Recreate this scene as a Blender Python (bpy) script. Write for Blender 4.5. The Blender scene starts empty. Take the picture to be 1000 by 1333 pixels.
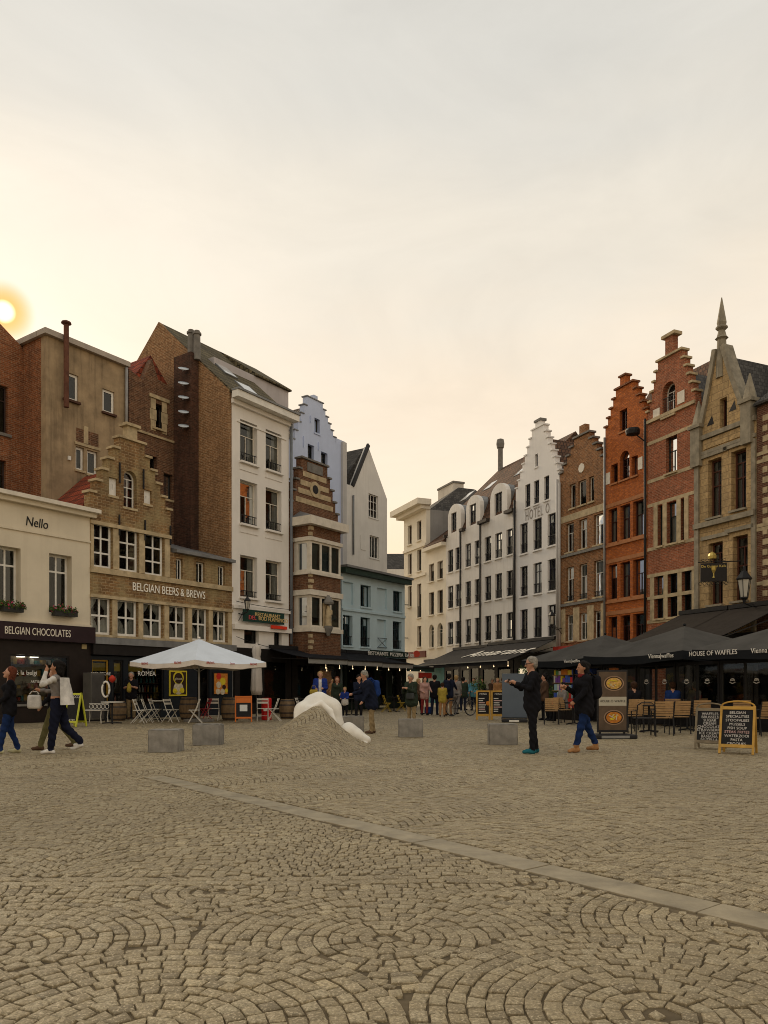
import bpy, bmesh, math, random
import numpy as np
from mathutils import Vector, Matrix
from mathutils.geometry import tessellate_polygon

random.seed(7)
rng = np.random.default_rng(11)
scene = bpy.context.scene
C = scene.collection
PI = math.pi
R = math.radians

# ------------------------------------------------------------------ camera
F, YH, H = 1000.0, 894.0, 1.24          # focal length and horizon row in photo pixels, eye height in metres
cam = bpy.data.cameras.new('camera')
cam.sensor_fit = 'HORIZONTAL'; cam.sensor_width = 36.0; cam.lens = 36.0 * F / 1000.0
cam.shift_y = (YH - 666.5) / 1000.0
cam.clip_start = 0.05; cam.clip_end = 6000
camo = bpy.data.objects.new('camera', cam); C.objects.link(camo)
camo.location = (0, 0, H); camo.rotation_euler = (R(90), 0, 0)
scene.camera = camo
scene.render.resolution_x, scene.render.resolution_y = 768, 1024

# ------------------------------------------------------------------ sky, sun, exposure
SUN_AZ, SUN_EL = math.atan(-0.495), R(23.65)     # from +Y, positive to the right
sd = Vector((math.sin(SUN_AZ) * math.cos(SUN_EL), math.cos(SUN_AZ) * math.cos(SUN_EL), math.sin(SUN_EL)))
world = bpy.data.worlds.new('World'); scene.world = world; world.use_nodes = True
nt = world.node_tree; nt.nodes.clear()
def N(tree, kind, **kw):
    n = tree.nodes.new(kind)
    for k, v in kw.items():
        if k.startswith('i_'):
            key = k[2:]; key = int(key) if key.isdigit() else key
            n.inputs[key].default_value = v
        else: setattr(n, k, v)
    return n
out = N(nt, 'ShaderNodeOutputWorld'); bg = N(nt, 'ShaderNodeBackground'); bg.inputs[1].default_value = 0.12
sky = N(nt, 'ShaderNodeTexSky', sky_type='NISHITA', sun_disc=False, sun_elevation=SUN_EL, sun_rotation=SUN_AZ,
        air_density=1.0, dust_density=1.5, ozone_density=1.0)
tc = N(nt, 'ShaderNodeTexCoord'); sep = N(nt, 'ShaderNodeSeparateXYZ')
nt.links.new(tc.outputs['Generated'], sep.inputs[0])
# thin even haze cloud: warm towards the horizon, greyer overhead
ramp = N(nt, 'ShaderNodeValToRGB'); cr = ramp.color_ramp; cr.interpolation = 'EASE'
for pos, col in ((0.0, (.74, .555, .345)), (.16, (.745, .575, .382)), (.33, (.695, .58, .44)), (.48, (.63, .573, .478)), (.68, (.52, .50, .45))):
    e = cr.elements.new(pos); e.color = (*col, 1)
cr.elements.remove(cr.elements[0]); cr.elements.remove(cr.elements[-1])
wob = N(nt, 'ShaderNodeTexNoise'); wob.inputs['Scale'].default_value = 2.3; wob.inputs['Detail'].default_value = 7
mp = N(nt, 'ShaderNodeMapping'); mp.inputs['Scale'].default_value = (1, 1, 3.0)
nt.links.new(tc.outputs['Generated'], mp.inputs[0]); nt.links.new(mp.outputs[0], wob.inputs['Vector'])
ma = N(nt, 'ShaderNodeMath', operation='MULTIPLY_ADD'); ma.inputs[1].default_value = 0.24
mb_ = N(nt, 'ShaderNodeMath', operation='SUBTRACT'); mb_.inputs[1].default_value = 0.12
nt.links.new(wob.outputs[0], ma.inputs[0]); nt.links.new(sep.outputs[2], ma.inputs[2]); nt.links.new(ma.outputs[0], mb_.inputs[0])
nt.links.new(mb_.outputs[0], ramp.inputs[0])
sc_ = N(nt, 'ShaderNodeVectorMath', operation='SCALE'); sc_.inputs['Scale'].default_value = 7.8
wisp = N(nt, 'ShaderNodeTexNoise'); wisp.inputs['Scale'].default_value = 3.1; wisp.inputs['Detail'].default_value = 9; wisp.inputs['Roughness'].default_value = .62; wisp.inputs['Distortion'].default_value = .6
mp2 = N(nt, 'ShaderNodeMapping'); mp2.inputs['Scale'].default_value = (1, 1, 2.4); mp2.inputs['Rotation'].default_value = (0, .5, .3)
nt.links.new(tc.outputs['Generated'], mp2.inputs[0]); nt.links.new(mp2.outputs[0], wisp.inputs['Vector'])
wr_ = N(nt, 'ShaderNodeMapRange'); wr_.inputs[1].default_value = .3; wr_.inputs[2].default_value = .7; wr_.inputs[3].default_value = .93; wr_.inputs[4].default_value = 1.06
nt.links.new(wisp.outputs[0], wr_.inputs[0])
wm = N(nt, 'ShaderNodeVectorMath', operation='SCALE'); nt.links.new(ramp.outputs[0], wm.inputs[0]); nt.links.new(wr_.outputs[0], wm.inputs['Scale'])
nt.links.new(wm.outputs[0], sc_.inputs[0])
mix = N(nt, 'ShaderNodeMix', data_type='RGBA'); mix.inputs[0].default_value = 0.05
nt.links.new(sc_.outputs[0], mix.inputs[6]); nt.links.new(sky.outputs[0], mix.inputs[7])
# the low sun seen through the haze
dot = N(nt, 'ShaderNodeVectorMath', operation='DOT_PRODUCT'); dot.inputs[1].default_value = sd
nrm = N(nt, 'ShaderNodeVectorMath', operation='NORMALIZE'); nt.links.new(tc.outputs['Generated'], nrm.inputs[0])
nt.links.new(nrm.outputs[0], dot.inputs[0])
def halo(c0, c1, col):
    mr = N(nt, 'ShaderNodeMapRange', interpolation_type='SMOOTHSTEP'); mr.inputs[1].default_value = c0; mr.inputs[2].default_value = c1
    nt.links.new(dot.outputs['Value'], mr.inputs[0])
    s = N(nt, 'ShaderNodeVectorMath', operation='SCALE'); s.inputs[0].default_value = col
    nt.links.new(mr.outputs[0], s.inputs['Scale']); return s
prev = mix.outputs[2]
for c0, c1, col in ((math.cos(R(1.9)), 1.0, (1.0, -2.0, -3.4)), (math.cos(R(.72)), math.cos(R(.36)), (7, 6.5, 4.5))):
    hh = halo(c0, c1, col)
    ad = N(nt, 'ShaderNodeVectorMath', operation='ADD')
    nt.links.new(prev, ad.inputs[0]); nt.links.new(hh.outputs[0], ad.inputs[1]); prev = ad.outputs[0]
nt.links.new(prev, bg.inputs[0]); nt.links.new(bg.outputs[0], out.inputs[0])

sun = bpy.data.lights.new('sun', 'SUN'); sun.energy = 1.5; sun.angle = R(14); sun.color = (1, .80, .55)
suno = bpy.data.objects.new('sun', sun); C.objects.link(suno)
suno.rotation_euler = sd.to_track_quat('Z', 'Y').to_euler(); suno.location = sd * 200

vs = scene.view_settings
vs.view_transform = 'Standard'; vs.look = 'None'; vs.exposure = 0.61; vs.gamma = 1.0; vs.use_curve_mapping = False
scene.cycles.use_denoising = True; scene.cycles.filter_width = 1.0
scene.cycles.max_bounces = 6; scene.cycles.transparent_max_bounces = 12; scene.cycles.caustics_reflective = False; scene.cycles.caustics_refractive = False

# ------------------------------------------------------------------ materials
MATS = {}
def lin(c):  # sRGB 0..255 -> linear
    return tuple(((v / 255) / 12.92 if v / 255 <= .04045 else ((v / 255 + .055) / 1.055) ** 2.4) for v in c)
def base_mat(name):
    m = bpy.data.materials.new(name); m.use_nodes = True; t = m.node_tree
    return m, t, t.nodes['Principled BSDF']
def coords(t, wall=False):
    tc = N(t, 'ShaderNodeTexCoord')
    if not wall: return tc.outputs['Object']
    s = N(t, 'ShaderNodeSeparateXYZ'); t.links.new(tc.outputs['Object'], s.inputs[0])
    a = N(t, 'ShaderNodeMath', operation='ADD'); t.links.new(s.outputs[0], a.inputs[0]); t.links.new(s.outputs[1], a.inputs[1])
    c = N(t, 'ShaderNodeCombineXYZ'); t.links.new(a.outputs[0], c.inputs[0]); t.links.new(s.outputs[2], c.inputs[1])
    return c.outputs[0]
def noise(t, vec, scale, detail=4, rough=.6, mapping=None):
    n = N(t, 'ShaderNodeTexNoise'); n.inputs['Scale'].default_value = scale; n.inputs['Detail'].default_value = detail; n.inputs['Roughness'].default_value = rough
    if mapping:
        m = N(t, 'ShaderNodeMapping'); m.inputs['Scale'].default_value = mapping; t.links.new(vec, m.inputs[0]); vec = m.outputs[0]
    t.links.new(vec, n.inputs['Vector']); return n.outputs[0]
def rampf(t, fac, a, b, lo=0., hi=1.):
    m = N(t, 'ShaderNodeMapRange'); m.inputs[1].default_value = a; m.inputs[2].default_value = b; m.inputs[3].default_value = lo; m.inputs[4].default_value = hi
    t.links.new(fac, m.inputs[0]); return m.outputs[0]
def mixc(t, fac, a, b, blend='MIX'):
    m = N(t, 'ShaderNodeMix', data_type='RGBA', blend_type=blend)
    for i, v in ((0, fac), (6, a), (7, b)):
        if hasattr(v, 'is_linked'): t.links.new(v, m.inputs[i])
        else: m.inputs[i].default_value = (*v, 1) if isinstance(v, tuple) else v
    return m.outputs[2]
def bump(t, p, height, strength=.3, dist=.01):
    b = N(t, 'ShaderNodeBump'); b.inputs['Strength'].default_value = strength; b.inputs['Distance'].default_value = dist
    t.links.new(height, b.inputs['Height'])
    if p.inputs['Normal'].is_linked: t.links.new(p.inputs['Normal'].links[0].from_socket, b.inputs['Normal'])
    t.links.new(b.outputs[0], p.inputs['Normal'])
def mat(name, col, rough=.75, var=.25, scale=2.0, bmp=.15, bscale=30, metal=0., streak=0., spec=.22, soil=None):
    """plain surface with uneven tone, grain and optional rain streaks of dirt"""
    if name in MATS: return MATS[name]
    m, t, p = base_mat(name); v = coords(t)
    n1 = noise(t, v, scale, 5)
    dark = tuple(c * (1 - var) for c in col); light = tuple(min(1, c * (1 + var * .6)) for c in col)
    c = mixc(t, rampf(t, n1, .3, .7), dark, light)
    if streak:
        n2 = noise(t, v, 1.0, 6, .65, mapping=(3.0, 3.0, .22))
        c = mixc(t, rampf(t, n2, .50, .78, 0, streak), c, soil or tuple(x * .35 for x in col))
    t.links.new(c, p.inputs['Base Color'])
    nr = noise(t, v, scale * 3, 3); t.links.new(rampf(t, nr, .2, .8, max(0, rough - .1), min(1, rough + .1)), p.inputs['Roughness'])
    p.inputs['Metallic'].default_value = metal; p.inputs['Specular IOR Level'].default_value = spec
    if bmp: bump(t, p, noise(t, v, bscale, 5), bmp, .01)
    MATS[name] = m; return m
def brick_mat(name, c1, c2, mortar, bw=.22, bh=.075, ms=.012, stain=.5, soil=(.03, .025, .02), patch=None, bmp=.5, dist=.012):
    if name in MATS: return MATS[name]
    m, t, p = base_mat(name); v = coords(t, True); vo = coords(t)
    c1, c2, mortar = [tuple(min(.62, x * k * q) for x, k in zip(c, (1.5, 1.36, 1.2))) for c, q in ((c1, 1.22), (c2, .70), (mortar, 1.05))]; stain *= .85
    wv = noise(t, vo, 9, 2)
    va = N(t, 'ShaderNodeVectorMath', operation='MULTIPLY_ADD'); va.inputs[1].default_value = (.02, .02, 0)
    cc = N(t, 'ShaderNodeCombineXYZ'); t.links.new(wv, cc.inputs[0]); t.links.new(wv, cc.inputs[1])
    t.links.new(cc.outputs[0], va.inputs[0]); t.links.new(v, va.inputs[2])
    b = N(t, 'ShaderNodeTexBrick'); b.inputs['Scale'].default_value = 1; b.inputs['Brick Width'].default_value = bw; b.inputs['Row Height'].default_value = bh
    b.inputs['Mortar Size'].default_value = ms; b.inputs['Mortar Smooth'].default_value = .3
    b.inputs['Color1'].default_value = (*c1, 1); b.inputs['Color2'].default_value = (*c2, 1); b.inputs['Mortar'].default_value = (*mortar, 1)
    t.links.new(va.outputs[0], b.inputs['Vector'])
    c = b.outputs['Color']
    c = mixc(t, rampf(t, noise(t, vo, 7, 4, .7), .40, .66, 0, .75), c, tuple(x * .42 for x in c1)); c = mixc(t, rampf(t, noise(t, vo, 11, 3), .60, .72, 0, .45), c, tuple(min(.7, x * 1.5) for x in mortar))
    if patch: c = mixc(t, rampf(t, noise(t, vo, .9, 6, .7), .44, .60, 0, .9), c, patch)
    c = mixc(t, rampf(t, noise(t, vo, 1.0, 6, .65, mapping=(1.6, 1.6, .3)), .45, .75, 0, stain), c, soil)
    t.links.new(c, p.inputs['Base Color']); p.inputs['Roughness'].default_value = .88; p.inputs['Specular IOR Level'].default_value = .25
    inv = N(t, 'ShaderNodeMath', operation='SUBTRACT'); inv.inputs[0].default_value = 1; t.links.new(b.outputs['Fac'], inv.inputs[1])
    bump(t, p, inv.outputs[0], bmp, dist); bump(t, p, noise(t, vo, 35, 4), .25, .01)
    MATS[name] = m; return m
def glass_mat():
    if 'glass' in MATS: return MATS['glass']
    m, t, p = base_mat('glass'); t.nodes.remove(p)
    g = N(t, 'ShaderNodeBsdfGlossy'); g.inputs['Roughness'].default_value = .03; g.inputs['Color'].default_value = (.85, .9, .92, 1)
    bump(t, g, noise(t, coords(t), 1.3, 2), .06, .05)
    tr = N(t, 'ShaderNodeBsdfTransparent'); tr.inputs['Color'].default_value = (.62, .66, .66, 1)
    fr = N(t, 'ShaderNodeFresnel'); fr.inputs['IOR'].default_value = 1.55
    mx = N(t, 'ShaderNodeMixShader'); t.links.new(fr.outputs[0], mx.inputs[0]); t.links.new(tr.outputs[0], mx.inputs[1]); t.links.new(g.outputs[0], mx.inputs[2])
    t.links.new(mx.outputs[0], t.nodes['Material Output'].inputs[0]); MATS['glass'] = m; return m
def emit(name, col, s):
    if name in MATS: return MATS[name]
    m, t, p = base_mat(name); p.inputs['Base Color'].default_value = (*col, 1); p.inputs['Emission Color'].default_value = (*col, 1); p.inputs['Emission Strength'].default_value = s
    MATS[name] = m; return m

# ------------------------------------------------------------------ mesh helpers
def tag(o, label=None, cat=None, group=None, kind=None):
    if label: o['label'] = label
    if cat: o['category'] = cat
    if group: o['group'] = group
    if kind: o['kind'] = kind
    return o
def empty(name, loc=(0, 0, 0), rz=0., label=None, cat=None, group=None):
    o = bpy.data.objects.new(name, None); C.objects.link(o); o.location = loc; o.rotation_euler = (0, 0, rz); o.empty_display_size = .2
    return tag(o, label, cat, group)
def link(name, me, m=None, parent=None, smooth=False):
    o = bpy.data.objects.new(name, me); C.objects.link(o)
    if m is not None:
        for mm in (m if isinstance(m, (list, tuple)) else [m]): me.materials.append(mm)
    if parent is not None: o.parent = parent
    if smooth: me.polygons.foreach_set('use_smooth', np.ones(len(me.polygons), bool))
    return o
class MB:
    def __init__(s): s.v, s.f, s.mi, s.cur = [], [], [], 0
    def add(s, vs_, fs):
        n = len(s.v); s.v += [tuple(v) for v in vs_]; s.f += [tuple(i + n for i in f) for f in fs]; s.mi += [s.cur] * len(fs); return s
    def box(s, x0, x1, y0, y1, z0, z1, M=None):
        vs_ = [Vector((x, y, z)) for x in (x0, x1) for y in (y0, y1) for z in (z0, z1)]
        if M is not None: vs_ = [M @ v for v in vs_]
        return s.add(vs_, [(0, 1, 3, 2), (4, 6, 7, 5), (0, 4, 5, 1), (2, 3, 7, 6), (0, 2, 6, 4), (1, 5, 7, 3)])
    def bar(s, a, b, w, h=None, up=(0, 0, 1)):
        a, b = Vector(a), Vector(b); h = h or w; d = (b - a).normalized(); u = Vector(up)
        if abs(d.dot(u)) > .98: u = Vector((0, 1, 0))
        x = d.cross(u).normalized(); y = x.cross(d)
        vs_ = [p + x * i * w / 2 + y * j * h / 2 for p in (a, b) for i, j in ((-1, -1), (1, -1), (1, 1), (-1, 1))]
        return s.add(vs_, [(0, 1, 2, 3), (7, 6, 5, 4), (0, 4, 5, 1), (1, 5, 6, 2), (2, 6, 7, 3), (3, 7, 4, 0)])
    def tube(s, pts, r, n=8, cap=True):
        pts = [Vector(p) for p in pts]; rs = r if isinstance(r, (list, tuple)) else [r] * len(pts); vs_ = []
        for i, p in enumerate(pts):
            d = (pts[min(i + 1, len(pts) - 1)] - pts[max(i - 1, 0)]).normalized()
            u = Vector((0, 0, 1)) if abs(d.z) < .9 else Vector((1, 0, 0))
            x = d.cross(u).normalized(); y = d.cross(x)
            vs_ += [p + (x * math.cos(2 * PI * k / n) + y * math.sin(2 * PI * k / n)) * rs[i] for k in range(n)]
        fs = [(i * n + k, i * n + (k + 1) % n, (i + 1) * n + (k + 1) % n, (i + 1) * n + k) for i in range(len(pts) - 1) for k in range(n)]
        if cap: fs += [tuple(range(n))[::-1], tuple((len(pts) - 1) * n + k for k in range(n))]
        return s.add(vs_, fs)
    def lathe(s, prof, n=16, c=(0, 0, 0), ang=0.):
        vs_ = [(c[0] + r * math.cos(ang + 2 * PI * k / n), c[1] + r * math.sin(ang + 2 * PI * k / n), c[2] + z) for r, z in prof for k in range(n)]
        fs = [(i * n + k, i * n + (k + 1) % n, (i + 1) * n + (k + 1) % n, (i + 1) * n + k) for i in range(len(prof) - 1) for k in range(n)]
        fs += [tuple(range(n))[::-1], tuple((len(prof) - 1) * n + k for k in range(n))]
        return s.add(vs_, fs)
    def plate(s, outer, holes, y0, y1):
        """upright slab in the x-z plane between y0 (front) and y1 with openings"""
        loops = [outer] + list(holes); pts = [p for l in loops for p in l]; n = len(pts)
        tris = tessellate_polygon([[Vector((p[0], p[1], 0)) for p in l] for l in loops])
        vs_ = [(p[0], y0, p[1]) for p in pts] + [(p[0], y1, p[1]) for p in pts]; fs = []
        for a, b, c in tris:
            A, B_, Cc = pts[a], pts[b], pts[c]
            if (B_[0] - A[0]) * (Cc[1] - A[1]) - (B_[1] - A[1]) * (Cc[0] - A[0]) < 0: b, c = c, b
            fs += [(a, b, c), (a + n, c + n, b + n)]
        k = 0
        for l in loops:
            m = len(l)
            for i in range(m):
                a, b = k + i, k + (i + 1) % m
                fs.append((a, a + n, b + n, b))
            k += m
        return s.add(vs_, fs)
    def mesh(s, name, fixn=True):
        me = bpy.data.meshes.new(name); me.from_pydata(s.v, [], s.f)
        if any(s.mi): me.polygons.foreach_set('material_index', s.mi)
        if fixn:
            bm = bmesh.new(); bm.from_mesh(me); bmesh.ops.recalc_face_normals(bm, faces=bm.faces); bm.to_mesh(me); bm.free()
        return me
    def build(s, name, m, parent=None, smooth=False, bevel=0.):
        me = s.mesh(name)
        if bevel:
            bm = bmesh.new(); bm.from_mesh(me); bmesh.ops.remove_doubles(bm, verts=bm.verts, dist=1e-5)
            bmesh.ops.bevel(bm, geom=bm.edges, offset=bevel, segments=2, affect='EDGES', profile=.6); bm.to_mesh(me); bm.free()
        return link(name, me, m, parent, smooth)
def part(name, m, parent, *box, bevel=0.):
    return MB().box(*box).build(name, m, parent, bevel=bevel)
def text(name, body, size, m, parent, loc, rot=(R(90), 0, 0), depth=.01, align='CENTER', space=1., shear=0., sx=1.):
    cu = bpy.data.curves.new('text', 'FONT'); cu.body = body; cu.size = size; cu.extrude = depth; cu.align_x = align; cu.align_y = 'CENTER'
    cu.space_character = space; cu.shear = shear; cu.resolution_u = 3
    tmp = bpy.data.objects.new('text', cu); C.objects.link(tmp)
    dg = bpy.context.evaluated_depsgraph_get(); me = bpy.data.meshes.new_from_object(tmp.evaluated_get(dg))
    bpy.data.objects.remove(tmp); bpy.data.curves.remove(cu)
    me.materials.clear()
    o = link(name, me, m, parent); o.location = loc; o.rotation_euler = rot; o.scale = (sx, 1, 1); return o
def copy_tree(o, parent=None):
    c = o.copy(); C.objects.link(c); c.parent = parent
    for ch in list(o.children): copy_tree(ch, c)
    return c
def ground(x, y):
    Y = H * F / (y - YH); return ((x - 500) / F * Y, Y)
def at(x, y, Y): return Vector(((x - 500) / F * Y, Y, H + (YH - y) / F * Y))

# signed-distance modelling: smooth unions of tapered capsules turned into one closed surface
def surface_nets(D, org, h):
    S = D < 0
    nx, ny, nz = D.shape
    idx = -np.ones((nx - 1, ny - 1, nz - 1), np.int64)
    cnt = np.zeros((nx - 1, ny - 1, nz - 1), np.int8)
    for i in (0, 1):
        for j in (0, 1):
            for k in (0, 1): cnt += S[i:nx - 1 + i, j:ny - 1 + j, k:nz - 1 + k]
    act = np.argwhere((cnt > 0) & (cnt < 8)); n = len(act)
    idx[act[:, 0], act[:, 1], act[:, 2]] = np.arange(n)
    acc = np.zeros((n, 3)); num = np.zeros(n)
    cor = [(i, j, k) for i in (0, 1) for j in (0, 1) for k in (0, 1)]
    for a in cor:
        for ax in range(3):
            if a[ax]: continue
            b = list(a); b[ax] = 1
            pa = act + a; pb = act + b
            da = D[pa[:, 0], pa[:, 1], pa[:, 2]]; db = D[pb[:, 0], pb[:, 1], pb[:, 2]]
            c = (da < 0) != (db < 0)
            tt = np.where(c, da / np.where(da - db == 0, 1, da - db), 0)
            p = pa.astype(float); p[:, ax] += tt
            acc[c] += p[c]; num[c] += 1
    V = org + h * acc / num[:, None]
    Q = []
    for ax in range(3):
        sl0 = [slice(None)] * 3; sl1 = [slice(None)] * 3; sl0[ax] = slice(0, -1); sl1[ax] = slice(1, None)
        ch = S[tuple(sl0)] != S[tuple(sl1)]
        e = np.argwhere(ch); o1, o2 = (ax + 1) % 3, (ax + 2) % 3
        e = e[(e[:, o1] > 0) & (e[:, o2] > 0) & (e[:, o1] < D.shape[o1] - 1) & (e[:, o2] < D.shape[o2] - 1)]
        ins = S[tuple(sl0)][e[:, 0], e[:, 1], e[:, 2]]
        q = []
        for d1, d2 in ((1, 1), (0, 1), (0, 0), (1, 0)):
            c = e.copy(); c[:, o1] -= d1; c[:, o2] -= d2; q.append(idx[c[:, 0], c[:, 1], c[:, 2]])
        q = np.stack(q, 1); q[~ins] = q[~ins][:, ::-1]; Q.append(q)
    return V, np.concatenate(Q)
def quads_mesh(name, V, Q):
    me = bpy.data.meshes.new(name); me.vertices.add(len(V)); me.vertices.foreach_set('co', np.asarray(V, np.float32).ravel())
    me.loops.add(Q.size); me.loops.foreach_set('vertex_index', Q.astype(np.int32).ravel())
    me.polygons.add(len(Q)); me.polygons.foreach_set('loop_start', np.arange(0, Q.size, Q.shape[1], dtype=np.int32))
    me.update(calc_edges=True); me.validate(); return me
def sdf_mesh(prims, h, ks=.03, noise_f=None, cut=None, post=None):
    """prims: (a, b, ra, rb, k[, scale]) tapered capsules. Returns vertices, quads, and the index of the nearest prim per quad"""
    lo = np.min([np.minimum(np.array(p[0]) - p[2], np.array(p[1]) - p[3]) for p in prims], 0) - .05 - h * 2
    hi = np.max([np.maximum(np.array(p[0]) + p[2], np.array(p[1]) + p[3]) for p in prims], 0) + .05 + h * 2
    n = np.ceil((hi - lo) / h).astype(int) + 1
    ax = [lo[i] + h * np.arange(n[i]) for i in range(3)]
    D = np.full(n, 1.0, np.float32)
    def dist(P, p):
        a, b = np.array(p[0]), np.array(p[1]); ab = b - a; L = max(1e-9, ab @ ab)
        t = np.clip(((P - a) @ ab) / L, 0, 1)
        return np.linalg.norm(P - a - t[..., None] * ab, axis=-1) - (p[2] + (p[3] - p[2]) * t)
    for p in prims:
        k = p[4] if len(p) > 4 and p[4] is not None else ks
        m = .10
        l0 = np.minimum(np.array(p[0]) - p[2], np.array(p[1]) - p[3]) - m; h0 = np.maximum(np.array(p[0]) + p[2], np.array(p[1]) + p[3]) + m
        s = [slice(max(0, int((l0[i] - lo[i]) / h)), min(n[i], int((h0[i] - lo[i]) / h) + 2)) for i in range(3)]
        g = np.stack(np.meshgrid(*[ax[i][s[i]] for i in range(3)], indexing='ij'), -1)
        d = dist(g, p); o = D[tuple(s)]
        hh = np.clip(.5 + .5 * (o - d) / k, 0, 1)
        D[tuple(s)] = o * (1 - hh) + d * hh - k * hh * (1 - hh)
    G = None
    if noise_f or cut:
        G = np.stack(np.meshgrid(*ax, indexing='ij'), -1)
        if noise_f: D = D + noise_f(G)
        if cut: D = np.maximum(D, cut(G))
    V, Q = surface_nets(D, lo, h)
    cen = V[Q].mean(1); best = np.full(len(Q), 9.); own = np.zeros(len(Q), int)
    for i, p in enumerate(prims):
        d = dist(cen, p); c = d < best; best[c] = d[c]; own[c] = i
    return V, Q, own, cen
# ------------------------------------------------------------------ street fronts
class Row:
    def __init__(s, P, d):
        s.P = Vector(P); s.d = Vector(d).normalized(); s.i = Vector((-s.d.y, s.d.x)); s.ang = math.atan2(s.d.y, s.d.x)
    def O(s, off): return s.P + s.i * off
    def tz(s, x, y, off=0.):
        u = (x - 500) / F; O = s.O(off); t = (u * O.y - O.x) / (s.d.x - u * s.d.y); Y = O.y + s.d.y * t
        return t, H + (YH - y) / F * Y
    def pt(s, t, off=0.): return s.O(off) + s.d * t
    def sz(s, t, x, y):
        """offset and height on the end wall at t"""
        u = (x - 500) / F; P = s.pt(t); o = (u * P.y - P.x) / (s.i.x - u * s.i.y); Y = P.y + s.i.y * o
        return o, H + (YH - y) / F * Y
LR = Row(ground(110, 938), (.69, 1))
RR = Row((.224 * 44.5, 44.5), (.417, -1))

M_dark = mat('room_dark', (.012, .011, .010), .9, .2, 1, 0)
M_white = mat('white_paint_wood', (.78, .76, .71), .5, .12, 3, .05)
M_cream = mat('cream_paint_wood', (.70, .65, .56), .5, .15, 3, .05)
M_glass = glass_mat()
M_lace = mat('lace_curtain', (.60, .56, .50), .9, .2, 8, 0)
M_stone = mat('sandstone_trim', (.50, .40, .25), .85, .35, 3, .3, streak=.4)
M_blue = mat('bluestone_trim', (.20, .19, .175), .8, .3, 4, .3, streak=.4)
M_zinc = mat('zinc_grey', (.22, .225, .23), .55, .25, 2, .05, metal=.3, streak=.4)
M_iron = mat('black_iron', (.018, .018, .02), .5, .2, 8, .05)
M_black = mat('black_painted_wood', (.014, .012, .012), .45, .3, 4, .05)
M_copperp = mat('drain_pipe_grey', (.30, .29, .28), .5, .25, 2, .05, metal=.2)

class Bld:
    def __init__(s, name, label, row, x0, x1, off=0., w=None, shift=0.):
        s.row, s.off = row, off; s.t0 = row.tz(x0, YH, off)[0] + shift; s.w = w if w else row.tz(x1, YH, off)[0] - s.t0 + (shift and -shift)
        p = row.pt(s.t0, off); s.e = empty(name, (p.x, p.y, 0), row.ang, label, 'house'); s.holes = []
    def p(s, x, y, dy=0.):
        t, z = s.row.tz(x, y, s.off + dy); return t - s.t0, z
    def z(s, x, y, dy=0.): return s.p(x, y, dy)[1]
    def rect(s, x0, x1, yt, yb, dy=0., xr=None):
        xc = xr if xr is not None else (x0 + x1) / 2
        return s.p(x0, 0, dy)[0], s.p(x1, 0, dy)[0], s.z(xc, yb, dy), s.z(xc, yt, dy)
    def win(s, x0, x1, yt, yb, xr=None, **k): return window(s.e, s.holes, *s.rect(x0, x1, yt, yb, 0, xr), **k)
    def wall(s, outline, m, th=.35, name='wall', y=0.):
        o = MB().plate(outline, s.holes, y, y + th).build(name, m, s.e); return o
    def body(s, depth, ze, m, y0=.352, a0=0., a1=None):
        a1 = s.w if a1 is None else a1
        part('side_walls', m, s.e, a0, a1, y0, depth, -.05, ze)
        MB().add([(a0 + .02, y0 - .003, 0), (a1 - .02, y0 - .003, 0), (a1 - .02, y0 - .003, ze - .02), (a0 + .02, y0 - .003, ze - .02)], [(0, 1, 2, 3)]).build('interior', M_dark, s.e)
    def roof_perp(s, ze, zr, depth, m, y0=.36, a0=0., a1=None, ap=None, over=.0):
        a1 = s.w if a1 is None else a1; ap = (a0 + a1) / 2 if ap is None else ap
        return MB().plate([(a0 - over, ze), (a1 + over, ze), (ap, zr)], [], y0, depth).build('roof', m, s.e)
    def roof_par(s, prof, a0, a1, m, name='roof'):
        n = len(prof); v = [(a0, y, z) for y, z in prof] + [(a1, y, z) for y, z in prof]
        return MB().add(v, [tuple(range(n)), tuple(range(2 * n - 1, n - 1, -1))] + [(i, (i + 1) % n, n + (i + 1) % n, n + i) for i in range(n)]).build(name, m, s.e)
    def band(s, name, m, a0, a1, z0, z1, proj=.06, y1=-.002):
        return part(name, m, s.e, a0, a1, -proj, y1, z0, z1)

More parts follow.
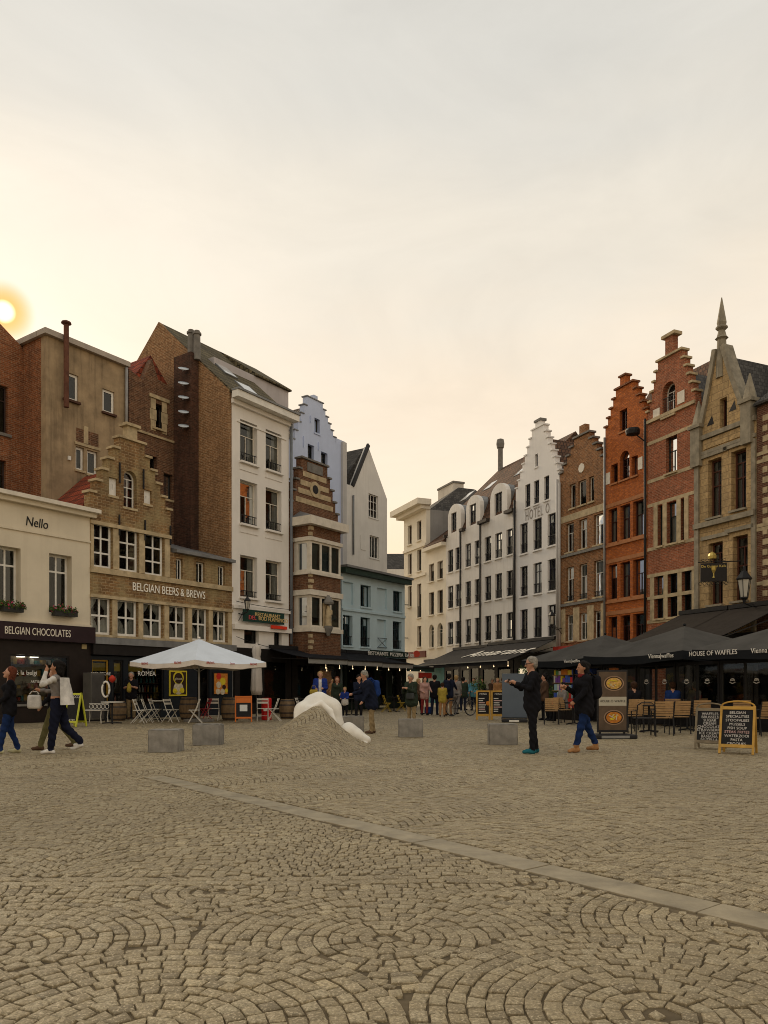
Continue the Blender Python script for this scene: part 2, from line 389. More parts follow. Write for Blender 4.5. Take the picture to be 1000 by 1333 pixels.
def arch_pts(a0, a1, z0, z1, rise):
    c, r = (a0 + a1) / 2, (a1 - a0) / 2
    return [(a0, z0), (a1, z0)] + [(c + r * math.cos(q), z1 - rise + rise * math.sin(q)) for q in [PI * k / 10 for k in range(11)]]
def window(e, holes, a0, a1, z0, z1, fm=None, cols=2, trans=(.66,), fw=.055, rec=.15, arch=0., sill=.08, sm=None, curtain=None, split=True,
           grille=None, mw=.6, topcols=None, y0=0., cm=None, box=None, plain=False):
    """opening + frame (a part) with its panes and sill as sub-parts. trans = heights of the cross bars as fractions"""
    fm = fm or M_white; g = .004
    if holes is not None: holes.append(arch_pts(a0, a1, z0, z1, arch) if arch else [(a0, z0), (a1, z0), (a1, z1), (a0, z1)])
    A0, A1, Z0, Z1 = a0 + g, a1 - g, z0 + g, z1 - g
    zs = [Z0] + [Z0 + (Z1 - Z0) * f for f in trans] + [Z1]
    outer = arch_pts(A0, A1, Z0, Z1, arch) if arch else [(A0, Z0), (A1, Z0), (A1, Z1), (A0, Z1)]
    cells = []
    m2 = fw * mw
    for r in range(len(zs) - 1):
        n = (topcols if topcols and r == len(zs) - 2 else cols)
        zb = zs[r] + (fw if r == 0 else m2 / 2); zt = zs[r + 1] - (fw if r == len(zs) - 2 else m2 / 2)
        if arch and r == len(zs) - 2:
            zs2 = Z1 - arch
            if zs2 > zb + .05: zt = zs2 - m2 / 2
            if arch > .12: cells.append(arch_pts(A0 + fw, A1 - fw, max(zs2, zb if zs2 <= zb + .05 else zs2) + m2 / 2, Z1 - fw, arch - fw - .01)[0:])
            if zs2 <= zb + .05: continue
        wcell = (A1 - A0 - 2 * fw - (n - 1) * m2) / n
        for c in range(n):
            x = A0 + fw + c * (wcell + m2); cells.append([(x, zb), (x + wcell, zb), (x + wcell, zt), (x, zt)])
    wo = MB().plate(outer, cells, y0 + rec, y0 + rec + .06).build('window', fm, e)
    if plain: pass
    elif split:
        for cc in cells: MB().add([(p[0], y0 + rec + .03, p[1]) for p in cc], [tuple(range(len(cc)))]).build('pane', M_glass, wo)
    else:
        mb = MB()
        for cc in cells: mb.add([(p[0], y0 + rec + .03, p[1]) for p in cc], [tuple(range(len(cc)))])
        mb.build('pane', M_glass, wo)
    if sill: part('sill', sm or M_blue, wo, a0 - .05, a1 + .05, y0 - sill, y0 + rec - .002, z0 - .09, z0 - .002)
    if grille:
        zt = z0 + grille; mb = MB().bar((a0 + .01, y0 + .05, zt), (a1 - .01, y0 + .05, zt), .03).bar((a0 + .01, y0 + .05, z0 + .08), (a1 - .01, y0 + .05, z0 + .08), .025)
        n = max(4, int((a1 - a0) / .11))
        for k in range(1, n): x = a0 + (a1 - a0) * k / n; mb.bar((x, y0 + .05, z0 + .01), (x, y0 + .05, zt), .018)
        mb.build('balcony_rail', M_iron, wo)
    if curtain:
        mb = MB(); w = a1 - a0; yb = y0 + rec + .10
        for side in ((0, 1) if curtain in ('drape', 'split') else (0,)):
            n = 14; v = []
            for r in range(7):
                f = r / 6.; z = z1 - .05 - (z1 - z0 - .1) * f
                half = .5 if curtain == 'drape' else (.30 if curtain == 'split' else 1.0)
                pinch = (.5 - .38 * math.sin(PI * min(1, f * 1.25)) ** 2) if curtain == 'drape' else half
                for i in range(n + 1):
                    q = i / n * pinch; x = a0 + .03 + (w - .06) * (q if side == 0 else 1 - q)
                    v.append((x, yb + .025 * math.sin(i * 1.9 + side), z))
            mb.add(v, [(r * (n + 1) + i, r * (n + 1) + i + 1, (r + 1) * (n + 1) + i + 1, (r + 1) * (n + 1) + i) for r in range(6) for i in range(n)])
        mb.build('curtain', cm or M_lace, wo, smooth=True)
    return wo
def steps(w, zl, zr, xa0, xa1, za, n, xl=0., xr=None):
    xr = w if xr is None else xr
    right, left, caps = [(xr, zr)], [], []
    for k in range(1, n + 1):
        z = zr + (za - zr) * k / n; x0 = xr - (xr - xa1) * (k - 1) / n; x1 = xr - (xr - xa1) * k / n
        right += [(x0, z), (x1, z)] if k < n else [(x0, z)]
        if k < n: caps.append((x1, x0 + .07, z))
        z2 = zl + (za - zl) * k / n; y0 = xl + (xa0 - xl) * (k - 1) / n; y1 = xl + (xa0 - xl) * k / n
        left += [(y0, z2), (y1, z2)] if k < n else [(y0, z2)]
        if k < n: caps.append((y0 - .07, y1, z2))
    caps.append((left[-1][0] - .07, right[-1][0] + .07, za))
    return right + left[::-1] + [(xl, zl)], caps
def coping(e, caps, m, th=.35, h=.08, proj=.06):
    for a, b, z in caps: part('coping_stone', m, e, a, b, -proj, th + .04, z + .002, z + h)
def pipe(e, x, y, z0, z1, r=.05, m=None, name='drain_pipe'):
    return MB().tube([(x, y, z0), (x, y, z1)], r, 8).build(name, m or M_copperp, e, smooth=True)

tile_red = brick_mat('red_roof_tile', (.24, .055, .028), (.16, .042, .025), (.03, .012, .01), .24, .30, .025, .35, bmp=.9, dist=.03)
tile_brown = brick_mat('brown_roof_tile', (.10, .055, .035), (.065, .042, .030), (.015, .01, .008), .24, .30, .025, .3, bmp=.9, dist=.03)
tile_green = brick_mat('mossy_roof_tile', (.105, .095, .060), (.075, .070, .045), (.015, .014, .01), .26, .30, .03, .3, bmp=.9, dist=.03)
tile_grey = brick_mat('grey_pantile', (.33, .31, .29), (.20, .19, .18), (.04, .035, .03), .26, .32, .05, .3, bmp=1., dist=.04)
slate = brick_mat('slate', (.060, .062, .065), (.040, .042, .046), (.01, .01, .01), .22, .20, .012, .3, bmp=.6, dist=.02)
brick_dark = brick_mat('old_brown_brick', (.125, .062, .036), (.085, .045, .030), (.17, .13, .095), stain=.75, soil=(.025, .018, .014))
brick_tan = brick_mat('weathered_tan_brick', (.27, .17, .085), (.20, .12, .065), (.30, .24, .16), stain=.55, soil=(.05, .032, .02), patch=(.30, .22, .12))
brick_rust = brick_mat('rust_brick', (.20, .072, .030), (.15, .055, .028), (.22, .16, .11), stain=.6, soil=(.03, .016, .012))

# ---- far left: brown brick house whose front stands back behind the cream shop
t302 = LR.tz(302, 0)[0]
SB = LR.sz(t302, 240, 600)[0]                       # set-back of the rear fronts
b = Bld('plastered_house', 'old grey plastered house with flat roof edge and rusty flue pipe above cream shop', LR, 60, 166, SB)
ztop = b.z(60, 436)
b.win(83, 102, 486, 521, trans=(), cols=1, fm=M_white, sill=.12, sm=mat('red_sill', (.09, .045, .03), .8), rec=.07, fw=.10)
b.win(133.5, 149, 508, 538, trans=(), cols=1, fm=M_white, sill=.12, sm=MATS['red_sill'], rec=.07, fw=.10)
# mullioned window: blocked upper lights over two casements
for x0, x1, y0_, y1_ in ((98.5, 109.5, 582, 612), (113.5, 127, 587, 618)):
    b.win(x0, x1, y0_, y1_, trans=(), cols=1, sill=.06, sm=M_stone, rec=.10, fw=.09)
plaster = mat('grey_brown_plaster', (.37, .275, .170), .9, .35, 1.4, .5, 16, streak=.75, soil=(.07, .05, .034))
b.wall([(0, 0), (b.w, 0), (b.w, ztop), (0, ztop)], plaster)
for x0, x1, y0_, y1_ in ((99, 110, 558, 578), (113.5, 128, 563, 583)):
    a0, a1, z0, z1 = b.rect(x0, x1, y0_, y1_); b.band('blocked_light', brick_dark, a0, a1, z0, z1, .01)
a0, a1, z0, z1 = b.rect(97, 130, 556, 615)
b.band('stone_cross_bar', M_stone, a0, a1, z0 + (z1 - z0) * .55, z0 + (z1 - z0) * .61, .05)
am = b.p(111.5, 0)[0]; b.band('stone_mullion', M_stone, am - .1, am + .1, z0 + (z1 - z0) * .62, z1, .04)
b.body(9, ztop, brick_rust)
b.band('roof_edge', mat('pale_roof_edge', (.42, .37, .32), .7, .2, 2, .1), -.15, b.w + .02, ztop + .002, ztop + .22, .18, .4)
part('roof_edge', MATS['pale_roof_edge'], b.e, -.15, -.002, .42, 9, ztop + .002, ztop + .22)
part('roof', M_zinc, b.e, 0, b.w, .42, 9, ztop + .002, ztop + .12)
fx, fz = b.p(81, 532); fx1, fz1 = b.p(82.5, 421)
fl = MB().tube([(fx, -.28, fz), (fx, -.28, fz1 - .1)], .10, 12).lathe([(.13, -.14), (.20, -.10), (.18, -.04), (.04, .03)], 14, (fx, -.28, fz1)).build('flue_pipe', mat('rusty_flue', (.13, .055, .035), .8, .4, 4, .3, streak=.5), b.e, smooth=False)
pipe(b.e, b.w - .12, -.09, b.z(165, 595), ztop - .05, .07)
part('wall_vent', M_white, b.e, *[v for v in (b.p(88, 0)[0], b.p(91.5, 0)[0])], -.06, -.002, b.z(90, 599), b.z(90, 594))
pl_house = b
so, sz_ = LR.sz(LR.tz(60, 0, SB)[0], 31, 445)
b = Bld('brick_house', 'rust brown brick house behind the cream shop, next to the grey plastered house', LR, -62, 33, so)
b.win(-14, 10, 500, 563, trans=(.7,), cols=2, fm=mat('dark_frame', (.05, .03, .025), .5), curtain=None)
b.win(-14, 8, 598, 642, trans=(.6,), cols=2, fm=MATS['dark_frame'])
zE = b.z(25, 449); xk = b.p(27, 0)[0]; zk = b.z(0, 421)
b.wall([(0, 0), (b.w, 0), (b.w, zE - .3), (xk, zE), (b.p(-18, 0)[0], b.z(-18, 402)), (0, zE)], brick_rust)
b.body(8, zE - .4, brick_rust)
b.roof_perp(zE - .41, b.z(-18, 402) - .1, 8, tile_red, a0=0, a1=xk + .2, ap=b.p(-18, 0)[0])
b.band('drip_ledge', M_blue, b.p(-14, 0)[0], b.p(14, 0)[0], b.z(5, 568), b.z(5, 564), .07)

# ---- cream two-storey shop with flower boxes
b = Bld('chocolate_shop', 'cream rendered two-storey chocolate shop with flower boxes and dark purple fascia', LR, -80, 117)
cream = mat('cream_render', (.68, .61, .48), .85, .10, .8, .10, 40, streak=.18, soil=(.30, .24, .16))
zt = b.z(110, 673)
for x0, x1 in ((-3, 27), (64, 93.5)):
    b.win(x0, x1, 722, 799.5, xr=78, trans=(.72,), cols=2, fm=M_white, rec=.30, sill=0, fw=.07, mw=.9)
zf0, zf1 = b.z(0, 832), b.z(0, 809)
# shop window opening below
sx0, sx1, sz0, sz1 = b.rect(11, 89, 853, 916)
b.holes.append([(sx0, sz0), (sx1, sz0), (sx1, sz1), (sx0, sz1)])
o = MB().plate([(0, zf0), (b.w, zf0), (b.w, zt), (0, zt)], b.holes[:2], 0, .45).build('wall', cream, b.e)
shopm = mat('dark_brown_shopfront', (.018, .012, .010), .5, .3, 3, .05)
MB().plate([(0, 0), (b.w, 0), (b.w, zf0 - .002), (0, zf0 - .002)], b.holes[2:], -.06, .30).build('shopfront', shopm, b.e)
b.body(8, zt - .02, cream, y0=.46)
fx = MB().plate([(sx0 + .004, sz0 + .004), (sx1 - .004, sz0 + .004), (sx1 - .004, sz1 - .004), (sx0 + .004, sz1 - .004)], [[(sx0 + .06, sz0 + .06), (sx1 - .06, sz0 + .06), (sx1 - .06, sz1 - .06), (sx0 + .06, sz1 - .06)]], -.03, .03).build('shop_window', M_black, b.e)
MB().add([(sx0 + .06, 0, sz0 + .06), (sx1 - .06, 0, sz0 + .06), (sx1 - .06, 0, sz1 - .06), (sx0 + .06, 0, sz1 - .06)], [(0, 1, 2, 3)]).build('pane', M_glass, fx)
part('window_sill', M_blue, b.e, sx0 - .1, sx1 + .1, -.16, -.062, sz0 - .08, sz0 - .01)
# shelves of boxed sweets seen through the glass
shelfm = mat('shelf_brown', (.10, .055, .03), .6)
sweets = [mat('sweets_' + n, c, .5, .2, 8, 0) for n, c in (('gold', (.42, .25, .05)), ('white', (.62, .58, .5)), ('brown', (.09, .04, .02)), ('red', (.32, .05, .03)), ('teal', (.05, .16, .16)))]
part('display_back', mat('display_panel', (.20, .15, .09), .7, .3, 2, 0), b.e, sx0, sx1, .41, .44, sz0, sz1)
for k in range(4):
    z = sz0 + .08 + k * .42
    part('display_shelf', shelfm, b.e, sx0 + .02, sx1 - .02, .14, .40, z, z + .03)
    x = sx0 + .08
    while x < sx1 - .25:
        w_ = random.uniform(.07, .18); h_ = random.uniform(.10, .27)
        part('sweet_box', random.choice(sweets), b.e, x, x + w_, .18, .34, z + .032, z + .032 + h_); x += w_ + random.uniform(.02, .10)
for q in (.2, .42): part('ceiling_lamp', emit('shop_lamp', (1, .9, .7), 3), b.e, sx0 + (sx1 - sx0) * q, sx0 + (sx1 - sx0) * q + .2, .1, .3, sz1 - .08, sz1 - .03)
text('window_lettering', '& la belgi', .22, M_white, b.e, (sx0 + .62, -.012, sz1 - .62), depth=.003)
text('window_lettering', 'ARTISANS', .12, M_white, b.e, (sx0 + 1.05, -.012, sz1 - .92), depth=.003)
fas = mat('purple_fascia', (.022, .010, .014), .45, .2, 3, .03)
part('fascia', fas, b.e, -.0, b.w + .02, -.32, -.062, zf0 + .004, zf1)
xt0, zc = b.p(0, 826, -.32); xt1, _ = b.p(97, 826, -.32)
text('fascia_lettering', 'BELGIAN CHOCOLATES', .36, mat('cream_letters', (.75, .70, .60), .6, .05, 3, 0), b.e, ((xt0 + xt1) / 2, -.325, (zf0 + zf1) / 2 - .01), sx=(xt1 - xt0) / 4.35)
nx0, nz = b.p(32, 680); nx1, _ = b.p(63, 680)
text('wall_lettering', 'Nello', .46, mat('black_letters', (.02, .02, .02), .6, .1, 3, 0), b.e, ((nx0 + nx1) / 2, -.012, b.z(47, 681)), shear=.15, sx=(nx1 - nx0) / 1.08)
part('number_plate', mat('brass_plate', (.45, .36, .18), .4, .2, 5, 0), b.e, b.p(105, 0)[0], b.p(111, 0)[0], -.09, -.062, b.z(108, 845), b.z(108, 839))
zg = b.z(0, 685); part('string_course', cream, b.e, 0, b.w, -.05, -.002, zg - .04, zg + .03)
part('cornice', cream, b.e, -.1, b.w + .15, -.20, .45, zt + .002, zt + .16); part('cornice', M_cream, b.e, -.1, b.w + .24, -.36, .45, zt + .162, zt + .30)
part('roof', M_zinc, b.e, 0, b.w, .46, 8, zt - .01, zt + .12)
part('sill_band', cream, b.e, 0, b.w, -.10, -.002, zf1 + .02, zf1 + .10)
cream_shop = b

# ---- the tavern: stone and brick stepped gable with lower wing
b = Bld('tavern_house', 'weathered stone and brick tavern with stepped gable, lattice windows and red tiled roof', LR, 117, 302)
rubble = brick_mat('tavern_brick_and_stone', (.21, .13, .062), (.16, .10, .052), (.27, .21, .13), .34, .11, .02, .6, soil=(.045, .030, .018), patch=(.36, .28, .145), bmp=.9, dist=.03)
gx = b.p(222, 0)[0]; ze = b.z(117, 657); zw = b.z(300, 733)
for x0, x1 in ((120.5, 146.5), (155.5, 180.5), (189, 213.5)): b.win(x0, x1, 681, 739, xr=133.5, trans=(.33, .66), cols=2, fw=.085, mw=.75, sill=.05, sm=M_stone, rec=.12)
for x0, x1 in ((118, 145), (153, 179.5), (186, 212), (220.5, 243), (250, 270.6), (277.5, 295.5)):
    b.win(x0, x1, 776.5, 826, xr=131, trans=(.5,), cols=2, fw=.09, mw=.8, sill=.05, sm=M_stone, rec=.12, curtain='drape')
for x0, x1 in ((229, 238), (255.5, 266.5), (284, 293)): b.win(x0, x1, 732, 759.5, xr=261, trans=(), cols=2, fw=.05, sill=.04, sm=M_stone, rec=.12)
a0, a1, z0, z1 = b.rect(161, 178, 613, 661); window(b.e, b.holes, a0, a1, z0, z1, arch=(a1 - a0) / 2, trans=(.30, .56), cols=2, sill=.03, sm=M_stone, fw=.06, rec=.2)
for x0, x1, y0_, y1_ in ((142, 153, 622, 645), (187.5, 197.5, 638, 656)): b.win(x0, x1, y0_, y1_, trans=(), cols=2, sill=.03, sm=M_stone, rec=.1, plain=True, fw=.22, mw=.2)
za = b.z(174, 575)
gt, caps = steps(gx, ze, ze, gx / 2 - .32, gx / 2 + .32, za, 6)
zg0 = b.z(117, 829)
shop_h = zg0
b.wall([(0, shop_h), (b.w, shop_h), (b.w, zw), (gx, zw)] + gt, rubble)
coping(b.e, caps, M_stone, .36, .09, .08)
part('gable_finial', M_stone, b.e, gx / 2 - .22, gx / 2 + .22, -.02, .30, za + .085, za + .55); part('finial_cap', M_stone, b.e, gx / 2 - .34, gx / 2 + .34, -.1, .38, za + .552, za + .66)
b.body(SB - .05, zw, brick_dark); b.body(SB - .05, ze, brick_dark, a1=gx)
b.roof_perp(ze + .004, za - .9, SB - .06, tile_red, a0=-.1, a1=gx + .1)
zp = b.z(228, 706, 1.6)
b.roof_par([(-.25, zw + .003), (-.25, zw + .12), (SB - .1, zw + 1.05), (SB - .1, zw + .003)], gx + .12, b.w + .0, M_zinc, 'lead_roof')
# ledges and the stone frames of the window bands
for y_, h_ in ((741, .20), (766, .0), (775, .12), (679, .14)):
    if h_: zl = b.z(117.5, y_); b.band('stone_ledge', M_stone, 0, b.w if y_ > 700 else gx, zl - h_ / 2, zl + h_ / 2, .09)
for xx in (117.5, 150.8, 184.5, 217.5):
    a = b.p(xx, 0)[0]; b.band('window_pier', M_stone, max(0.02, a - .13), a + .13, b.z(117.5, 740) + .1, b.z(117.5, 682), .03)
for xx in (149, 183, 216.5, 247, 274, 299):
    a = b.p(xx, 0)[0]; b.band('window_pier', M_stone, a - .11, min(b.w, a + .11), b.z(117.5, 828), b.z(117.5, 776.5), .03)
for xx in (154.5, 188, 221): # iron wall anchors
    a = b.p(xx, 0)[0]; MB().bar((a, -.05, b.z(117, 690)), (a, -.05, b.z(117, 662)), .05).build('wall_anchor', M_iron, b.e)
for xx in (155, 186): a = b.p(xx, 0)[0]; MB().bar((a, -.05, b.z(168, 632)), (a, -.05, b.z(168, 606)), .05).build('wall_anchor', M_iron, b.e)
xt0, _ = b.p(160, 0); xt1, _ = b.p(276, 0)
text('wall_lettering', 'BELGIAN BEERS & BREWS', .46, mat('ivory_letters', (.92, .89, .80), .6, .05, 3, 0), b.e, ((xt0 + xt1) / 2, -.03, b.z(217, 769.5)), sx=(xt1 - xt0) / 6.3)
# shopfront
zb0 = b.z(117, 838); 
part('lead_fascia', M_zinc, b.e, 0, b.w, -.30, .33, zb0, shop_h - .004)
part('dark_fascia', M_black, b.e, 0, b.w, -.22, .2, b.z(117, 852), zb0 - .004)
zs1 = b.z(117, 853)
tav_win = [(119, 141), (147, 160), (166, 213), (258, 274)]
th = []
for x0, x1 in tav_win[:3]:
    a0, a1 = b.p(x0, 0)[0], b.p(x1, 0)[0]; th.append([(a0, .55), (a1, .55), (a1, zs1 - .15), (a0, zs1 - .15)])
a0, a1 = b.p(256, 0)[0], b.p(272, 0)[0]; th.append([(a0, .1), (a1, .1), (a1, zs1 - .2), (a0, zs1 - .2)])
navy = mat('blue_black_shopfront', (.012, .016, .022), .45, .25, 3, .05)
MB().plate([(0, 0), (b.w, 0), (b.w, zs1 - .01), (0, zs1 - .01)], th, -.04, .2).build('shopfront', navy, b.e)
yellowm = mat('yellow_sign', (.55, .36, .03), .6, .15, 5, 0)
for k, hh in enumerate(th):
    (a0, z0), (a1, _), (_, z1) = hh[0], hh[1], hh[2]
    wo = MB().plate([(a0 + .004, z0 + .004), (a1 - .004, z0 + .004), (a1 - .004, z1 - .004), (a0 + .004, z1 - .004)], [[(a0 + .06, z0 + .06), (a1 - .06, z0 + .06), (a1 - .06, z1 - .06), (a0 + .06, z1 - .06)]], .02, .08).build('shop_window' if k < 3 else 'shop_door', M_black if k else mat('ochre_frame', (.42, .24, .03), .5), b.e)
    MB().add([(a0 + .06, .05, z0 + .06), (a1 - .06, .05, z0 + .06), (a1 - .06, .05, z1 - .06), (a0 + .06, .05, z1 - .06)], [(0, 1, 2, 3)]).build('pane', M_glass, wo)
    if k < 3:
        for zz in np.arange(z0 + .1, z1 - .3, .36):
            part('bottle_shelf', shelfm, b.e, a0, a1, .21, .34, zz, zz + .025); x = a0 + .05
            while x < a1 - .08:
                MB().lathe([(.035, 0), (.035, .16), (.012, .21), (.012, .27)], 6, (x, .27, zz + .026)).build('bottle', random.choice(sweets), b.e); x += random.uniform(.10, .18)
        part('hanging_sign', yellowm, b.e, a0 + .08, min(a1 - .05, a0 + .75), .10, .12, z1 - .42, z1 - .12)
text('window_lettering', 'BEER STORE', .16, M_white, b.e, ((th[0][0][0] + th[0][1][0]) / 2, -.05, 1.72), depth=.003)
text('window_lettering', 'ROMEA', .26, M_white, b.e, ((th[2][0][0] + th[2][1][0]) / 2, -.05, 1.75), depth=.003)
def poster(x0, x1, y0_, y1_, frame, inner, blobs, label):
    a0, a1, z0, z1 = b.rect(x0, x1, y0_, y1_, -.05)
    p = b.row.pt(b.t0 + (a0 + a1) / 2, -.045); o = empty('poster', (p.x, p.y, z0), b.row.ang, label, 'poster'); w, h = a1 - a0, z1 - z0
    part('board', frame, o, -w / 2, w / 2, -.03, 0, 0, h); part('picture', inner, o, -w / 2 + .06, w / 2 - .06, -.036, -.031, .06, h - .06)
    for (u, v, r, rr, m) in blobs:
        MB().tube([(-w / 2 + w * u, -.037 - .001 * rr, h * v), (-w / 2 + w * u, -.040 - .001 * rr, h * v)], r * w, 14).build('printed_shape', m, o)
    return o, w, h
M_pd = mat('print_brown', (.035, .018, .010), .6, .3, 9, 0); M_pc = mat('print_cream', (.55, .48, .36), .6, .3, 12, 0); M_pr = mat('print_red', (.5, .03, .02), .6, .2, 9, 0); M_po = mat('print_orange', (.55, .20, .03), .6, .4, 9, 0)
M_py = mat('print_yellow', (.62, .50, .03), .6, .1, 5, 0)
o, w, h = poster(220, 243, 873, 906, M_py, M_pd, [(.5, .72, .30, 1, M_py), (.5, .70, .24, 2, M_pd), (.5, .30, .28, 1, M_pc), (.3, .20, .12, 2, M_py), (.7, .22, .13, 3, M_py)], 'yellow framed beer poster on the dark tavern front')
text('lettering', 'pirate', .16, M_pc, o, (0, -.045, h * .68), depth=.003); text('lettering', 'BEER FEST', .10, M_py, o, (0, -.048, h * .17), depth=.003)
poster(277, 297, 875, 905, M_black, M_po, [(.35, .82, .16, 1, M_pr), (.62, .60, .18, 1, M_py), (.35, .45, .16, 1, M_pc), (.7, .35, .12, 2, M_pd), (.3, .16, .14, 1, M_pc), (.6, .15, .15, 2, M_pc), (.85, .2, .1, 1, M_py)], 'orange and red food poster on the dark tavern front')
tavern = b

# ---- brown rear house between the plastered house and the tall white house
b = Bld('rear_brick_house', 'dark brown rear brick house with small stone framed window above the tavern', LR, 167, 240, SB + .02, shift=.03)
b.win(199, 214, 526, 558, trans=(), cols=1, fm=mat('black_frame', (.02, .018, .016), .5), sill=.10, sm=M_stone, rec=.2)
b.win(189, 204, 593, 614, trans=(), cols=1, fm=MATS['black_frame'], sill=.05, sm=M_stone, rec=.2)
b.win(213, 225, 617, 650, trans=(), cols=1, fm=MATS['black_frame'], sill=.05, sm=M_stone, rec=.2)
zl, zr = b.z(168, 480), b.z(203, 493)
a20 = b.p(206, 0)[0]
b.wall([(0, 0), (b.w, 0), (b.w, zr - .2), (a20, zr), (b.p(205, 0)[0] - .3, b.z(200, 468)), (b.p(186, 0)[0], zl - .25), (0, zl)], brick_dark)
b.body(5, min(zl, zr) - 1.0, brick_dark)
b.roof_perp(zr - .6, b.z(204, 466) + .2, 5, tile_red, a0=b.p(172, 0)[0], a1=b.w, ap=b.p(203, 0)[0])
a0, a1, z0, z1 = b.rect(196, 217, 521, 563)
for q0, q1 in ((a0, a0 + .28), (a1 - .28, a1)):
    for k in range(3): b.band('quoin', M_stone, q0 - .04 * (k % 2), q1 + .04 * (k % 2), z0 + (z1 - z0) * k / 3 + .01, z0 + (z1 - z0) * (k + 1) / 3 - .01, .02)
b.band('lintel', M_stone, a0 - .1, a1 + .1, z1 + .005, z1 + .16, .08); zq = b.z(205, 569); b.band('ledge', M_stone, 0, b.w, zq - .05, zq + .05, .06)
pipe(b.e, b.w - .14, -.10, b.z(237, 700), b.z(237, 550), .06)
pipe(b.e, b.w - .40, -.12, b.z(237, 705), b.z(237, 640), .11)

# ---- tall white house with brick gable end
b = Bld('white_house', 'tall white rendered house with brick gable end and mossy tiled roof beside the tavern', LR, 302, 376)
white = mat('white_render', (.80, .77, .73), .8, .08, .7, .08, 40, streak=.12, soil=(.36, .32, .27))
zc = b.z(302.5, 512)
for yt, yb in ((549.5, 603), (627, 683.5), (724, 778)):
    for x0, x1 in ((312.7, 335), (346, 366.5)):
        b.win(x0, x1, yt, yb, xr=324, trans=(.66,), cols=2, topcols=1, fm=M_cream, rec=.22, grille=.42 if yt < 700 else .3, sill=.16, sm=white, curtain='split')
for x0, x1 in ((318, 337), (357, 367)): b.win(x0, x1, 819, 838, xr=327, trans=(), cols=1, fm=M_black, rec=.2, sill=0)
b.wall([(0, 0), (b.w, 0), (b.w, zc), (0, zc)], white)
so_a, z_a = LR.sz(b.t0, 210, 424)
dep = so_a * 2
b.body(dep, zc - .01, white, y0=.352)
brick_side = brick_mat('tan_gable_brick', (.205, .115, .058), (.185, .105, .056), (.30, .24, .16), stain=.45, soil=(.075, .042, .026))
# brick skin of the gable end, facing the tavern roofs
gv = [(-.16, .02, 0), (-.16, dep, 0), (-.16, dep, zc + .1), (-.16, so_a, z_a + .13), (-.16, .02, zc + .1)]
MB().add(gv + [(-.004, y, z) for _, y, z in gv], [(0, 1, 2, 3, 4), (9, 8, 7, 6, 5)] + [(i, (i + 1) % 5, 5 + (i + 1) % 5, 5 + i) for i in range(5)]).build('gable_end', brick_side, b.e)
b.roof_par([(-.10, zc + .02), (-.10, zc + .10), (so_a, z_a + .12), (dep, zc + .1), (dep, zc + .02)], -.12, b.w, tile_green)
b.band('cornice', white, -.05, b.w + .10, zc + .005 - .45, zc - .25, .14); part('cornice', M_white, b.e, -.10, b.w + .22, -.50, -.104, zc - .24, zc + .06)
part('gutter', M_zinc, b.e, -.12, b.w + .26, -.56, -.11, zc + .062, zc + .15)
zq = b.z(302, 545); b.band('moulding', white, .3, b.w - .2, zq - .03, zq + .03, .04)
for y_ in (795,): zq = b.z(302, y_ - 6); b.band('moulding', white, 0, b.w, zq - .07, zq + .07, .12)
zq = b.z(302, 814); b.band('moulding', white, 0, b.w, zq - .16, zq + .06, .2)
for yy in (611, 691.5, 786): 
    for x0, x1 in ((312, 336), (345, 367)):
        a0, a1, _, _ = b.rect(x0, x1, 0, 1); zq = b.z(324, yy); b.band('apron_panel', white, a0, a1, zq - .12, zq + .12, .03)
# raised rear attic block with pale front wall
exo = 2.3; a_e = LR.tz(375.5, 0, exo)[0] - b.t0; z_e = LR.tz(375.5, 510, exo)[1]; a_r = LR.tz(347, 0, so_a)[0] - b.t0
part('attic_wall', mat('pale_lilac_render', (.48, .45, .46), .8, .1, 1, .1, streak=.2), b.e, b.w * .28, a_e, exo, dep, zc - 1.2, z_e)
b.roof_par([(exo - .15, z_e + .01), (exo - .15, z_e + .09), (so_a, z_a + .13), (dep, z_e + .1)], b.w + .002, a_e + .1, tile_green)
for k, (x_, y_) in enumerate(((325, 506), (333, 512))): pass
fy = so_a * .30; fz_ = zc + .10 + (z_a - zc) * (.30 + .02)
ang_r = math.atan2(z_a - zc, so_a)
for q0, q1, yy in ((b.w * .30, b.w * .52, .42), (b.w * .34, b.w * .60, .16)):
    c = Vector(((q0 + q1) / 2, so_a * yy, zc + .10 + (z_a + .02 - zc) * yy + .10)); M = Matrix.Translation(c) @ Matrix.Rotation(ang_r, 4, 'X'); w_ = (q1 - q0) / 2
    so_ = MB().box(-w_, w_, -.55, .55, -.08, .03, M).build('skylight', M_zinc, b.e); MB().box(-w_ + .07, w_ - .07, -.48, .48, .032, .036, M).build('pane', mat('skylight_glass', (.5, .52, .54), .08, .05, 1, 0, spec=.9), so_)
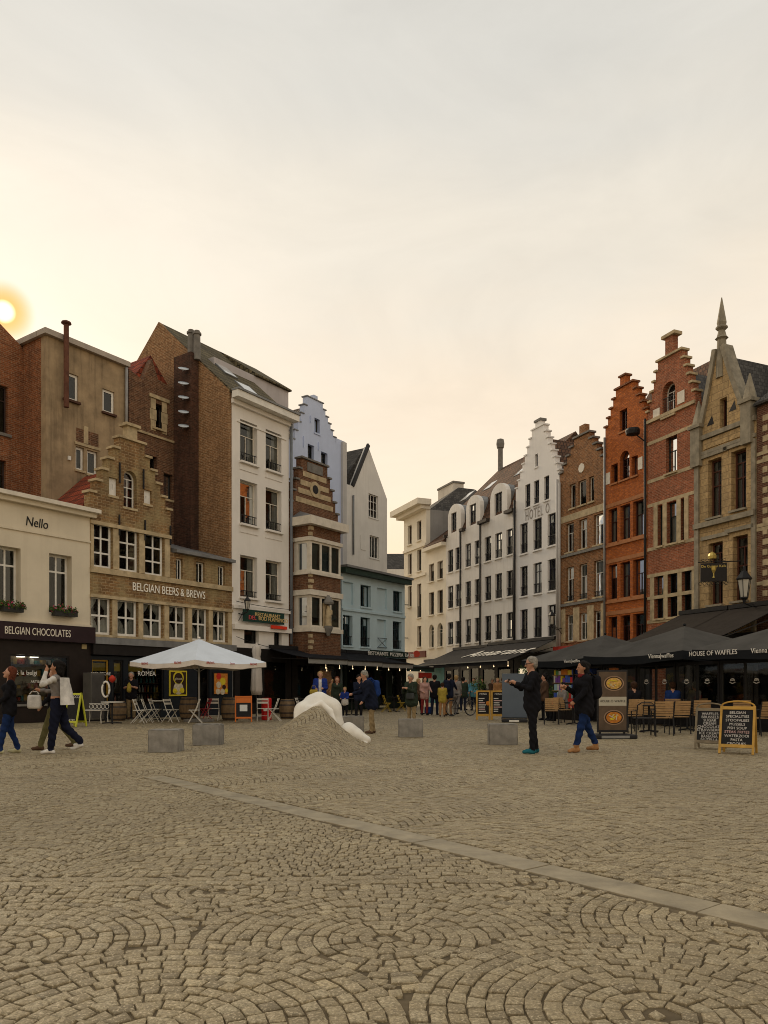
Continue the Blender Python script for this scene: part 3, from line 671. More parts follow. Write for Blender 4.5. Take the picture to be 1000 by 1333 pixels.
# chimney breast with two pots and a stack of round dishes
cs0, czz = LR.sz(b.t0, 266, 470); cs1, _ = LR.sz(b.t0, 240, 470)
soot = brick_mat('soot_brick', (.075, .036, .026), (.05, .028, .020), (.07, .05, .04), stain=.85, soil=(.014, .011, .010))
zch = LR.sz(b.t0 , 255, 466)[1]
part('chimney_breast', soot, b.e, -.62, -.162, cs0 + .2, cs1, 0, zch)
for sy, zz in ((cs0 + .55, 433), (cs0 + .15, 437)):
    zt_ = LR.sz(b.t0, 255, zz)[1]
    MB().lathe([(.16, zch - .3), (.15, zt_ - .2), (.20, zt_ - .18), (.20, zt_ - .1), (.13, zt_ - .08), (.13, zt_)], 10, (-.3, sy, 0)).build('chimney_pot', M_blue, b.e)
for y_ in (478, 497, 515.5, 534.5, 553):
    s_, z_ = LR.sz(b.t0 - .62, 257.5, y_); 
    o = MB().lathe([(.02, -.05), (.12, -.03), (.24, .02), (.245, .03), (.12, -.005), (.02, -.02)], 18).tube([(0, 0, -.05), (.12, .16, -.14)], .02, 6).build('round_dish', mat('dish_white', (.62, .68, .74), .4, .05, 3, 0), b.e, smooth=True)
    o.location = (-.86, cs0 + .42, z_); o.rotation_euler = (R(26), R(-22), 0)
# restaurant sign and red strip light
a0, a1, z0, z1 = b.rect(316, 369, 796, 811, -.2)
part('sign_board', mat('green_sign', (.015, .05, .04), .5, .1, 3, 0), b.e, a0, a1, -.26, -.2, z0, z1)
text('sign_lettering', 'RESTAURANT', .24, mat('sign_yellow', (.75, .55, .25), .5, .2, 9, 0), b.e, ((a0 + a1) / 2 + .2, -.27, z1 - .18), sx=1.15)
text('sign_lettering', 'DEL', .26, mat('sign_red', (.70, .10, .12), .5, .1, 9, 0), b.e, (a0 + .55, -.27, z0 + .18), sx=1.1)
text('sign_lettering', 'BOD FLAMENCO', .26, MATS['sign_yellow'], b.e, (a0 + 1.95, -.27, z0 + .18), sx=1.02)
a0, a1, z0, z1 = b.rect(352, 372, 815, 819, -.2); part('red_strip', mat('red_strip', (.75, .05, .02), .5, .1, 3, 0), b.e, a0, a1, -.3, -.22, z0, z1)
pipe(b.e, b.w + .08, -.10, 3.3, zc - .3, .07, mat('blue_grey_pipe', (.17, .19, .22), .5, .2, 2, .05))
for x0, y0_, x1, y1_, sg in ((302.5, 783, 375, 794, .05), (303, 829, 374, 846, .12)):
    a0, z0 = b.p(x0, y0_); a1, z1 = b.p(x1, y1_); MB().tube([(a0 + (a1 - a0) * f, -.24, z0 + (z1 - z0) * f - sg * 4 * f * (1 - f)) for f in [k / 8 for k in range(9)]], .014, 5).build('cable', M_iron, b.e)
white_house = b

# ---- tall lilac blue stepped gable standing back behind the narrow brick house
BO = 4.2
lil = mat('lilac_blue_render', (.52, .60, .80), .85, .08, .8, .08, 40, streak=.10, soil=(.27, .30, .40))
b = Bld('lilac_house', 'tall lilac blue house with stepped gable and grey pantile roof', LR, 370, 449, BO)
zlE, zrE = b.z(381, 584), b.z(437, 573); bw = b.p(437, 0)[0]; xl_ = b.p(380, 0)[0]
b.win(409.5, 416.5, 545, 564, trans=(), cols=1, fm=M_black, sill=.05, sm=lil, rec=.2)
b.win(400.7, 409, 579, 610, trans=(.5,), cols=1, fm=M_black, sill=.05, sm=lil, rec=.2)
b.win(418, 426.5, 589, 626, trans=(.6,), cols=1, fm=M_black, sill=.05, sm=lil, rec=.2)
za = b.z(411, 521)
gt, caps = steps(bw, zlE, zrE - .2, b.p(404, 0)[0], b.p(417, 0)[0], za, 6, xl=xl_)
b.wall([(xl_, 0), (b.w, 0), (b.w, b.z(449, 575)), (bw + .02, b.z(449, 575) )] + [(bw + .02, gt[0][1])] + gt, lil)
coping(b.e, caps, M_zinc, .36, .06, .05)
part('gable_finial', lil, b.e, b.p(409, 0)[0], b.p(414, 0)[0], .02, .33, za + .065, za + .30)
b.body(9, min(zlE, zrE), lil, a0=xl_)
b.roof_perp(zlE - .3, za - .25, 10, tile_grey, a0=xl_ - .15, a1=bw + .3, ap=b.p(410, 0)[0])
part('corner_pier', mat('pier_render', (.50, .49, .48), .85, .1, 1, .1, streak=.2), b.e, b.p(444, 0)[0], b.w + .02, -.14, -.004, 0, b.z(449, 577))
for x0, y0_, y1_ in ((395, 568, 582), (404, 541, 550), (414.5, 576, 586)): a = b.p(x0, 0)[0]; MB().bar((a, -.03, b.z(x0, y0_)), (a, -.03, b.z(x0, y1_)), .05).build('wall_anchor', lil, b.e)

# ---- narrow brick house with stone banded gable and two-storey bay
b = Bld('narrow_brick_house', 'narrow brown brick house with stone banded stepped gable and white framed bay', LR, 377, 446)
brick_band = brick_mat('brown_bay_brick', (.125, .060, .034), (.095, .048, .030), (.15, .11, .08), stain=.45)
gw = b.p(440, 0)[0]; zE2 = b.z(378, 668); za = b.z(406, 601)
gt, caps = steps(gw, zE2, zE2, gw / 2 - .8, gw / 2 + .8, za, 5)
b.wall([(0, 0), (gw, 0)] + gt, brick_band); coping(b.e, caps, M_blue, .36, .09, .09)
b.body(BO - .1, zE2, brick_dark, a1=gw); b.roof_perp(zE2 + .01, za - .7, BO - .1, tile_brown, a0=-.02, a1=gw + .05)
for k, y_ in enumerate((620, 632, 643, 655)):
    zq = b.z(406, y_); f = (zq - zE2) / (za - zE2); half = gw / 2 * (1 - f) + .75 * f - .12
    b.band('stone_band', M_stone, gw / 2 - half, gw / 2 + half, zq - .13, zq + .13, .02)
zq = b.z(408, 637); MB().tube([(gw / 2, -.05, zq), (gw / 2, -.022, zq)], .40, 20).build('oval_medallion', M_stone, b.e); MB().tube([(gw / 2, -.06, zq), (gw / 2, -.051, zq)], .22, 20).build('medallion_recess', M_black, b.e)
part('gable_cresting', M_blue, b.e, gw / 2 - .6, gw / 2 + .6, -.04, .3, za - .55, za - .1)
# bay: projects in front of the wall
bp = 1.05
bx0 = LR.tz(404, 0, -bp)[0] - b.t0; bx1 = LR.tz(443.5, 0, -bp)[0] - b.t0
def bz(y_): return LR.tz(404, y_, -bp)[1]
bay = empty('bay', (0, 0, 0)); bay.parent = b.e; bay.name = 'bay'
zb = [bz(861), bz(822), bz(816), bz(774), bz(767), bz(747), bz(743), bz(703), bz(698), bz(684)]
def bay_block(n, m, z0, z1, e=0.): return part(n, m, bay, bx0 - e, bx1 + e, -bp - e, -.003, z0 + .002, z1 - .002)
bay_block('brick_apron', brick_band, 2.6, zb[1]); bay_block('bay_sill', M_cream, zb[1], zb[2], .10)
bay_block('bay_sill', M_cream, zb[3], zb[4], .10); bay_block('brick_apron', brick_band, zb[4], zb[5]); bay_block('bay_sill', M_cream, zb[5], zb[6], .10)
bay_block('bay_sill', M_cream, zb[7], zb[8], .08); bay_block('brick_apron', brick_band, zb[8], bz(683)); bay_block('bay_cornice', M_cream, bz(683), bz(672), .30)
v = [(bx0 - .25, -bp - .25, bz(672)), (bx1 + .25, -bp - .25, bz(672)), (bx1 + .25, -.003, bz(672)), (bx0 - .25, -.003, bz(672)), (bx0 + .4, -.05, bz(672) + .45), (bx1 - .4, -.05, bz(672) + .45)]
MB().add(v, [(0, 1, 5, 4), (1, 2, 5), (3, 0, 4), (2, 3, 4, 5), (0, 3, 2, 1)]).build('bay_roof', M_zinc, bay)
for lo, hi in ((2, 3), (6, 7)):
    z0, z1 = zb[lo] + .003, zb[hi] - .003; w_ = bx1 - bx0; cells = []
    for k in range(3):
        c0 = bx0 + .10 + (w_ - .12) * k / 3; cells.append([(c0 + .03, z0 + .10), (c0 + (w_ - .12) / 3 - .10, z0 + .10), (c0 + (w_ - .12) / 3 - .10, z1 - .10), (c0 + .03, z1 - .10)])
    fr = MB().plate([(bx0, z0), (bx1, z0), (bx1, z1), (bx0, z1)], cells, -bp, -bp + .09).build('bay_window', M_cream, bay)
    for c in cells: MB().add([(p[0], -bp + .05, p[1]) for p in c], [(0, 1, 2, 3)]).build('pane', M_glass, fr)
    mb = MB().plate([(-bp + .092, z0), (-.004, z0), (-.004, z1), (-bp + .092, z1)], [[(-bp + .22, z0 + .1), (-.28, z0 + .1), (-.28, z1 - .1), (-bp + .22, z1 - .1)]], bx0, bx0 + .09)
    mb.v = [(y, x, z) for x, y, z in mb.v]; fs = mb.build('bay_window', M_cream, bay)
    MB().add([(bx0 + .05, -bp + .22, z0 + .1), (bx0 + .05, -.28, z0 + .1), (bx0 + .05, -.28, z1 - .1), (bx0 + .05, -bp + .22, z1 - .1)], [(0, 1, 2, 3)]).build('pane', M_glass, fs)
    part('bay_side', M_cream, bay, bx1 - .09, bx1, -bp + .092, -.004, z0, z1)
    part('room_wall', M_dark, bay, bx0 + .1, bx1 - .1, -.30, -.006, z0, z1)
    part('roller_blind', mat('green_grey_blind', (.12, .16, .16), .8, .2, 2, 0), bay, bx0 + .12, bx1 - .12, -bp + .2, -bp + .21, z0 + .5 * (lo == 2), z1)
for z0 in (zb[4], zb[1] - .9, zb[8]):
    for k in range(3): part('corner_stone', M_stone, bay, bx0 - .015, bx0 + .16 + .1 * (k % 2), -bp - .015, -bp + .12, z0 + .05 + k * .28, z0 + .22 + k * .28)
narrow = b

# ---- white gabled house standing back, and the pale blue house in front of it
b = Bld('gabled_white_house', 'white house with steep plain gable behind the low pale blue house', LR, 449.6, 504, BO + .6)
wg = mat('grey_white_render', (.70, .68, .64), .85, .1, .8, .1, streak=.22, soil=(.3, .27, .23))
b.win(480, 492.5, 644, 674, trans=(.35, .7), cols=3, fm=M_white, sill=.04, sm=wg, rec=.12)
b.win(481.5, 493.5, 698, 726.5, trans=(), cols=3, fm=M_white, sill=.04, sm=wg, rec=.12)
ap = b.p(479.5, 581); lf = b.p(459.5, 633); rf = b.p(504, 650); ll = b.p(451, 634)
b.wall([(0, 0), (b.w, 0), (b.w, rf[1]), ap, lf, (0, lf[1])], wg)
a0, a1, z0, z1 = b.rect(469.5, 476, 697, 716); b.band('blind_panel', wg, a0, a1, z0, z1, .03)
b.body(8, min(rf[1], lf[1]) - .1, wg)
MB().plate([(.0, lf[1] - .05), (b.w - .02, rf[1] - .12), (ap[0], ap[1] - .05)], [], .36, 8).build('roof', slate, b.e)
mb = MB()
for (p0, p1) in ((lf, ap),): mb.bar((p0[0] - .06, -.02, p0[1] + .02), (p1[0], -.02, p1[1] + .10), .25, .13, up=(0, 1, 0))
mb.build('verge_board', M_iron, b.e)
pipe(b.e, b.p(459, 0)[0], -.08, b.z(459, 722), b.z(459, 645), .06, M_zinc)
dx = b.p(455, 0)[0]; part('dormer', M_zinc, b.e, dx - .5, dx + .35, .6, 2.6, lf[1], b.z(455, 606, 1.))
b = Bld('pale_blue_house', 'low pale blue house with green cornice and blind window panels', LR, 445, 527)
pb = mat('pale_blue_render', (.49, .63, .70), .8, .08, .8, .08, streak=.12, soil=(.2, .26, .3))
zt = b.z(445, 738)
teal_f = mat('dark_teal_frame', (.02, .05, .06), .45, .2, 3, 0)
zr1 = (b.z(476, 790), b.z(476, 762)); zr2 = (b.z(476, 842), b.z(476, 804))
for x0, x1, bl in ((446.5, 460, 1), (469.4, 483, 0), (491, 504, 1), (512, 523.5, 0)):
    a0, a1 = b.p(x0, 0)[0], b.p(x1, 0)[0]
    if bl:
        b.holes.append([(a0, zr1[0]), (a1, zr1[0]), (a1, zr1[1]), (a0, zr1[1])]); part('blind_panel', pb, b.e, a0, a1, .12, .2, zr1[0], zr1[1])
    else: window(b.e, b.holes, a0, a1, *zr1, fm=teal_f, trans=(), cols=2, sill=.06, sm=pb, rec=.2)
for x0, x1, bl in ((446.5, 459, 0), (469.4, 482, 0), (491, 503, 1), (511.5, 523, 0)):
    a0, a1 = b.p(x0, 0)[0], b.p(x1, 0)[0]
    if bl:
        b.holes.append([(a0, zr2[0]), (a1, zr2[0]), (a1, zr2[1]), (a0, zr2[1])]); part('blind_panel', pb, b.e, a0, a1, .12, .2, zr2[0], zr2[1])
        MB().bar((a0, -.04, zr2[0] + .02), (a1, -.04, zr2[0] + .02), .03).bar((a0, -.04, zr2[0] + .55), (a1, -.04, zr2[0] + .55), .03).bar((a0, -.04, zr2[0]), (a1, -.04, zr2[0] + .55), .02).bar((a1, -.04, zr2[0]), (a0, -.04, zr2[0] + .55), .02).build('balcony_rail', M_iron, b.e)
    else: window(b.e, b.holes, a0, a1, *zr2, fm=teal_f, trans=(.72,), cols=2, sill=.06, sm=pb, rec=.2, grille=.5)
b.wall([(0, 0), (b.w, 0), (b.w, zt), (0, zt)], pb)
b.body(BO, zt - .01, pb)
part('cornice', mat('dark_green_cornice', (.03, .055, .045), .5, .2, 3, 0), b.e, -.1, b.w + .25, -.35, -.002, zt - .30, zt - .02); part('cornice', M_zinc, b.e, -.1, b.w + .30, -.45, .3, zt - .018, zt + .10)
part('roof', M_zinc, b.e, 0, b.w, .31, BO, zt - .005, zt + .09)
zq = (zr1[0] + zr2[1]) / 2; b.band('string_course', pb, 0, b.w, zq - .05, zq + .06, .07); zq = zr1[0] - .25; b.band('string_course', pb, 0, b.w, zq - .03, zq + .03, .04)
blue_house = b

# small gabled roof far down the lane between the two rows
p = at(515, 741, 95)
o = empty('far_house', (p.x, p.y, 0), 0, 'distant dark roofed house with pale scrolled gable at end of lane', 'house')
part('wall', wg, o, -3.2, 3.6, 0, 8, 0, p.z); MB().add([(-3.2, .5, p.z), (2.2, .5, p.z), (2.2, 8, p.z), (-3.2, 8, p.z), (-3.2, 4, p.z + 2.6), (2.2, 4, p.z + 2.6)], [(0, 1, 5, 4), (2, 3, 4, 5), (1, 2, 5), (3, 0, 4), (0, 3, 2, 1)]).build('roof', slate, o)
MB().plate([(1.6, p.z - .5), (3.6, p.z - .5), (3.6, p.z + .6), (3.1, p.z + 1.6), (3.1, p.z + 2.6), (2.8, p.z + 3.0), (2.4, p.z + 2.6), (2.4, p.z + 1.6), (1.6, p.z + .6)], [], -.2, .3).build('scrolled_gable', M_stone, o); MB().lathe([(.1, 0), (.16, .3), (.35, .6), (.35, .9), (.05, 1.2)], 8, (2.8, .05, p.z + 3.0)).build('finial', M_blue, o)
# ------------------------------------------------------------------ right-hand row
far_cream = mat('ivory_render', (.75, .69, .58), .85, .08, .8, .08, streak=.15, soil=(.38, .32, .24))
brown_f = mat('brown_window_frame', (.10, .06, .045), .5, .2, 4, 0)
b = Bld('corner_house', 'tall ivory house with heavy projecting cornice and grey blank end wall at lane corner', RR, 526, 555)
zt = b.z(554, 663)
for (x0, x1), rows in (((531, 536), ((684, 709), (721, 748), (763, 790))), ((543, 548.5), ((678, 703.5), (715.5, 743.5), (760, 804), (815, 842)))):
    for yt, yb in rows: b.win(x0, x1, yt, yb, trans=(.7,), cols=1, fm=brown_f, sill=.12, sm=far_cream, rec=.2, split=False, grille=.9 if yb == 804 else None)
b.wall([(0, 0), (b.w, 0), (b.w, zt), (0, zt)], far_cream)
b.body(9, zt - .01, mat('grey_end_wall', (.30, .29, .28), .9, .15, .8, .1, streak=.3))
part('cornice', far_cream, b.e, -.5, b.w + .1, -.5, .3, zt + .002, zt + .3); part('cornice', far_cream, b.e, -.9, b.w + .3, -.9, .3, zt + .302, zt + .75)
MB().add([(0, .32, zt), (b.w, .32, zt), (b.w, 9, zt), (0, 9, zt), (b.w * .5, 4, zt + 2.6), (b.w * .5, 5.5, zt + 2.6)], [(0, 1, 4), (1, 2, 5, 4), (2, 3, 5), (3, 0, 4, 5), (0, 3, 2, 1)]).build('roof', slate, b.e)
for yy in (713, 751): zq = b.z(548, yy - 2); b.band('string_course', far_cream, 0, b.w, zq - .1, zq + .1, .12)
b.band('red_shop_band', mat('dull_red_band', (.14, .05, .04), .7), 0, b.w, b.z(545, 856), b.z(545, 848), .1)
# tall black blade sign
p = RR.pt(b.t0 + b.p(531, 0)[0], -.75)
z0, z1 = b.z(533, 836, -.5), b.z(533, 778, -.5)
o = empty('blade_sign', (p.x, p.y, z0), RR.ang + PI / 2, 'tall narrow black vertical sign with pink lettering on ivory corner house', 'sign')
part('board', M_black, o, -.36, .36, -.08, .08, 0, z1 - z0); text('lettering', 'EL TORITO', .50, mat('pink_letters', (.42, .28, .28), .6, .2, 8, 0), o, (0, -.09, (z1 - z0) / 2), rot=(R(90), R(-90), 0), sx=(z1 - z0 - .3) / 2.55)
part('bracket', M_iron, o, .36, .80, -.03, .03, .4, .46); part('bracket', M_iron, o, .36, .80, -.03, .03, z1 - z0 - .46, z1 - z0 - .4)
corner = b
b = Bld('low_ivory_house', 'low ivory house with two arched windows next to the tall corner house', RR, 555, 581, shift=.01)
zt = b.z(580, 706)
for x0, x1 in ((558.5, 565), (569.5, 576.5)):
    for yt, yb, ar in ((734, 757), (771, 800.5), (813, 843)) and ((734, 757, 0), (771, 800.5, 0), (813, 843, 1)):
        a0, a1, z0, z1 = b.rect(x0, x1, yt, yb, xr=562); window(b.e, b.holes, a0, a1, z0, z1, arch=(a1 - a0) / 2 if ar else 0, trans=(.6,), cols=1 if not ar else 2, fm=M_cream if ar else brown_f, sill=.15, sm=far_cream, rec=.2, split=False)
b.wall([(0, 0), (b.w, 0), (b.w, zt), (0, zt)], far_cream); b.body(8, zt - .01, far_cream)
b.roof_par([(-.3, zt + .02), (-.3, zt + .12), (4, zt + 3.2), (8, zt + .12), (8, zt + .02)], 0, b.w, tile_brown)
part('cornice', far_cream, b.e, 0, b.w, -.4, -.002, zt - .25, zt + .01)

# ---- white terrace with three arched dormers
bf = mat('blue_black_frame', (.022, .022, .035), .4, .2, 4, 0)
wr = mat('white_row_render', (.78, .75, .71), .8, .09, .6, .08, streak=.32, soil=(.36, .29, .19))
def zrow(bb, xr, rows): return [(bb.z(xr, yb), bb.z(xr, yt)) for yt, yb in rows]
rows3 = ((688.4, 722), (742.7, 776), (797, 830.7))
whites = []
for nm, lab, x0, x1, cols, dx in (('terrace_house', 'white terrace house with one dormer beside the low ivory house', 581, 601.5, ((583, 590), (593, 600.5)), (587, 594, 583, 600)),
                              ('terrace_house', 'middle white terrace house with arched dormer between two white neighbours', 601.5, 627.5, ((606, 613), (618, 626)), (611, 619.5, 606.5, 625)),
                              ('terrace_house', 'widest white terrace house with three window columns beside stepped gable hotel', 627.5, 671.5, ((631, 639.5), (644.6, 653.6), (659.4, 668.8)), (643.6, 653.2, 638, 660))):
    b = Bld(nm, lab, RR, x0, x1, shift=.01); whites.append(b)
    tr, _ = RR.tz(664, 0); ref = [(RR.tz(664, yb)[1], RR.tz(664, yt)[1]) for yt, yb in rows3]
    ze = RR.tz(669, 664)[1]
    for c0, c1 in cols:
        a0, a1 = b.p(c0, 0)[0], b.p(c1, 0)[0]
        for z0, z1 in ref: window(b.e, b.holes, a0, a1, z0, z1, fm=bf, curtain=random.choice((None, None, 'split', 'split', 'full')), trans=(.72,), cols=2, sill=.10, sm=wr, rec=.14, split=False, grille=.55, fw=.07)
    b.wall([(0, 0), (b.w, 0), (b.w, ze), (0, ze)], wr); b.body(9, ze - .01, wr)
    zk = ze + 2.0; zridge = RR.tz(640, 620, 4.5)[1]
    b.roof_par([(.02, ze + .004), (.9, zk), (4.6, zridge + .3), (9, ze + .3), (9, ze + .004)], .01, b.w - .01, tile_brown)
    d0, d1 = b.p(dx[2], 0)[0], b.p(dx[3], 0)[0]; w0, w1 = b.p(dx[0], 0)[0], b.p(dx[1], 0)[0]
    dz1 = ze + 2.15; hol = []
    dorm = empty('dormer', (0, 0, 0)); dorm.parent = b.e
    zz0, zz1 = ze + .12, ze + 1.55
    wo = window(dorm, hol, w0, w1, zz0, zz1, fm=bf, trans=(.7,), cols=2, sill=0, rec=.12, split=False, y0=.02, plain=False)
    MB().plate(arch_pts(d0, d1, ze - .3, dz1, (d1 - d0) * .42), hol, .02, .32).build('dormer_front', wr, dorm)
    arc = arch_pts(d0 + .06, d1 - .06, ze, dz1 - .03, (d1 - d0) * .42)
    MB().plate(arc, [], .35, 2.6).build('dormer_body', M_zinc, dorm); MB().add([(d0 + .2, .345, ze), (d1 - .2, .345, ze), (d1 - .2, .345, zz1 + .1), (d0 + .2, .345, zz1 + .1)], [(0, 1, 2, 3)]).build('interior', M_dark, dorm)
    for g0, g1 in ((.0, d0 - .02), (d1 + .02, b.w)):
        if g1 - g0 > .15: part('gutter', mat('dark_gutter', (.045, .035, .03), .6, .2, 3, 0), b.e, g0 + .02, g1 - .02, -.28, .0, ze - .12, ze + .08)
    pipe(b.e, b.w - .10, -.09, 3.4, ze - .05, .06, M_iron)
b = whites[1]
fx, fz0 = RR.tz(651.5, 608, 4.4); fz1 = RR.tz(651.5, 571, 4.4)[1]
MB().lathe([(.19, fz0 - 1.5), (.19, fz1 - .75), (.26, fz1 - .72), (.31, fz1 - .4), (.26, fz1 - .08), (.06, fz1)], 12, (RR.tz(651.5, 0, 4.4)[0] - whites[2].t0, 4.4, 0)).build('flue', M_blue, whites[2].e)
for x_, y_, bb in ((609, 634, whites[1]), (640, 616, whites[2]), (681, 607, whites[2])):
    yy = 2.6; zc_ = zk + (zridge - zk) * (yy - .9) / 3.7; M = Matrix.Translation((min(bb.w - 1.0, RR.tz(x_, 0, yy)[0] - bb.t0), yy, zc_ + .10)) @ Matrix.Rotation(math.atan2(zridge - zk, 3.7), 4, 'X')
    so_ = MB().box(-.5, .5, -.6, .6, -.1, .04, M).build('skylight', M_zinc, bb.e); MB().box(-.43, .43, -.53, .53, .042, .046, M).build('pane', mat('skylight_glass', (.5, .52, .54)), so_)
le = bpy.data.objects['low_ivory_house']; lt0 = RR.tz(555, YH, 0)[0] + .01
c0, zc_ = RR.tz(577, 638, 4.7); c1 = RR.tz(597, 638, 4.7)[0]
part('chimney', mat('pale_chimney', (.60, .56, .50), .9, .15, 1, .1, streak=.3), le, c0 - lt0, c1 - lt0, 4.2, 5.2, ze - 2, zc_ - .1); part('chimney_cap', M_blue, le, c0 - lt0 - .07, c1 - lt0 + .07, 4.13, 5.27, zc_ - .098, zc_ + .06)

# ---- hotel with white stepped gable
b = Bld('hotel', 'white hotel with tall stepped gable and carved hotel name', RR, 671.5, 728.5, shift=.01)
hw = mat('hotel_white', (.82, .80, .78), .8, .06, .6, .08, streak=.14, soil=(.42, .38, .33))
for yt, yb in ((674.8, 715.4), (732.5, 772.5), (790.4, 830)):
    for x0, x1 in ((677.3, 687), (694.4, 705.3), (713, 724.5)): b.win(x0, x1, yt, yb, xr=700, trans=(.72,), cols=2, fm=bf, curtain=random.choice((None, 'split', 'split', 'drape')), sill=.10, sm=hw, rec=.14, grille=.6, fw=.07, split=False)
for x0, x1 in ((683.7, 690.5), (695, 702), (708.4, 715)): b.win(x0, x1, 625.4, 656, xr=698.5, trans=(.62,), cols=2, fm=bf, sill=.08, sm=hw, rec=.12, grille=.4, split=False, curtain='full')
b.win(696.4, 700.2, 591, 607.6, trans=(), cols=1, fm=bf, sill=.05, sm=hw, split=False)
zlE = b.z(671.5, 651); zrE = b.z(728.5, 616); za = b.z(700, 557); zE = (zlE + zrE) / 2
gt, caps = steps(b.w, zE, zE, b.p(695.5, 0)[0], b.p(705, 0)[0], za, 8)
b.wall([(0, 0), (b.w, 0)] + gt, hw); coping(b.e, caps, hw, .36, .08, .05)
part('gable_finial', hw, b.e, b.p(697, 0)[0], b.p(703.5, 0)[0], .0, .34, za + .085, b.z(700, 549)); part('finial_cap', M_blue, b.e, b.p(696, 0)[0], b.p(704.5, 0)[0], -.06, .4, b.z(700, 549) + .002, b.z(700, 547) + .05)
b.body(9, zE, hw); b.roof_perp(zE + .005, za - .5, 9, tile_brown, a0=0, a1=b.w)
t0_, t1_ = b.p(684, 0)[0], b.p(716, 0)[0]
text('wall_lettering', 'HOTEL O', .85, mat('pale_letters', (.33, .30, .27), .8, .1, 3, 0), b.e, ((t0_ + t1_) / 2, -.012, b.z(700, 667)), space=1.25, sx=(t1_ - t0_) / 4.3)
pipe(b.e, b.w - .08, -.10, 3.4, zE - .1, .08, mat('white_pipe', (.5, .48, .46), .6, .1, 2, 0)); pipe(b.e, .02, -.12, 3.4, zlE - .05, .07, M_iron)
hotel = b

# ---- brown brick stepped gable with white sashes
b = Bld('brown_gable_house', 'brown brick house with dark stepped gable and white sash windows beside hotel', RR, 729.5, 788)
bk1 = brick_mat('brown_orange_brick', (.22, .105, .045), (.16, .078, .038), (.24, .18, .12), stain=.4)
for yt, yb in ((675.5, 714), (734, 780), (798, 833)):
    for x0, x1 in ((737.3, 747), (754.3, 764.5), (773.2, 785.5)): b.win(x0, x1, yt, yb, xr=759.5, curtain=random.choice((None, 'split', 'full')), trans=(.66,), cols=2, topcols=1, fm=M_white, sill=.1, sm=M_stone, rec=.14, grille=.3 if yt == 734 else None)
for x0, x1 in ((741.8, 749.4), (752.8, 763.4), (766.8, 773.5)): b.win(x0, x1, 625, 657, xr=758, trans=(), cols=1, fm=M_cream, sill=.08, sm=M_stone, rec=.12)
zE = b.z(758, 615); za = b.z(760, 566)
gt, caps = steps(b.w, zE, zE, b.w / 2 - .35, b.w / 2 + .35, za, 5)
b.wall([(0, 0), (b.w, 0)] + gt, bk1); coping(b.e, caps, M_blue, .36, .10, .10)
b.body(9, zE, brick_dark); b.roof_perp(zE + .005, za - .7, 9, tile_brown)
b.roof_par([(2.6, zE), (6.5, RR.tz(783, 541, 6.5)[1]), (11, zE)], .05, b.w + 1.5, tile_brown, 'rear_roof')
part('gable_finial', bk1, b.e, b.w / 2 - .25, b.w / 2 + .25, .02, .33, za + .105, za + .6)
zq = b.z(758, 668); b.band('stone_band', M_stone, 0, b.w, zq - .22, zq + .15, .02)
for yy in (718, 784): zq = b.z(759.5, yy); b.band('stone_ledge', M_blue, 0, b.w, zq - .08, zq + .06, .10)
z0, z1 = b.z(759.5, 834), b.z(759.5, 787); 
for k, xx in enumerate((732.5, 750.5, 769, 787)): a = b.p(xx, 0)[0]; b.band('stone_pier', M_stone, max(.01, a - .28), min(b.w - .01, a + .28), z0, z1 - .1, .025)
part('red_awning_box', mat('red_box', (.35, .03, .02), .6, .2, 3, 0), b.e, 0, b.w, -.5, -.10, b.z(759, 845), b.z(759, 840))
a = b.w / 2; MB().tube([(a, -.04, b.z(758, 609)), (a, -.004, b.z(758, 609))], .26, 8).build('rosette', M_cream, b.e)
pipe(b.e, .07, -.1, 3.3, zE - .1, .07, MATS['white_pipe'])

# ---- orange brick stepped gable
b = Bld('orange_gable_house', 'bright orange brick house with stepped gable and dark red triple windows', RR, 788.3, 843)
bk2 = brick_mat('orange_brick', (.38, .105, .022), (.31, .085, .020), (.22, .09, .045), stain=.30, soil=(.09, .025, .012))
ox = mat('oxblood_frame', (.06, .022, .018), .5, .2, 4, 0); orst = mat('orange_trim', (.40, .17, .07), .8, .2, 4, .2)
for yt, yb in ((657, 702), (731.5, 777.5), (801, 836)):
    for x0, x1 in ((792.3, 803.5), (807.8, 820.3), (824.3, 838.5)): b.win(x0, x1, yt, yb, xr=814, curtain=random.choice((None, None, 'split')), trans=(.62,), cols=2, topcols=1, fm=ox, sill=.06, sm=orst, rec=.2)
    zq = b.z(814, yt - 5); b.band('stone_band', orst, 0, b.w, zq - .10, zq + .10, .03); zq = b.z(814, yb + 3.5); b.band('stone_ledge', orst, 0, b.w, zq - .07, zq + .05, .08)
a0, a1, z0, z1 = b.rect(807.3, 819.4, 587, 624, xr=813); window(b.e, b.holes, a0, a1, z0, z1, arch=(a1 - a0) / 2, trans=(.5,), cols=2, fm=ox, sill=.08, sm=orst, rec=.2)
for x0, x1 in ((795.8, 804.3), (822.3, 830.5)): b.win(x0, x1, 599, 624, xr=813, trans=(), cols=1, fm=ox, sill=.08, sm=orst, rec=.2)
b.win(806.8, 816.6, 533, 561, trans=(), cols=2, fm=ox, sill=.07, sm=orst, rec=.15)
zE = b.z(815, 553); za = b.z(812, 503)
zE = (b.z(788, 577) + b.z(843, 533)) / 2
gt, caps = steps(b.w, zE, zE, b.w / 2 - .55, b.w / 2 + .30, za, 5)
b.wall([(0, 0), (b.w, 0)] + gt, bk2); coping(b.e, caps, brick_rust, .36, .09, .09)
b.body(9, zE, bk2); b.roof_perp(zE + .005, za - .6, 9, tile_red)
part('gable_finial', bk2, b.e, b.w / 2 - .45, b.w / 2 - .05, .02, .33, za + .095, za + .55); part('finial_cap', brick_rust, b.e, b.w / 2 - .53, b.w / 2 + .03, -.05, .4, za + .552, za + .64)
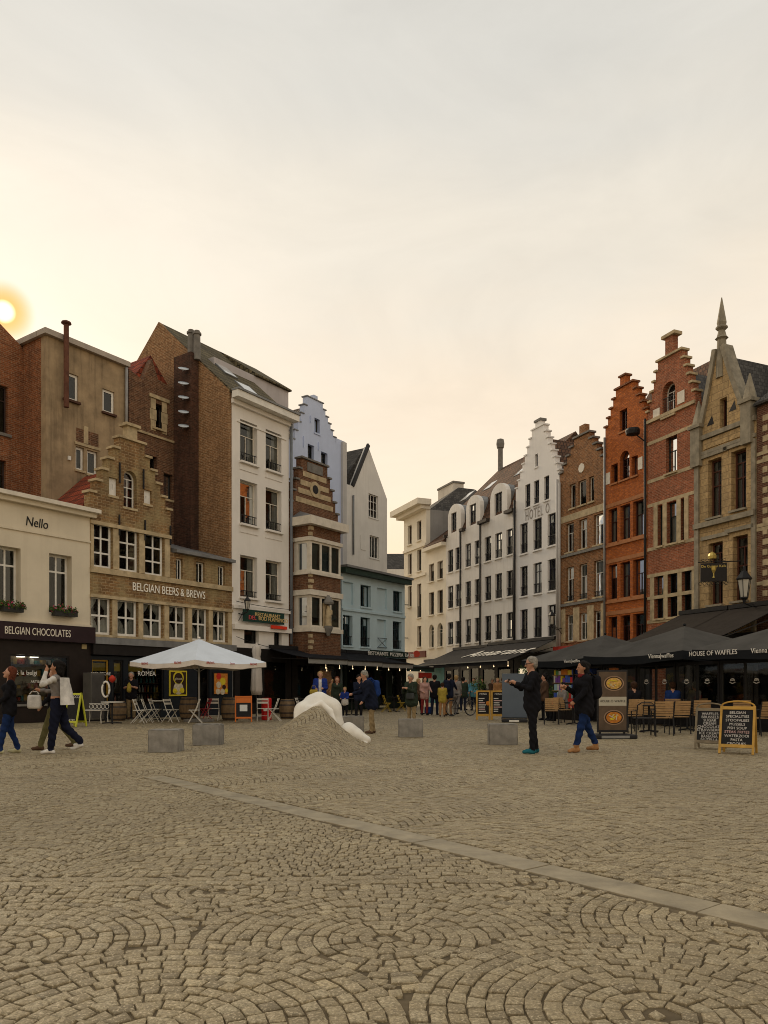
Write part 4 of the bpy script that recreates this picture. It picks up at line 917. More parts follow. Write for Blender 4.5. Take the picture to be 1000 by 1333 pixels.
for x_, y_ in ((792, 623), (834, 603)): a, zz = b.p(x_, y_); part('star_stone', M_cream, b.e, a - .16, a + .16, -.03, -.004, zz - .3, zz + .3)
pipe(b.e, .05, -.1, 3.3, zE - .1, .06, M_zinc); pipe(b.e, b.w - .05, -.1, 3.3, zE - .1, .06, M_iron)
z_s = b.z(835, 565); MB().lathe([(.05, -.2), (.32, -.12), (.35, .05), (.32, .15), (.1, .22)], 14, (b.w - .35, -.6, z_s)).tube([(b.w - .35, -.6, z_s), (b.w - .1, -.02, z_s - .5)], .03, 6).build('round_lamp', M_iron, b.e)
orange_h = b

# ---- red brick house with tall stepped gable
b = Bld('red_gable_house', 'red brick house with tall stepped gable, stone mullions and arched attic window', RR, 843.4, 905.5)
bk3 = brick_mat('red_brown_brick', (.26, .088, .045), (.20, .07, .040), (.26, .17, .12), stain=.3)
gf = mat('dark_green_frame', (.018, .024, .022), .5, .2, 4, 0)
a0, a1, z0, z1 = b.rect(862.5, 879, 497, 541); window(b.e, b.holes, a0, a1, z0, z1, arch=(a1 - a0) / 2, trans=(.5,), cols=2, fm=M_white, sill=.1, sm=M_stone, rec=.3, grille=.9)
b.win(867, 881.5, 568, 615, trans=(.62,), cols=2, topcols=1, fm=gf, sill=.12, sm=M_stone, rec=.2, curtain='split')
for x0, x1 in ((856, 863.2), (868.3, 882.6), (885.5, 892)): b.win(x0, x1, 653, 707, xr=875, trans=(.66,), cols=1, fm=gf, sill=.1, sm=M_stone, rec=.2, curtain='full')
for x0, x1 in ((852, 865), (869, 883.2), (887.5, 902.3)):
    b.win(x0, x1, 746, 772, xr=876, trans=(), cols=1, fm=gf, sill=.02, sm=M_stone, rec=.2); b.win(x0, x1, 776, 803, xr=876, trans=(), cols=1, fm=gf, sill=.1, sm=M_stone, rec=.2)
zE = (b.z(843.4, 551) + b.z(905.5, 520)) / 2; za = b.z(875, 462)
gt, caps = steps(b.w, zE, zE, b.w / 2 - .7, b.w / 2 + .55, za, 6)
b.wall([(0, 0), (b.w, 0)] + gt, bk3); coping(b.e, caps, M_stone, .36, .10, .10)
b.body(9, zE, bk3); b.roof_perp(zE + .005, za - .6, 9, slate)
part('gable_finial', bk3, b.e, b.w / 2 - .38, b.w / 2 + .12, .02, .33, za + .105, za + .95); part('finial_cap', M_stone, b.e, b.w / 2 - .55, b.w / 2 + .3, -.08, .42, za + .952, za + 1.1)
zq = zE; b.band('stone_ledge', M_stone, 0, b.w, zq - .12, zq + .04, .10)
for yy in (566, 617.5, 650, 709): zq = b.z(874, yy); b.band('stone_band', M_stone, 0, b.w, zq - .08, zq + .08, .02)
for yy, xs in ((744, None), (774, None), (806, None)): zq = b.z(876, yy); b.band('stone_band', M_stone, 0, b.w, zq - .10, zq + .06, .04)
for xx in (849.5, 867, 885.3, 904): a = b.p(xx, 0)[0]; b.band('stone_mullion', M_stone, a - .13, min(a + .13, b.w), b.z(876, 804), b.z(876, 745.5), .03)
for xx in (854, 865.8, 884, 894): a = b.p(xx, 0)[0]; b.band('stone_mullion', M_stone, a - .13, a + .13, b.z(875, 707.5), b.z(875, 652), .03)
for x_, y_ in ((855, 540), (887, 517)): a, zz = b.p(x_, y_); part('star_stone', M_cream, b.e, a - .22, a + .22, -.03, -.004, zz - .28, zz + .28)

M_trim = mat('weathered_sandstone_trim', (.30, .265, .20), .85, .35, 3, .35, streak=.5, soil=(.10, .09, .075))
# ---- neo-gothic sandstone house with pinnacles
b = Bld('sandstone_house', 'sandstone house with steep pointed gable, tall finial and small pinnacles', RR, 905.8, 985)
ash = brick_mat('sandstone_ashlar', (.33, .255, .145), (.46, .36, .21), (.15, .11, .07), .62, .30, .012, .45, soil=(.10, .08, .05), bmp=.5, dist=.02)
wd = mat('red_brown_wood', (.095, .035, .022), .5, .2, 4, 0)
for x0, x1, yt, yb in ((921.6, 939.5, 597, 673), (952, 971.5, 585.5, 663)): b.win(x0, x1, yt, yb, trans=(.55, .80), cols=2, topcols=1, fm=wd, sill=.14, sm=M_trim, rec=.26, fw=.08, curtain='split')
for x0, x1, yt, yb in ((922.6, 941, 706, 787), (954, 973.6, 697, 782)): b.win(x0, x1, yt, yb, trans=(.55, .84), cols=2, topcols=1, fm=wd, sill=.16, sm=M_trim, rec=.26, fw=.08, curtain='split')
b.win(937, 946.5, 518, 558, trans=(), cols=1, fm=wd, sill=.1, sm=ash, rec=.25)
gl = b.p(909.5, 0)[0]; gr = b.p(976, 0)[0]; zE = b.z(941, 560); ax_, az_ = b.p(934.5, 452); ax_ = (gl + gr) / 2
zE = (b.z(909.5, 574) + b.z(976, 543)) / 2
az_ = b.z(936, 453); ax_ = b.p(937, 0)[0]
cv = [(gr, zE)] + [(gr + (ax_ + .22 - gr) * f, zE + (az_ - zE) * (f * .80 + .2 * f * f)) for f in (.2, .4, .6, .8, 1.)]
cvl = [(gl + (ax_ - .22 - gl) * f, zE + (az_ - zE) * (f * .80 + .2 * f * f)) for f in (1., .8, .6, .4, .2)] + [(gl, zE)]
b.wall([(0, 0), (b.w, 0), (b.w, zE - .1), (gr + .01, zE - .1)] + cv + cvl + [(gl - .01, zE - .1), (0, zE - .1)], ash)
mb = MB()
for L_ in (cv, cvl):
    for p0, p1 in zip(L_[:-1], L_[1:]): mb.bar((p0[0], .14, p0[1] + .06), (p1[0], .14, p1[1] + .06), .50, .16, up=(0, 1, 0)) if False else mb.bar((p0[0], .15, p0[1]), (p1[0], .15, p1[1]), .22, .55, up=(0, 1, 0))
mb.build('gable_coping', M_trim, b.e)
MB().lathe([(.24, -1.3), (.20, .0), (.18, .35), (.28, .42), (.20, .5), (.14, .75), (.25, .85), (.25, .92), (.17, .97), (.20, 1.1), (.02, 2.2)], 8, (ax_, .12, az_ + .0)).build('finial', M_trim, b.e)
for xx, y0_, y1_ in ((909, 585, 522), (975.5, 553, 486)):
    a = b.p(xx, 0)[0]; zb_, zt_ = b.z(xx, y0_), b.z(xx, y1_)
    MB().box(a - .26, a + .26, -.22, .30, zb_ - .8, zb_ + .9).box(a - .34, a + .34, -.30, .38, zb_ + .902, zb_ + 1.05).build('pinnacle', M_trim, b.e); MB().lathe([(.30, 0), (.24, .3), (.03, zt_ - zb_ - 1.05)], 6, (a, .04, zb_ + 1.052)).build('pinnacle_spire', M_trim, b.e)
for yy, h_, pr in ((561, .2, .14), (582, .16, .10), (678, .22, .18), (796, .26, .20)):
    zq = b.z(941, yy); b.band('stone_cornice', M_trim, 0, b.w, zq - h_ / 2, zq + h_ / 2, pr)
for x_, yy in ((930.5, 592), (962, 580), (931.5, 700), (964, 690)): a, zz = b.p(x_, yy); b.band('hood_mould', M_trim, a - .75, a + .75, zz - .02, zz + .14, .10)
for xx in (907.5, 984): a = b.p(xx, 0)[0]; b.band('corner_pilaster', M_trim, max(0, a - .16), min(b.w, a + .16), 3.4, zE - .9, .10)
for x_, y_ in ((925, 549), (954, 530), (926, 569)): a, zz = b.p(x_, y_); MB().add([(a - .2, -.012, zz - .15), (a + .2, -.012, zz - .15), (a + .1, -.012, zz + .25), (a - .2, -.002, zz - .15), (a + .2, -.002, zz - .15), (a + .1, -.002, zz + .25)], [(0, 1, 2), (3, 5, 4), (0, 3, 4, 1), (1, 4, 5, 2), (2, 5, 3, 0)]).build('triangle_vent', M_black, b.e)
zq = b.z(941, 571); b.band('carved_frieze', ash, .5, b.w - .5, zq - .2, zq + .2, .05)
b.body(10, zE - .2, ash)
MB().plate([(gl, zE - .19), (gr, zE - .19), (ax_, az_ - .3)], [], .36, 6).build('roof', slate, b.e)
zr_ = b.z(985, 463, 4)
b.roof_par([(.36, zE - .19), (5.0, zE + 4.2), (10, zE + 4.2), (10, zE - .19)], 0, b.w + .5, slate, 'main_roof')
sand = b
b = Bld('dark_brick_house', 'dark brick house with stone quoins at the edge beyond the sandstone house', RR, 985.4, 1075)
bk4 = brick_mat('dark_red_brick', (.10, .042, .026), (.075, .034, .024), (.16, .12, .09), stain=.5)
zE = b.z(985.5, 530)
b.win(1006, 1030, 570, 660, trans=(.66,), cols=2, fm=wd, rec=.2); b.win(1008, 1034, 690, 780, trans=(.66,), cols=2, fm=wd, rec=.2)
b.wall([(0, 0), (b.w, 0), (b.w, zE), (0, zE)], bk4); b.body(10, zE - .01, bk4)
for k in range(30):
    z_ = 4.5 + k * .42; q = .38 if k % 2 else .62
    if z_ < zE - .3: b.band('quoin', M_stone, .30, .30 + q * .6, z_, z_ + .24, .02); 
for yy in (592, 602, 685, 690, 760): zq = b.z(986, yy); b.band('stone_band', M_stone, 0, b.w, zq - .07, zq + .07, .015)
b.roof_par([(-.2, zE + .005), (-.2, zE + .1), (5, zE + 4), (10, zE + .1), (10, zE + .005)], 0, b.w, slate)
# ------------------------------------------------------------------ the square
MC = Vector((-1.33, 15.5))                 # the cobbled mound under the white stone sculpture
def mound(x, y):
    u = x - MC.x; v = y - MC.y
    sy = np.where(v < 0, 2.1, .55); sx = np.where(u < 0, .98, .62)
    r = np.sqrt((u / sx) ** 2 + (v / sy) ** 2)
    return 0.86 * np.exp(-r ** 1.5 * 1.05)
sandm = mat('joint_sand', (.135, .103, .062), .95, .4, 6, .5, 60)
def cob_mat(name, attr=True):
    m, t, p = base_mat(name); v = coords(t)
    at_ = N(t, 'ShaderNodeAttribute'); at_.attribute_name = 'rnd'
    r = N(t, 'ShaderNodeValToRGB'); cr = r.color_ramp
    cr.elements[0].position = 0; cr.elements[0].color = (.185, .147, .086, 1); cr.elements[1].position = 1; cr.elements[1].color = (.56, .45, .262, 1)
    for q, c in ((.35, (.315, .250, .145)), (.65, (.405, .324, .190)), (.85, (.43, .360, .230))): e = cr.elements.new(q); e.color = (*c, 1)
    t.links.new(at_.outputs['Fac'], r.inputs[0]); c = r.outputs[0]
    c = mixc(t, rampf(t, noise(t, v, 60, 5, .8), .40, .60, 0, .8), c, (.15, .118, .070)); c = mixc(t, rampf(t, noise(t, v, 80, 4), .54, .64, 0, .7), c, (.66, .55, .37))
    c = mixc(t, rampf(t, noise(t, v, .35, 4), .40, .68, 0, .4), c, (.17, .135, .085))
    t.links.new(c, p.inputs['Base Color']); t.links.new(rampf(t, noise(t, v, 30, 3), .3, .7, .42, .75), p.inputs['Roughness']); p.inputs['Specular IOR Level'].default_value = .35
    bump(t, p, noise(t, v, 38, 5, .7), .55, .012); bump(t, p, noise(t, v, 140, 3), .4, .004); return m
cobm = cob_mat('cobblestone_granite')
def far_mat():
    """paving too far away to tell the stones apart"""
    m, t, p = base_mat('far_cobble_paving'); v = coords(t)
    vo = N(t, 'ShaderNodeTexVoronoi', feature='F1'); vo.inputs['Scale'].default_value = 8.5; vo.inputs['Randomness'].default_value = .7; t.links.new(v, vo.inputs['Vector'])
    ve = N(t, 'ShaderNodeTexVoronoi', feature='DISTANCE_TO_EDGE'); ve.inputs['Scale'].default_value = 8.5; ve.inputs['Randomness'].default_value = .7; t.links.new(v, ve.inputs['Vector'])
    s = N(t, 'ShaderNodeSeparateColor'); t.links.new(vo.outputs['Color'], s.inputs[0])
    c = mixc(t, s.outputs[0], (.265, .211, .123), (.45, .362, .215)); c = mixc(t, rampf(t, ve.outputs['Distance'], .02, .10, 1, 0), c, (.12, .095, .06))
    c = mixc(t, rampf(t, noise(t, v, .35, 4), .40, .68, 0, .4), c, (.17, .135, .085))
    t.links.new(c, p.inputs['Base Color']); p.inputs['Roughness'].default_value = .65
    bump(t, p, rampf(t, ve.outputs['Distance'], 0, .12), .8, .02); return m
FARM = far_mat()
YN, YF = 1.6, 22.5
# base sheet: reaches the horizon; near part lies lower, under the stones
V = [(-3000, -3000, 0), (3000, -3000, 0), (3000, YN - 8, 0), (-3000, YN - 8, 0)]
sq = MB()
sq.add([(-2500, -2500, -.011), (2500, -2500, -.011), (2500, 4000, -.011), (-2500, 4000, -.011)], [(0, 1, 2, 3)])
square = sq.build('square', sandm); tag(square, 'sand jointed base of the cobbled square', 'ground', kind='structure')
mbf = MB()
def fx_(Y): return .5 * Y + 2.2
# distant paving surrounds the modelled stones
xs = [(-fx_(YN), YN), (-fx_(YF), YF), (fx_(YF), YF), (fx_(YN), YN)]
B_ = 400
mbf.add([(-B_, -B_, -.006), (B_, -B_, -.006), (B_, YN, -.006), (-B_, YN, -.006)], [(0, 1, 2, 3)])
mbf.add([(-B_, YN, -.006), (xs[0][0], YN, -.006), (xs[1][0], YF, -.006), (-B_, YF, -.006)], [(0, 1, 2, 3)])
mbf.add([(xs[3][0], YN, -.006), (B_, YN, -.006), (B_, YF, -.006), (xs[2][0], YF, -.006)], [(0, 1, 2, 3)])
mbf.add([(-B_, YF, -.006), (B_, YF, -.006), (B_, 600, -.006), (-B_, 600, -.006)], [(0, 1, 2, 3)])
fp = mbf.build('far_paving', FARM, square); fp['kind'] = 'stuff'
# mound core
n = 60; gx_ = np.linspace(MC.x - 2.6, MC.x + 2.4, n); gy_ = np.linspace(MC.y - 4.2, MC.y + 2.0, n); GX, GY = np.meshgrid(gx_, gy_, indexing='ij')
GZ = mound(GX, GY) - .013
mo = quads_mesh('mound_core', np.stack([GX, GY, GZ], -1).reshape(-1, 3), np.array([(i * n + j, (i + 1) * n + j, (i + 1) * n + j + 1, i * n + j + 1) for i in range(n - 1) for j in range(n - 1)]))
link('mound_core', mo, sandm, square, True)
# slab strip
S0 = Vector(ground(200, 1011)); S1 = Vector(ground(1000, 1200)); sdv = (S1 - S0).normalized(); snv = Vector((-sdv.y, sdv.x)); SW = .28
slabm = mat('grey_slab', (.30, .250, .165), .6, .35, 4, .3, 60, spec=.5)
L = (S1 - S0).length + 3.0; k = 0.
while k < L:
    l = random.uniform(1.0, 1.25); a = S0 + sdv * (k + .006); c = S0 + sdv * (k + l - .006); h_ = SW / 2 - random.uniform(0, .004); zj = random.uniform(-.003, .003)
    v = [(q.x + snv.x * s * h_, q.y + snv.y * s * h_, z) for z in (-.05, .002 + zj) for q, s in ((a, -1), (c, -1), (c, 1), (a, 1))]
    MB().add(v, [(0, 1, 2, 3), (4, 5, 6, 7), (0, 1, 5, 4), (1, 2, 6, 5), (2, 3, 7, 6), (3, 0, 4, 7)]).build('paving_slab', slabm, square, bevel=.005); k += l
def side(x, y): return (x - S0.x) * snv.x + (y - S0.y) * snv.y
# segmental arcs of cobbles, laid column by column
quads = []
def fans(theta, r, p, keep, ox, oy, wr=(.078, .104), ext=40.):
    """fish-scale fans: rings of setts round each fan's centre, each fan overlapped by the two nearer ones"""
    ct, st = math.cos(theta), math.sin(theta); n = int(ext / r)
    for j in range(-n, n + 1):
        for i in range(-n // 2, n // 2 + 1):
            cb, ca = i * 2 * r + (j % 2) * r, j * r
            wx, wy = ox + ct * cb - st * ca, oy + st * cb + ct * ca
            if not any(keep(wx + dx * r, wy + dy * r, 0) for dx in (-1, 0, 1) for dy in (-1, 0, 1)): continue
            k = 0
            while r - (k + 1) * p > p * .3:
                R1, R0 = r - k * p, r - (k + 1) * p; Rm = (R0 + R1) / 2; ang = -PI / 2 + rng.uniform(0, .3); end = ang + 2 * PI; k += 1
                while ang < end - .02:
                    e = min(ang + rng.uniform(*wr) / Rm, end); e = end if end - e < .04 / Rm else e; m = (ang + e) / 2
                    b, a = Rm * math.cos(m), Rm * math.sin(m)
                    if a > -.05 * r or abs(b) < .9 * r:
                        # outside the two nearer fans and the one straight in front
                        if min(math.hypot(b - r, a + r), math.hypot(b + r, a + r)) > r + p * .12 and math.hypot(b, a + 2 * r) > r + p * .12:
                            X_, Y_ = ox + ct * (cb + b) - st * (ca + a), oy + st * (cb + b) + ct * (ca + a)
                            if keep(X_, Y_, 0):
                                q4 = [(cb + rr * math.cos(q), ca + rr * math.sin(q)) for q, rr in ((ang, R0), (ang, R1), (e, R1), (e, R0))]
                                quads.append([(ox + ct * u - st * v, oy + st * u + ct * v) for u, v in q4])
                    ang = e
def arcs(theta, W, p, keep, ox=0., oy=0., ext=(-30, 30), Rf=.60, wr=(.078, .104)):
    """rows follow one continuous scalloped line, so that neighbouring arcs interlock"""
    ct, st = math.cos(theta), math.sin(theta); Rr = W * Rf
    def a_of(b): bl = (b + W / 2) % W - W / 2; return math.sqrt(Rr * Rr - bl * bl) - Rr, bl
    for kk in range(int(ext[0] / p), int(ext[1] / p)):
        a0 = kk * p; b = -30 + rng.uniform(0, .1)
        while b < 30:
            ya, bl = a_of(b)
            mx, my = ox + ct * b - st * (a0 + ya), oy + st * b + ct * (a0 + ya)
            if not keep(mx, my, W): b += .12; continue
            e = b + rng.uniform(*wr) * max(.5, math.sqrt(1 - (bl / Rr) ** 2)); ye, _ = a_of(e)
            quads.append([(ox + ct * q - st * (a0 + y + d), oy + st * q + ct * (a0 + y + d)) for q, y, d in ((b, ya, 0), (e, ye, 0), (e, ye, p), (b, ya, p))])
            b = e
def inview(x, y, m): return YN - .2 < y < YF + .2 and abs(x) < fx_(y) + .2
BY = 4.95                                     # the two straight courses across the paving
def near_k(x, y, W): return y < BY + .2 and inview(x, y, W) and side(x, y) < .2
def mid_k(x, y, W): return y > BY - .2 and inview(x, y, W) and side(x, y) < .3 or (y < S0.y + .3 and x < S0.x + .3 and inview(x, y, W))
def far_k(x, y, W): return inview(x, y, W) and (side(x, y) > -.3 or (y > S0.y - .2 and x < S0.x + .5))
fans(R(5), .96, .074, near_k, -.86, 2.75); nA = len(quads)
arcs(R(-2), 1.75, .080, mid_k, ox=.25, oy=.03, Rf=.64); nB = len(quads)
arcs(R(-52), 1.75, .085, far_k, ox=.6, oy=6.0, ext=(-34, 34), Rf=.80, wr=(.082, .110)); nC = len(quads)
Q = np.array(quads); cen = Q.mean(1)
sd_ = (cen[:, 0] - S0.x) * snv.x + (cen[:, 1] - S0.y) * snv.y
al = (cen[:, 0] - S0.x) * sdv.x + (cen[:, 1] - S0.y) * sdv.y
zone = np.zeros(len(Q), int); zone[nA:nB] = 1; zone[nB:] = 2
band_y = BY + .05 * np.sin(cen[:, 0] * .8)
on_slab_line = al > -.02
isC = np.where(on_slab_line, sd_ > SW / 2 + .055, (cen[:, 1] > S0.y + .0))
isL = np.where(on_slab_line, sd_ < -SW / 2 - .055, (cen[:, 1] <= S0.y + .0))
ok = np.where(zone == 0, isL & (cen[:, 1] < band_y - .12), np.where(zone == 1, isL & (cen[:, 1] > band_y + .12), isC))
ok &= (cen[:, 1] > YN) & (cen[:, 1] < YF) & (np.abs(cen[:, 0]) < .5 * cen[:, 1] + 2.2)
Q = Q[ok]
st = []
for r in range(2):
    x = -7.
    while x < 6:
        w_ = rng.uniform(.10, .16); y0 = BY - .10 + r * .10
        c = [(x, y0 + .05 * math.sin(x * .8)), (x + w_, y0 + .05 * math.sin((x + w_) * .8)), (x + w_, y0 + .096 + .05 * math.sin((x + w_) * .8)), (x, y0 + .096 + .05 * math.sin(x * .8))]
        m_ = np.mean(c, 0)
        if (m_[0] - S0.x) * snv.x + (m_[1] - S0.y) * snv.y < -SW / 2 - .09: st.append(c)
        x += w_
Q = np.concatenate([Q, np.array(st)])
# small fillers in the pockets that the fans leave open
cell = .075; grid = {}
for c in Q.mean(1): grid.setdefault((int(c[0] // cell), int(c[1] // cell)), []).append((c[0], c[1]))
fill = []
cx_, cy_ = np.meshgrid(np.arange(-9, 9, .034), np.arange(YN, 14.5, .034)); cand = np.stack([cx_.ravel(), cy_.ravel()], 1)
cand = cand[np.abs(cand[:, 0]) < .5 * cand[:, 1] + 1.0] ; cand = cand + rng.uniform(-.01, .01, cand.shape)
al_ = (cand - np.array(S0)) @ np.array(sdv); sd2 = (cand - np.array(S0)) @ np.array(snv)
cand = cand[~((al_ > -.06) & (np.abs(sd2) < SW / 2 + .035))]
for x, y in cand.tolist():
    gi, gj = int(x // cell), int(y // cell); best = 1.
    for a in (-1, 0, 1):
        for b2 in (-1, 0, 1):
            for (px_, py_) in grid.get((gi + a, gj + b2), ()):
                dd = (px_ - x) ** 2 + (py_ - y) ** 2
                if dd < best: best = dd
    best = math.sqrt(best)
    if best > .060:
        hs = min(.040, max(.020, best - .038)); th_ = rng.uniform(0, PI); c_, s_ = math.cos(th_) * hs, math.sin(th_) * hs
        fill.append([(x + c_ - s_, y + s_ + c_), (x - c_ - s_, y - s_ + c_), (x - c_ + s_, y - s_ - c_), (x + c_ + s_, y + s_ - c_)]); grid.setdefault((gi, gj), []).append((x, y))
Q = np.concatenate([Q, np.array(fill)]); n = len(Q)
cen = Q.mean(1, keepdims=True)
# make them all counter-clockwise, uneven, with open joints
ar = (Q[:, 1, 0] - Q[:, 0, 0]) * (Q[:, 2, 1] - Q[:, 0, 1]) - (Q[:, 1, 1] - Q[:, 0, 1]) * (Q[:, 2, 0] - Q[:, 0, 0]); Q[ar < 0] = Q[ar < 0][:, ::-1]
d = Q - cen; ln = np.linalg.norm(d, axis=2, keepdims=True)
dist = cen[:, 0, 1]
Q = cen + d * (1 - (.0036 + rng.uniform(0, .0032, (n, 4, 1))) / np.maximum(ln, .03)) + rng.normal(0, .0030, Q.shape)
d = Q - cen
zt = rng.normal(0, .0024, (n, 1)) + rng.normal(0, .0016, (n, 4))
def layer(scale, dz): 
    P = cen + d * scale; return np.concatenate([P, (mound(P[..., 0], P[..., 1]) + dz)[..., None]], 2)
mid8 = None
V3 = np.concatenate([layer(1.0, -.045), layer(1.0, zt - .0045), layer(.86, zt), ], 1)     # 12 vertices a stone
topc = np.concatenate([cen[:, 0], (mound(cen[:, 0, 0], cen[:, 0, 1]) + zt.mean(1) + .0018)[:, None]], 1)[:, None]
V3 = np.concatenate([V3, topc], 1)                                                       # 13th: crown
fq = [(0, 1, 5, 4), (1, 2, 6, 5), (2, 3, 7, 6), (3, 0, 4, 7), (4, 5, 9, 8), (5, 6, 10, 9), (6, 7, 11, 10), (7, 4, 8, 11)]
ft = [(8, 9, 12), (9, 10, 12), (10, 11, 12), (11, 8, 12)]
rv = rng.beta(2.2, 2.2, n)
cy = cen[:, 0, 1]; cx = cen[:, 0, 0]
vis = (np.abs(cx) < .5 * cy + .0) & (cy > H * F / (1333 - YH))
order = np.argsort(np.where(vis, cy, 99)); single = np.zeros(n, bool); single[order[:290]] = True
def stones_mesh(name, sel):
    idx = np.nonzero(sel)[0]; m = len(idx); me = bpy.data.meshes.new(name)
    vv = V3[idx].reshape(-1, 3); me.vertices.add(len(vv)); me.vertices.foreach_set('co', vv.astype(np.float32).ravel())
    base = (np.arange(m) * 13)[:, None]
    q = (np.array(fq)[None] + base[..., None]).reshape(m, -1); t_ = (np.array(ft)[None] + base[..., None]).reshape(m, -1)
    lv = np.concatenate([q, t_], 1); per = [4] * 8 + [3] * 4; tot = sum(per)
    ls = np.concatenate([[0], np.cumsum(per)[:-1]])[None] + (np.arange(m) * tot)[:, None]
    me.loops.add(m * tot); me.loops.foreach_set('vertex_index', lv.astype(np.int32).ravel()); me.polygons.add(m * 12); me.polygons.foreach_set('loop_start', ls.astype(np.int32).ravel())
    me.update(calc_edges=True)
    a = me.attributes.new('rnd', 'FLOAT', 'FACE'); a.data.foreach_set('value', np.repeat(rv[idx], 12).astype(np.float32))
    sm = np.tile(np.array([0] * 4 + [1] * 8, bool), m); me.polygons.foreach_set('use_smooth', sm)
    return me
o = link('cobblestones', stones_mesh('cobblestones', ~single), cobm, square); o['kind'] = 'stuff'
for i in np.nonzero(single)[0]:
    s = np.zeros(n, bool); s[i] = True; link('cobblestone', stones_mesh('cobblestone', s), cobm, square)
print('cobbles', n)
# ------------------------------------------------------------------ ground floors and awnings
def shopfront(bb, x0, x1, zt, holes, m=None, name='shopfront'):
    a0, a1 = bb.p(x0, 0)[0], bb.p(x1, 0)[0]; hs = []
    for (f0, f1, z0, z1) in holes: hs.append([(a0 + (a1 - a0) * f0, z0), (a0 + (a1 - a0) * f1, z0), (a0 + (a1 - a0) * f1, z1), (a0 + (a1 - a0) * f0, z1)])
    o = MB().plate([(a0, 0), (a1, 0), (a1, zt), (a0, zt)], hs, -.16, -.02).build(name, m or M_black, bb.e)
    for h in hs: MB().add([(p[0], -.10, p[1]) for p in h], [(0, 1, 2, 3)]).build('pane', M_glass, o)
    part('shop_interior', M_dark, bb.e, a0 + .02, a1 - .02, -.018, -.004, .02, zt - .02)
shopfront(white_house, 303, 376, 3.0, [(.08, .40, .5, 2.3), (.5, .9, .1, 2.4)])
shopfront(narrow, 377.5, 440, 2.9, [(.1, .45, .4, 2.3), (.55, .9, .1, 2.3)])
shopfront(blue_house, 445.5, 526, 2.9, [(.04, .22, .4, 2.3), (.28, .46, .4, 2.3), (.54, .68, .05, 2.3), (.75, .95, .4, 2.3)], mat('dark_green_front', (.012, .022, .018), .5, .2, 3, 0))
for bb, x0, x1 in ((whites[0], 581.3, 601), (whites[1], 602, 627), (whites[2], 628, 671), (hotel, 672, 728)): shopfront(bb, x0, x1, 3.3, [(.08, .45, .4, 2.4), (.55, .92, .1, 2.5)])
for bb, x0, x1 in ((sand, 907, 984), (b, 986, 1070)): shopfront(bb, x0, x1, 3.5, [(.06, .45, .5, 2.6), (.52, .9, .1, 2.7)])
for nm in ('brown_gable_house', 'orange_gable_house', 'red_gable_house'):
    e = bpy.data.objects[nm]; w = {'brown_gable_house': 3.4}.get(nm)
    wl = [c for c in e.children if c.name.startswith('wall')][0]; w = max(v.co.x for v in wl.data.vertices)
    MB().plate([(0.02, 0), (w - .02, 0), (w - .02, 3.2), (.02, 3.2)], [[(.3, .4), (w * .45, .4), (w * .45, 2.4), (.3, 2.4)]], -.16, -.02).build('shopfront', M_black, e)
teal = mat('teal_shopfront', (.02, .16, .17), .5, .2, 3, 0)
lowe = bpy.data.objects['low_ivory_house']; w = max(v.co.x for c in lowe.children if c.name.startswith('wall') for v in c.data.vertices)
MB().plate([(0.02, 0), (w - .02, 0), (w - .02, 3.0), (.02, 3.0)], [[(.4, .5), (w * .6, .5), (w * .6, 2.1), (.4, 2.1)]], -.16, -.02).build('shopfront', teal, lowe)
part('display_panel', mat('pale_display', (.42, .46, .42), .7, .2, 2, 0), lowe, .4, w * .6, -.05, -.022, .5, 2.1)

def awning(name, label, row, t0, t1, zw, zf, proj, m, val, group=None, vh=.25, txt=None, ts=.3, edge=None):
    p = row.pt(t0); o = empty(name, (p.x, p.y, 0), row.ang, label, 'awning', group); w = t1 - t0; th = .03
    n = max(4, int(w / .5)); v = []
    for k in range(n + 1):
        x = w * k / n; 
        for f in (0, .33, .66, 1.): v.append((x, -.17 - (proj - .17) * f, zw + (zf - zw) * f - .05 * math.sin(PI * f)))
    fs = [(k * 4 + j, k * 4 + j + 1, k * 4 + 5 + j, k * 4 + 4 + j) for k in range(n) for j in range(3)]
    me = MB().add(v, fs); nn = len(v); me.add([(a, c, z - th) for a, c, z in v], fs); me.build('canopy', m, o)
    part('valance', val, o, 0, w, -proj - .012, -proj + .012, zf - vh, zf - .002); part('front_bar', edge or M_iron, o, 0, w, -proj - .05, -proj - .014, zf - .05, zf + .02)
    part('cassette', M_iron, o, 0, w, -.30, -.165, zw - .02, zw + .16)
    for x in (.15, w - .15): MB().bar((x, -.17, zw - .45), (x, -proj + .03, zf - .06), .04).build('arm', M_iron, o)
    if txt: text('lettering', txt, ts, M_white, o, (w / 2, -proj - .016, zf - vh * .55), depth=.003)
    return o
blk = mat('black_awning_cloth', (.016, .017, .021), .9, .2, 2, .1, 60, spec=.08); gry = mat('grey_valance', (.26, .26, .25), .8, .15, 2, .1, 60); grn = mat('dark_green_awning', (.015, .03, .025), .8, .2, 2, .1, 60)
tA = LR.tz(346, 0)[0]; tD = LR.tz(524, 0)[0]; seg = (tD - tA) / 4
names = ['black awning of the tall white house beside closed parasol', 'black awning under the brick bay window', 'black awning between the brick bay and pale blue house', 'dark green awning with white lettering on pale blue house']
for k in range(4): aw = awning('awning', names[k], LR, tA + seg * k + .02, tA + seg * (k + 1) - .02, 3.05 if k < 3 else 2.72, (2.55, 2.52, 2.48, 2.34)[k], 2.6 if k < 3 else 2.2, grn if k == 3 else blk, gry if k < 3 else grn, 'awnings along the left row')
part('sign_board', grn, aw, -.9, seg - .05, -.42, -.34, 2.90, 3.28); text('lettering', 'RISTORANTE  PIZZERIA  DA BEI', .30, M_white, aw, (seg / 2 - .3, -.43, 3.08), sx=1.12)
